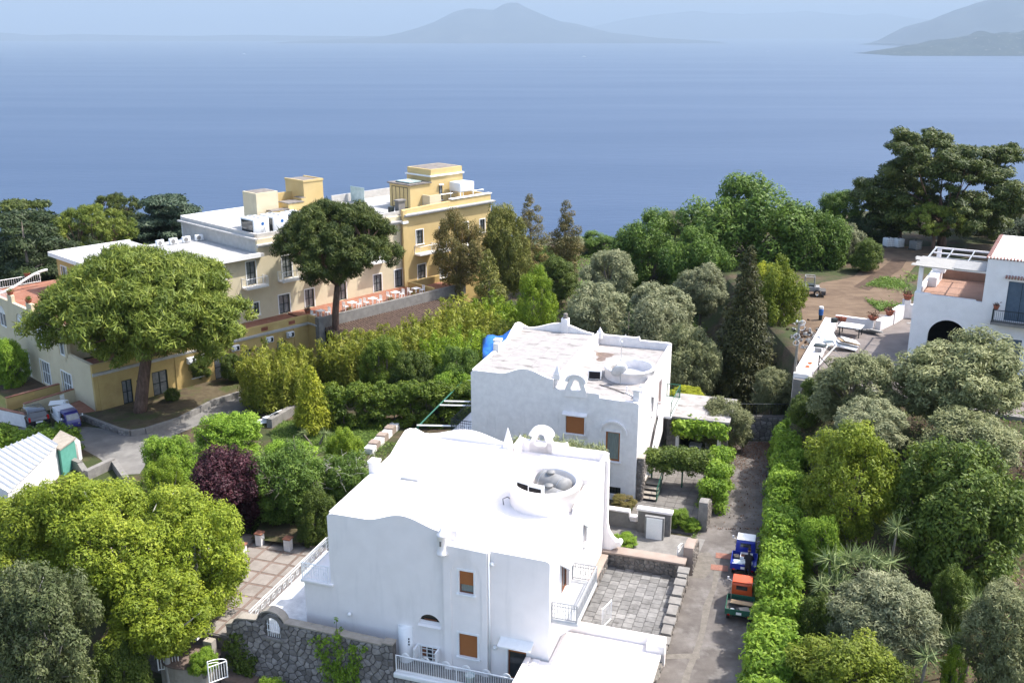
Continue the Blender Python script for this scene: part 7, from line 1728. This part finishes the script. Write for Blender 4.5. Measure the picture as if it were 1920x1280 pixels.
plant('plume', 'golden bushy shrub at the driveway end', 510, 632, 760, 62, 79, 26000, 'lf_bamboo', 'golden_bush', 'shrub', aspect=.3, cov=.7, nb=40)
plant('plume', 'tall golden bush in front of the hotel corner', 548, 640, 745, 50, 84, 20000, 'lf_bamboo', 'golden_bush', 'shrub', aspect=.3, cov=.7, nb=36)
for i, (a, b_, c, d, e, mt_, lb) in enumerate(((660, 612, 720, 60, 84, 'lf_bamboo', 'golden bamboo clump nearest the umbrella pine trunk'), (730, 600, 710, 60, 86, 'lf_bamboo', 'golden bamboo clump second from the pine'), (800, 575, 700, 60, 89, 'lf_bamboo', 'golden bamboo clump below the lean-to roof end'), (870, 550, 690, 62, 92, 'lf_bamboo', 'tall golden bamboo clump behind the pergola'), (930, 545, 660, 56, 96, 'lf_lime', 'light green bamboo clump near the hotel corner'), (850, 610, 710, 56, 84, 'lf_lime', 'light green bamboo clump above the clipped hedge'), (960, 590, 680, 44, 89, 'lf_bamboo', 'golden bamboo clump behind the blue tarpaulin'))):
    plant('plume', lb, a, b_, c, d, e, 20000, mt_, 'bamboo_clump', 'bamboo', aspect=.26, cov=.7, nb=40, group='bamboo clumps behind the villas')
plant('round', 'round green shrub above the clipped hedge, left', 715, 630, 720, 46, 80, 6000, 'lf_clip', 'shrub', 'shrub')
plant('round', 'round green shrub above the clipped hedge, middle', 770, 655, 730, 44, 79, 6000, 'lf_deep', 'shrub', 'shrub')
plant('round', 'round green shrub beside the weathered villa', 860, 640, 730, 44, 79, 7000, 'lf_broad', 'shrub', 'shrub')
plant('round', 'green climber shrub at the pergola top', 850, 690, 760, 44, 77, 6000, 'lf_hedge', 'shrub', 'shrub')
plant('round', 'dark shrub against the yellow hotel wall', 365, 682, 742, 36, 84.5, 5000, 'lf_deep', 'shrub', 'shrub', gz=.4)
plant('round', 'smaller dark shrub at the end of the raised bed', 440, 690, 745, 26, 84, 4000, 'lf_deep', 'shrub', 'shrub', gz=.4)
plant('round', 'low shrub on the raised bed', 322, 742, 768, 15, 79, 1500, 'lf_deep', 'shrub', 'shrub', gz=.4)
plant('round', 'light shrub at the left edge by the hotel', 15, 668, 765, 36, 84, 5000, 'lf_hedge', 'shrub', 'shrub')
def vine(label, fr, pts_, n, mt, rad=.2):
    root = empty('wall_vine', fr.w(*pts_[0]), 0, label, 'vine'); o0 = fr.w(*pts_[0]); C_ = []; r_ = []; tb = MB()
    for k in range(26):
        p_ = list(pts_[0]); path = [fr.w(*p_) - o0]
        tgt = pts_[1 + k % (len(pts_) - 1)]
        for i in range(7):
            p_ = [p_[0] + (tgt[0] - pts_[0][0]) / 7 + random.gauss(0, .13), p_[1] + random.gauss(0, .05), p_[2] + (tgt[2] - pts_[0][2]) / 7 + random.gauss(0, .12)]
            q = fr.w(*p_) - o0; path.append(q)
            if i > 1: C_.append(tuple(q)); r_.append(rad * random.uniform(.5, 1.3))
        tb.tube(path, .015, 4)
    tb.build('stem', MATS['bark'], root); crown(root, C_, r_, n, mt, .42, .6, .9, name='foliage')
vine('leafy vine climbing the middle of the rubble wall', H1, [(-10.2, VW - .12, -3.0), (-11.6, VW - .15, .55), (-10.4, VW - .15, 1.25), (-9.6, VW - .15, -.2), (-10.9, VW - .15, -.6), (-9.9, VW - .15, .6)], 5500, 'lf_hedge')
vine('dark ivy at the left end of the rubble wall', H1, [(-16.3, VW - .12, -3.2), (-16.8, VW - .12, -.8), (-15.9, VW - .12, -1.3), (-16.2, VW - .12, -.3)], 3500, 'lf_deep')
plant('round', 'small bush at the foot of the rubble wall', 510, 1268, 1300, 30, 43, 2500, 'lf_hedge', 'shrub', 'shrub', gz=-3.3)
plant('round', 'leafy bush by the white gate at the lower left', 378, 1215, 1262, 28, 44.3, 3000, 'lf_hedge', 'shrub', 'shrub', gz=-1.6)
# shrubs around the villas
plant('round', 'bright shrub beside the curved pier between the gates', 1275, 962, 1000, 24, 57.2, 4000, 'lf_hedge', 'shrub', 'shrub', gz=0)
plant('round', 'bright shrub against the lane side of the curved pier', 1298, 985, 1010, 18, 56.8, 2500, 'lf_hedge', 'shrub', 'shrub', gz=0)
plant('plume', 'feathery rosemary left behind the bell arch', 985, 805, 850, 26, 56.5, 3500, 'lf_rosemary', 'rosemary_bush', 'shrub', aspect=.12, cov=.5, gz=0, nb=24)
plant('plume', 'feathery rosemary in the middle below the shuttered window', 1060, 812, 860, 34, 57, 4500, 'lf_rosemary', 'rosemary_bush', 'shrub', aspect=.12, cov=.5, gz=0, nb=28)
plant('plume', 'feathery rosemary right below the shuttered window', 1110, 825, 865, 26, 57.5, 3500, 'lf_rosemary', 'rosemary_bush', 'shrub', aspect=.12, cov=.5, gz=0, nb=24)
plant('round', 'low flowering plant at the weathered villa corner', 1170, 930, 948, 26, 59.6, 1500, 'lf_rust', 'flower_bed_plant', 'plant', gz=0)
plant('round', 'low green plant in the passage between the villas', 1170, 1000, 1025, 26, 55, 1500, 'lf_hedge', 'flower_bed_plant', 'plant', gz=0)
plant('round', 'orange-tinged bush behind the carport roof', 1290, 752, 775, 34, 74, 3000, 'lf_gold', 'shrub', 'shrub', gz=2.4)

# hedges: leafy walls along a path
def hedge(label, path, w, h, n, mt, cov=.6, aspect=.55, bump=.25, name='hedge', z0=None, parent=None, top=1.0):
    root = empty(name, (path[0][0], path[0][1], 0), 0, label, 'hedge')
    ox, oy = path[0][:2]; C_ = []; r_ = []
    seg_ = []
    for i in range(len(path) - 1):
        a, b_ = Vector((*path[i][:2], 0)), Vector((*path[i + 1][:2], 0)); L_ = (b_ - a).length; m_ = max(2, int(L_ / .42))
        for k in range(m_): seg_.append((a.lerp(b_, k / m_), (b_ - a).normalized()))
    tb = MB()
    for j, (p_, d) in enumerate(seg_):
        nn = Vector((-d.y, d.x, 0)); zb = (zt(p_.x, p_.y) if z0 is None else z0)
        bk = 1 if bump > .2 else .3; hh = h * (1 + bk * (.13 * math.sin(j * .45) + .09 * math.sin(j * 1.3 + 1) + random.uniform(-.12, .12))); ww = w * (1 + bk * (.22 * math.sin(j * .6 + 2) + random.uniform(-.2, .25)))
        for s_ in (-1, -.35, .35, 1):
            for t in (.15, .5, .85, 1.0):
                if abs(s_) < .5 and t < .8: continue
                q = p_ + nn * (ww / 2 * s_ * (1 - .25 * t * t) + random.uniform(-.1, .1)) + d * random.uniform(-.2, .2)
                C_.append((q.x - ox, q.y - oy, zb + hh * min(1.0, t + random.uniform(-.17, .17)) - .25 + random.uniform(-.12, .12))); r_.append(random.uniform(.3, .46) * (1 + bump * random.uniform(-.5, 1)))
        if j % 3 == 0: tb.tube([(p_.x - ox, p_.y - oy, zb - .1), (p_.x - ox, p_.y - oy, zb + hh * .6)], [.05, .02], 5)
    tb.build('stem', MATS['bark'], root)
    crown(root, C_, r_, n, mt, cov, aspect, .9, name='foliage')
    return root
hedge('tall bright green hedge along the right side of the lane', [(7.9, 27), (11.1, 37), (13.4, 44.5), (15.6, 52), (18.0, 60), (19.7, 66), (21.1, 69.0)], 1.6, 3.1, 140000, 'lf_hedge', z0=0.0, cov=.62)
hedge('dark clipped hedge behind the lawn', [tuple(P(612, 800, 0)[:2]), tuple(P(700, 793, 0)[:2]), tuple(P(800, 793, 0)[:2]), tuple(P(895, 790, 0)[:2])], 2.0, 3.2, 40000, 'lf_clip', cov=.7, bump=.1)
hedge('leafy hedge at the left edge hiding the black hatchback', [tuple(P(-60, 825, .8)[:2]), tuple(P(60, 820, .8)[:2]), tuple(P(140, 832, .8)[:2])], 2.2, 1.5, 22000, 'lf_hedge')
vn = hedge('dark vine canopy over the patio entrance of the weathered villa', [tuple(H2.w(.5, 2.6)[:2]), tuple(H2.w(2.6, 3.2)[:2]), tuple(H2.w(4.7, 3.6)[:2])], 1.3, .8, 18000, 'lf_deep', z0=1.9, name='vine_canopy')
hedge('bright vine hedge along the lane beside the weathered villa patio', [tuple(H2.w(5.0, 4.4)[:2]), tuple(H2.w(5.05, 2.0)[:2]), tuple(H2.w(5.0, -.3)[:2])], 1.0, 2.4, 18000, 'lf_hedge', z0=0, name='vine_hedge')
hedge('bright climber hanging over the carport front', [tuple(H2.w(1.4, 7.8)[:2]), tuple(H2.w(5.0, 7.8)[:2])], .7, .7, 4500, 'lf_hedge', z0=2.5, name='vine_hedge')
vp = empty('vine_trellis', H2.w(0, 0, 0), H2.a, 'thin posts carrying the vine canopy over the patio', 'trellis')
for a, b_ in ((.6, 2.6), (4.7, 3.6), (2.6, 3.2)): MB().box(a - .05, a + .05, b_ - .05, b_ + .05, 0, 2.2).build('post', MATS['green_paint'], vp)
# yuccas
def yucca(label, px_, py, dist, heads, sz, gz=None):
    q = Yd(px_, py, dist); zg = zt(q.x, dist) if gz is None else gz
    root = empty('yucca', (q.x, dist, zg), 0, label, 'yucca', 'spiky yuccas on the right slope'); tb = MB()
    allp = []; alln = []; alld = []; alls = []
    for k in range(heads):
        c = Vector((random.uniform(-.9, .9) * (heads > 1), random.uniform(-.9, .9) * (heads > 1), q.z - zg + random.uniform(-.7, .5) * (heads > 1))); limb(tb, (c.x * .3, c.y * .3, 0), c, .09, .06, .05)
        n = 95; d = unit(n); d[:, 2] = d[:, 2] * .75 + .25; d /= np.linalg.norm(d, axis=1, keepdims=True)
        ln = sz * RNG.uniform(.75, 1.1, n); nr = np.cross(d, unit(n)); nr[:, 2] = np.abs(nr[:, 2])
        allp.append(np.array(c) + d * ln[:, None] * .52); alln.append(nr); alld.append(d); alls.append(ln)
    tb.build('stem', MATS['bark'], root)
    leaves('sword_leaves', np.vstack(allp), np.vstack(alln), np.concatenate(alls), .075, 'lf_yucca', root, None, np.vstack(alld))
yucca('large many-headed yucca left in the clump below the round tree', 1580, 1060, 45.5, 5, .95)
yucca('many-headed yucca at the right of the clump', 1655, 1040, 46, 4, .95)
yucca('high single yucca head above the clump', 1682, 990, 47.5, 1, .95)
yucca('low yucca at the front of the clump', 1560, 1090, 44.5, 2, .8)
yucca('single yucca beside the dark round tree', 1832, 1130, 42, 1, .9)
yucca('yucca at the bottom edge among the yellow-green bush', 1690, 1225, 37.5, 2, .8)
yucca('yucca behind the bright small shrub', 1800, 1195, 39.5, 2, .7)
yucca('small palm-like yucca on the lawn', 592, 815, 70.5, 2, .6)
yucca('grey agave on the raised bed by the umbrella pine trunk', 275, 778, 76.6, 1, .55, .4)
# ground cover
def cover(name, label, sampler, n, mt, size, aspect=.4, h=.12):
    pts = []
    while len(pts) < n:
        s_ = sampler()
        if s_: pts.append((s_[0], s_[1], (s_[2] if len(s_) > 2 else zt(s_[0], s_[1])) + abs(random.gauss(0, h)) + .02))
    pts = np.array(pts); nr = RNG.normal(0, .5, (n, 3)) + np.array([0, 0, .9])
    o_ = leaves(name, pts, nr, size, aspect, mt); tag(o_, label, kind='stuff'); return o_
def s_right():
    y = random.uniform(33, 68); x = lane_right(y) + 1.5 + random.uniform(0, 26); return (x, y)
cover('slope_litter', 'brown fallen leaves under the trees on the right slope', s_right, 16000, 'lf_dry', .16, .6, .04)
cover('slope_weeds', 'green weeds under the trees on the right slope', s_right, 12000, 'lf_grass', .3, .25, .2)
def s_back():
    y = random.uniform(79, 140); x = random.uniform(-3, 20) + (y - 80) * .1
    return (x, y) if (x < 20.5 or y > 118) and (abs(HO.uv(x, y)[1]) > 7 or HO.uv(x, y)[0] > 30) else None
cover('back_scrub', 'scrubby undergrowth behind the villas', s_back, 16000, 'lf_grass', .45, .3, .3)
def s_left():
    q = P(random.uniform(150, 760), random.uniform(830, 1010), 0); u, v = H1.uv(q.x, q.y)
    return (q.x, q.y) if not (-14 < u < 1 and -1 < v < 13) and not (-23 < u < -13 and v < 9.5) and not (P(150, 800, 0).y < q.y < 1) and random.random() < .9 and not (q.x < -24 and q.y > 64) else None
cover('garden_weeds', 'weeds and leaf litter in the left garden', s_left, 14000, 'lf_grass', .25, .3, .12)
lawn_poly = px([(505, 812), (530, 790), (640, 782), (740, 790), (720, 800), (690, 840), (600, 850), (520, 850)])
def inpoly(x, y, pg_):
    c = False; j = len(pg_) - 1
    for i in range(len(pg_)):
        if (pg_[i][1] > y) != (pg_[j][1] > y) and x < (pg_[j][0] - pg_[i][0]) * (y - pg_[i][1]) / (pg_[j][1] - pg_[i][1]) + pg_[i][0]: c = not c
        j = i
    return c
lx = [p[0] for p in lawn_poly]; ly = [p[1] for p in lawn_poly]
def s_lawn():
    x, y = random.uniform(min(lx), max(lx)), random.uniform(min(ly), max(ly)); return (x, y, .02) if inpoly(x, y, lawn_poly) else None
cover('lawn_grass', 'grass blades of the small lawn', s_lawn, 9000, 'lf_grass', .2, .25, .06)
def s_lane():
    y = 71 - min(14, random.expovariate(.28)); x = lane_right(y) - random.uniform(0, 1) ** 1.3 * 4.2 + .2; return (x, y, .03)
cover('lane_litter', 'reddish fallen leaves at the shaded end of the lane', s_lane, 2600, 'lf_dry', .12, .6, .02)
def s_edge():
    y = random.uniform(41, 58); x = 6.1 + (y - 41) * .325 + .25 + abs(random.gauss(0, .18)); return (x, y, .02) if random.random() < .5 + .5 * math.sin(y * 2.3) else None
cover('lane_weeds', 'small weeds along the foot of the lane wall', s_edge, 900, 'lf_grass', .16, .35, .1)
fieldp = px([(1600, 545), (1690, 505), (1720, 520), (1700, 575), (1650, 585)], PLAT)
def s_field():
    x, y = random.uniform(30, 46), random.uniform(84, 112); return (x, y, PLAT + .03) if inpoly(x, y, fieldp) and math.sin(x * .9 + y * .3) + math.cos(y * .7 - x * .2) + random.gauss(0, .5) > .6 else None
cover('field_grass', 'patches of grass in the dirt field', s_field, 3500, 'lf_grass', .3, .3, .1)

# ---------------------------------------------------------------- haze
hm = bpy.data.materials.new('haze_air'); hm.use_nodes = True
N = hm.node_tree.nodes; L = hm.node_tree.links
for n in list(N): N.remove(n)
ho = N.new('ShaderNodeOutputMaterial'); hv = N.new('ShaderNodeVolumePrincipled')
hv.inputs['Color'].default_value = (.365, .45, .53, 1)
hv.inputs['Density'].default_value = 6.6e-5
hv.inputs['Anisotropy'].default_value = 0.0
L.new(hv.outputs[0], ho.inputs['Volume'])
m = MB(); m.box(-95000, 95000, -2000, 95000, -245, 1500)
o = m.build('haze', hm); tag(o, 'pale blue haze over the whole bay', kind='stuff')
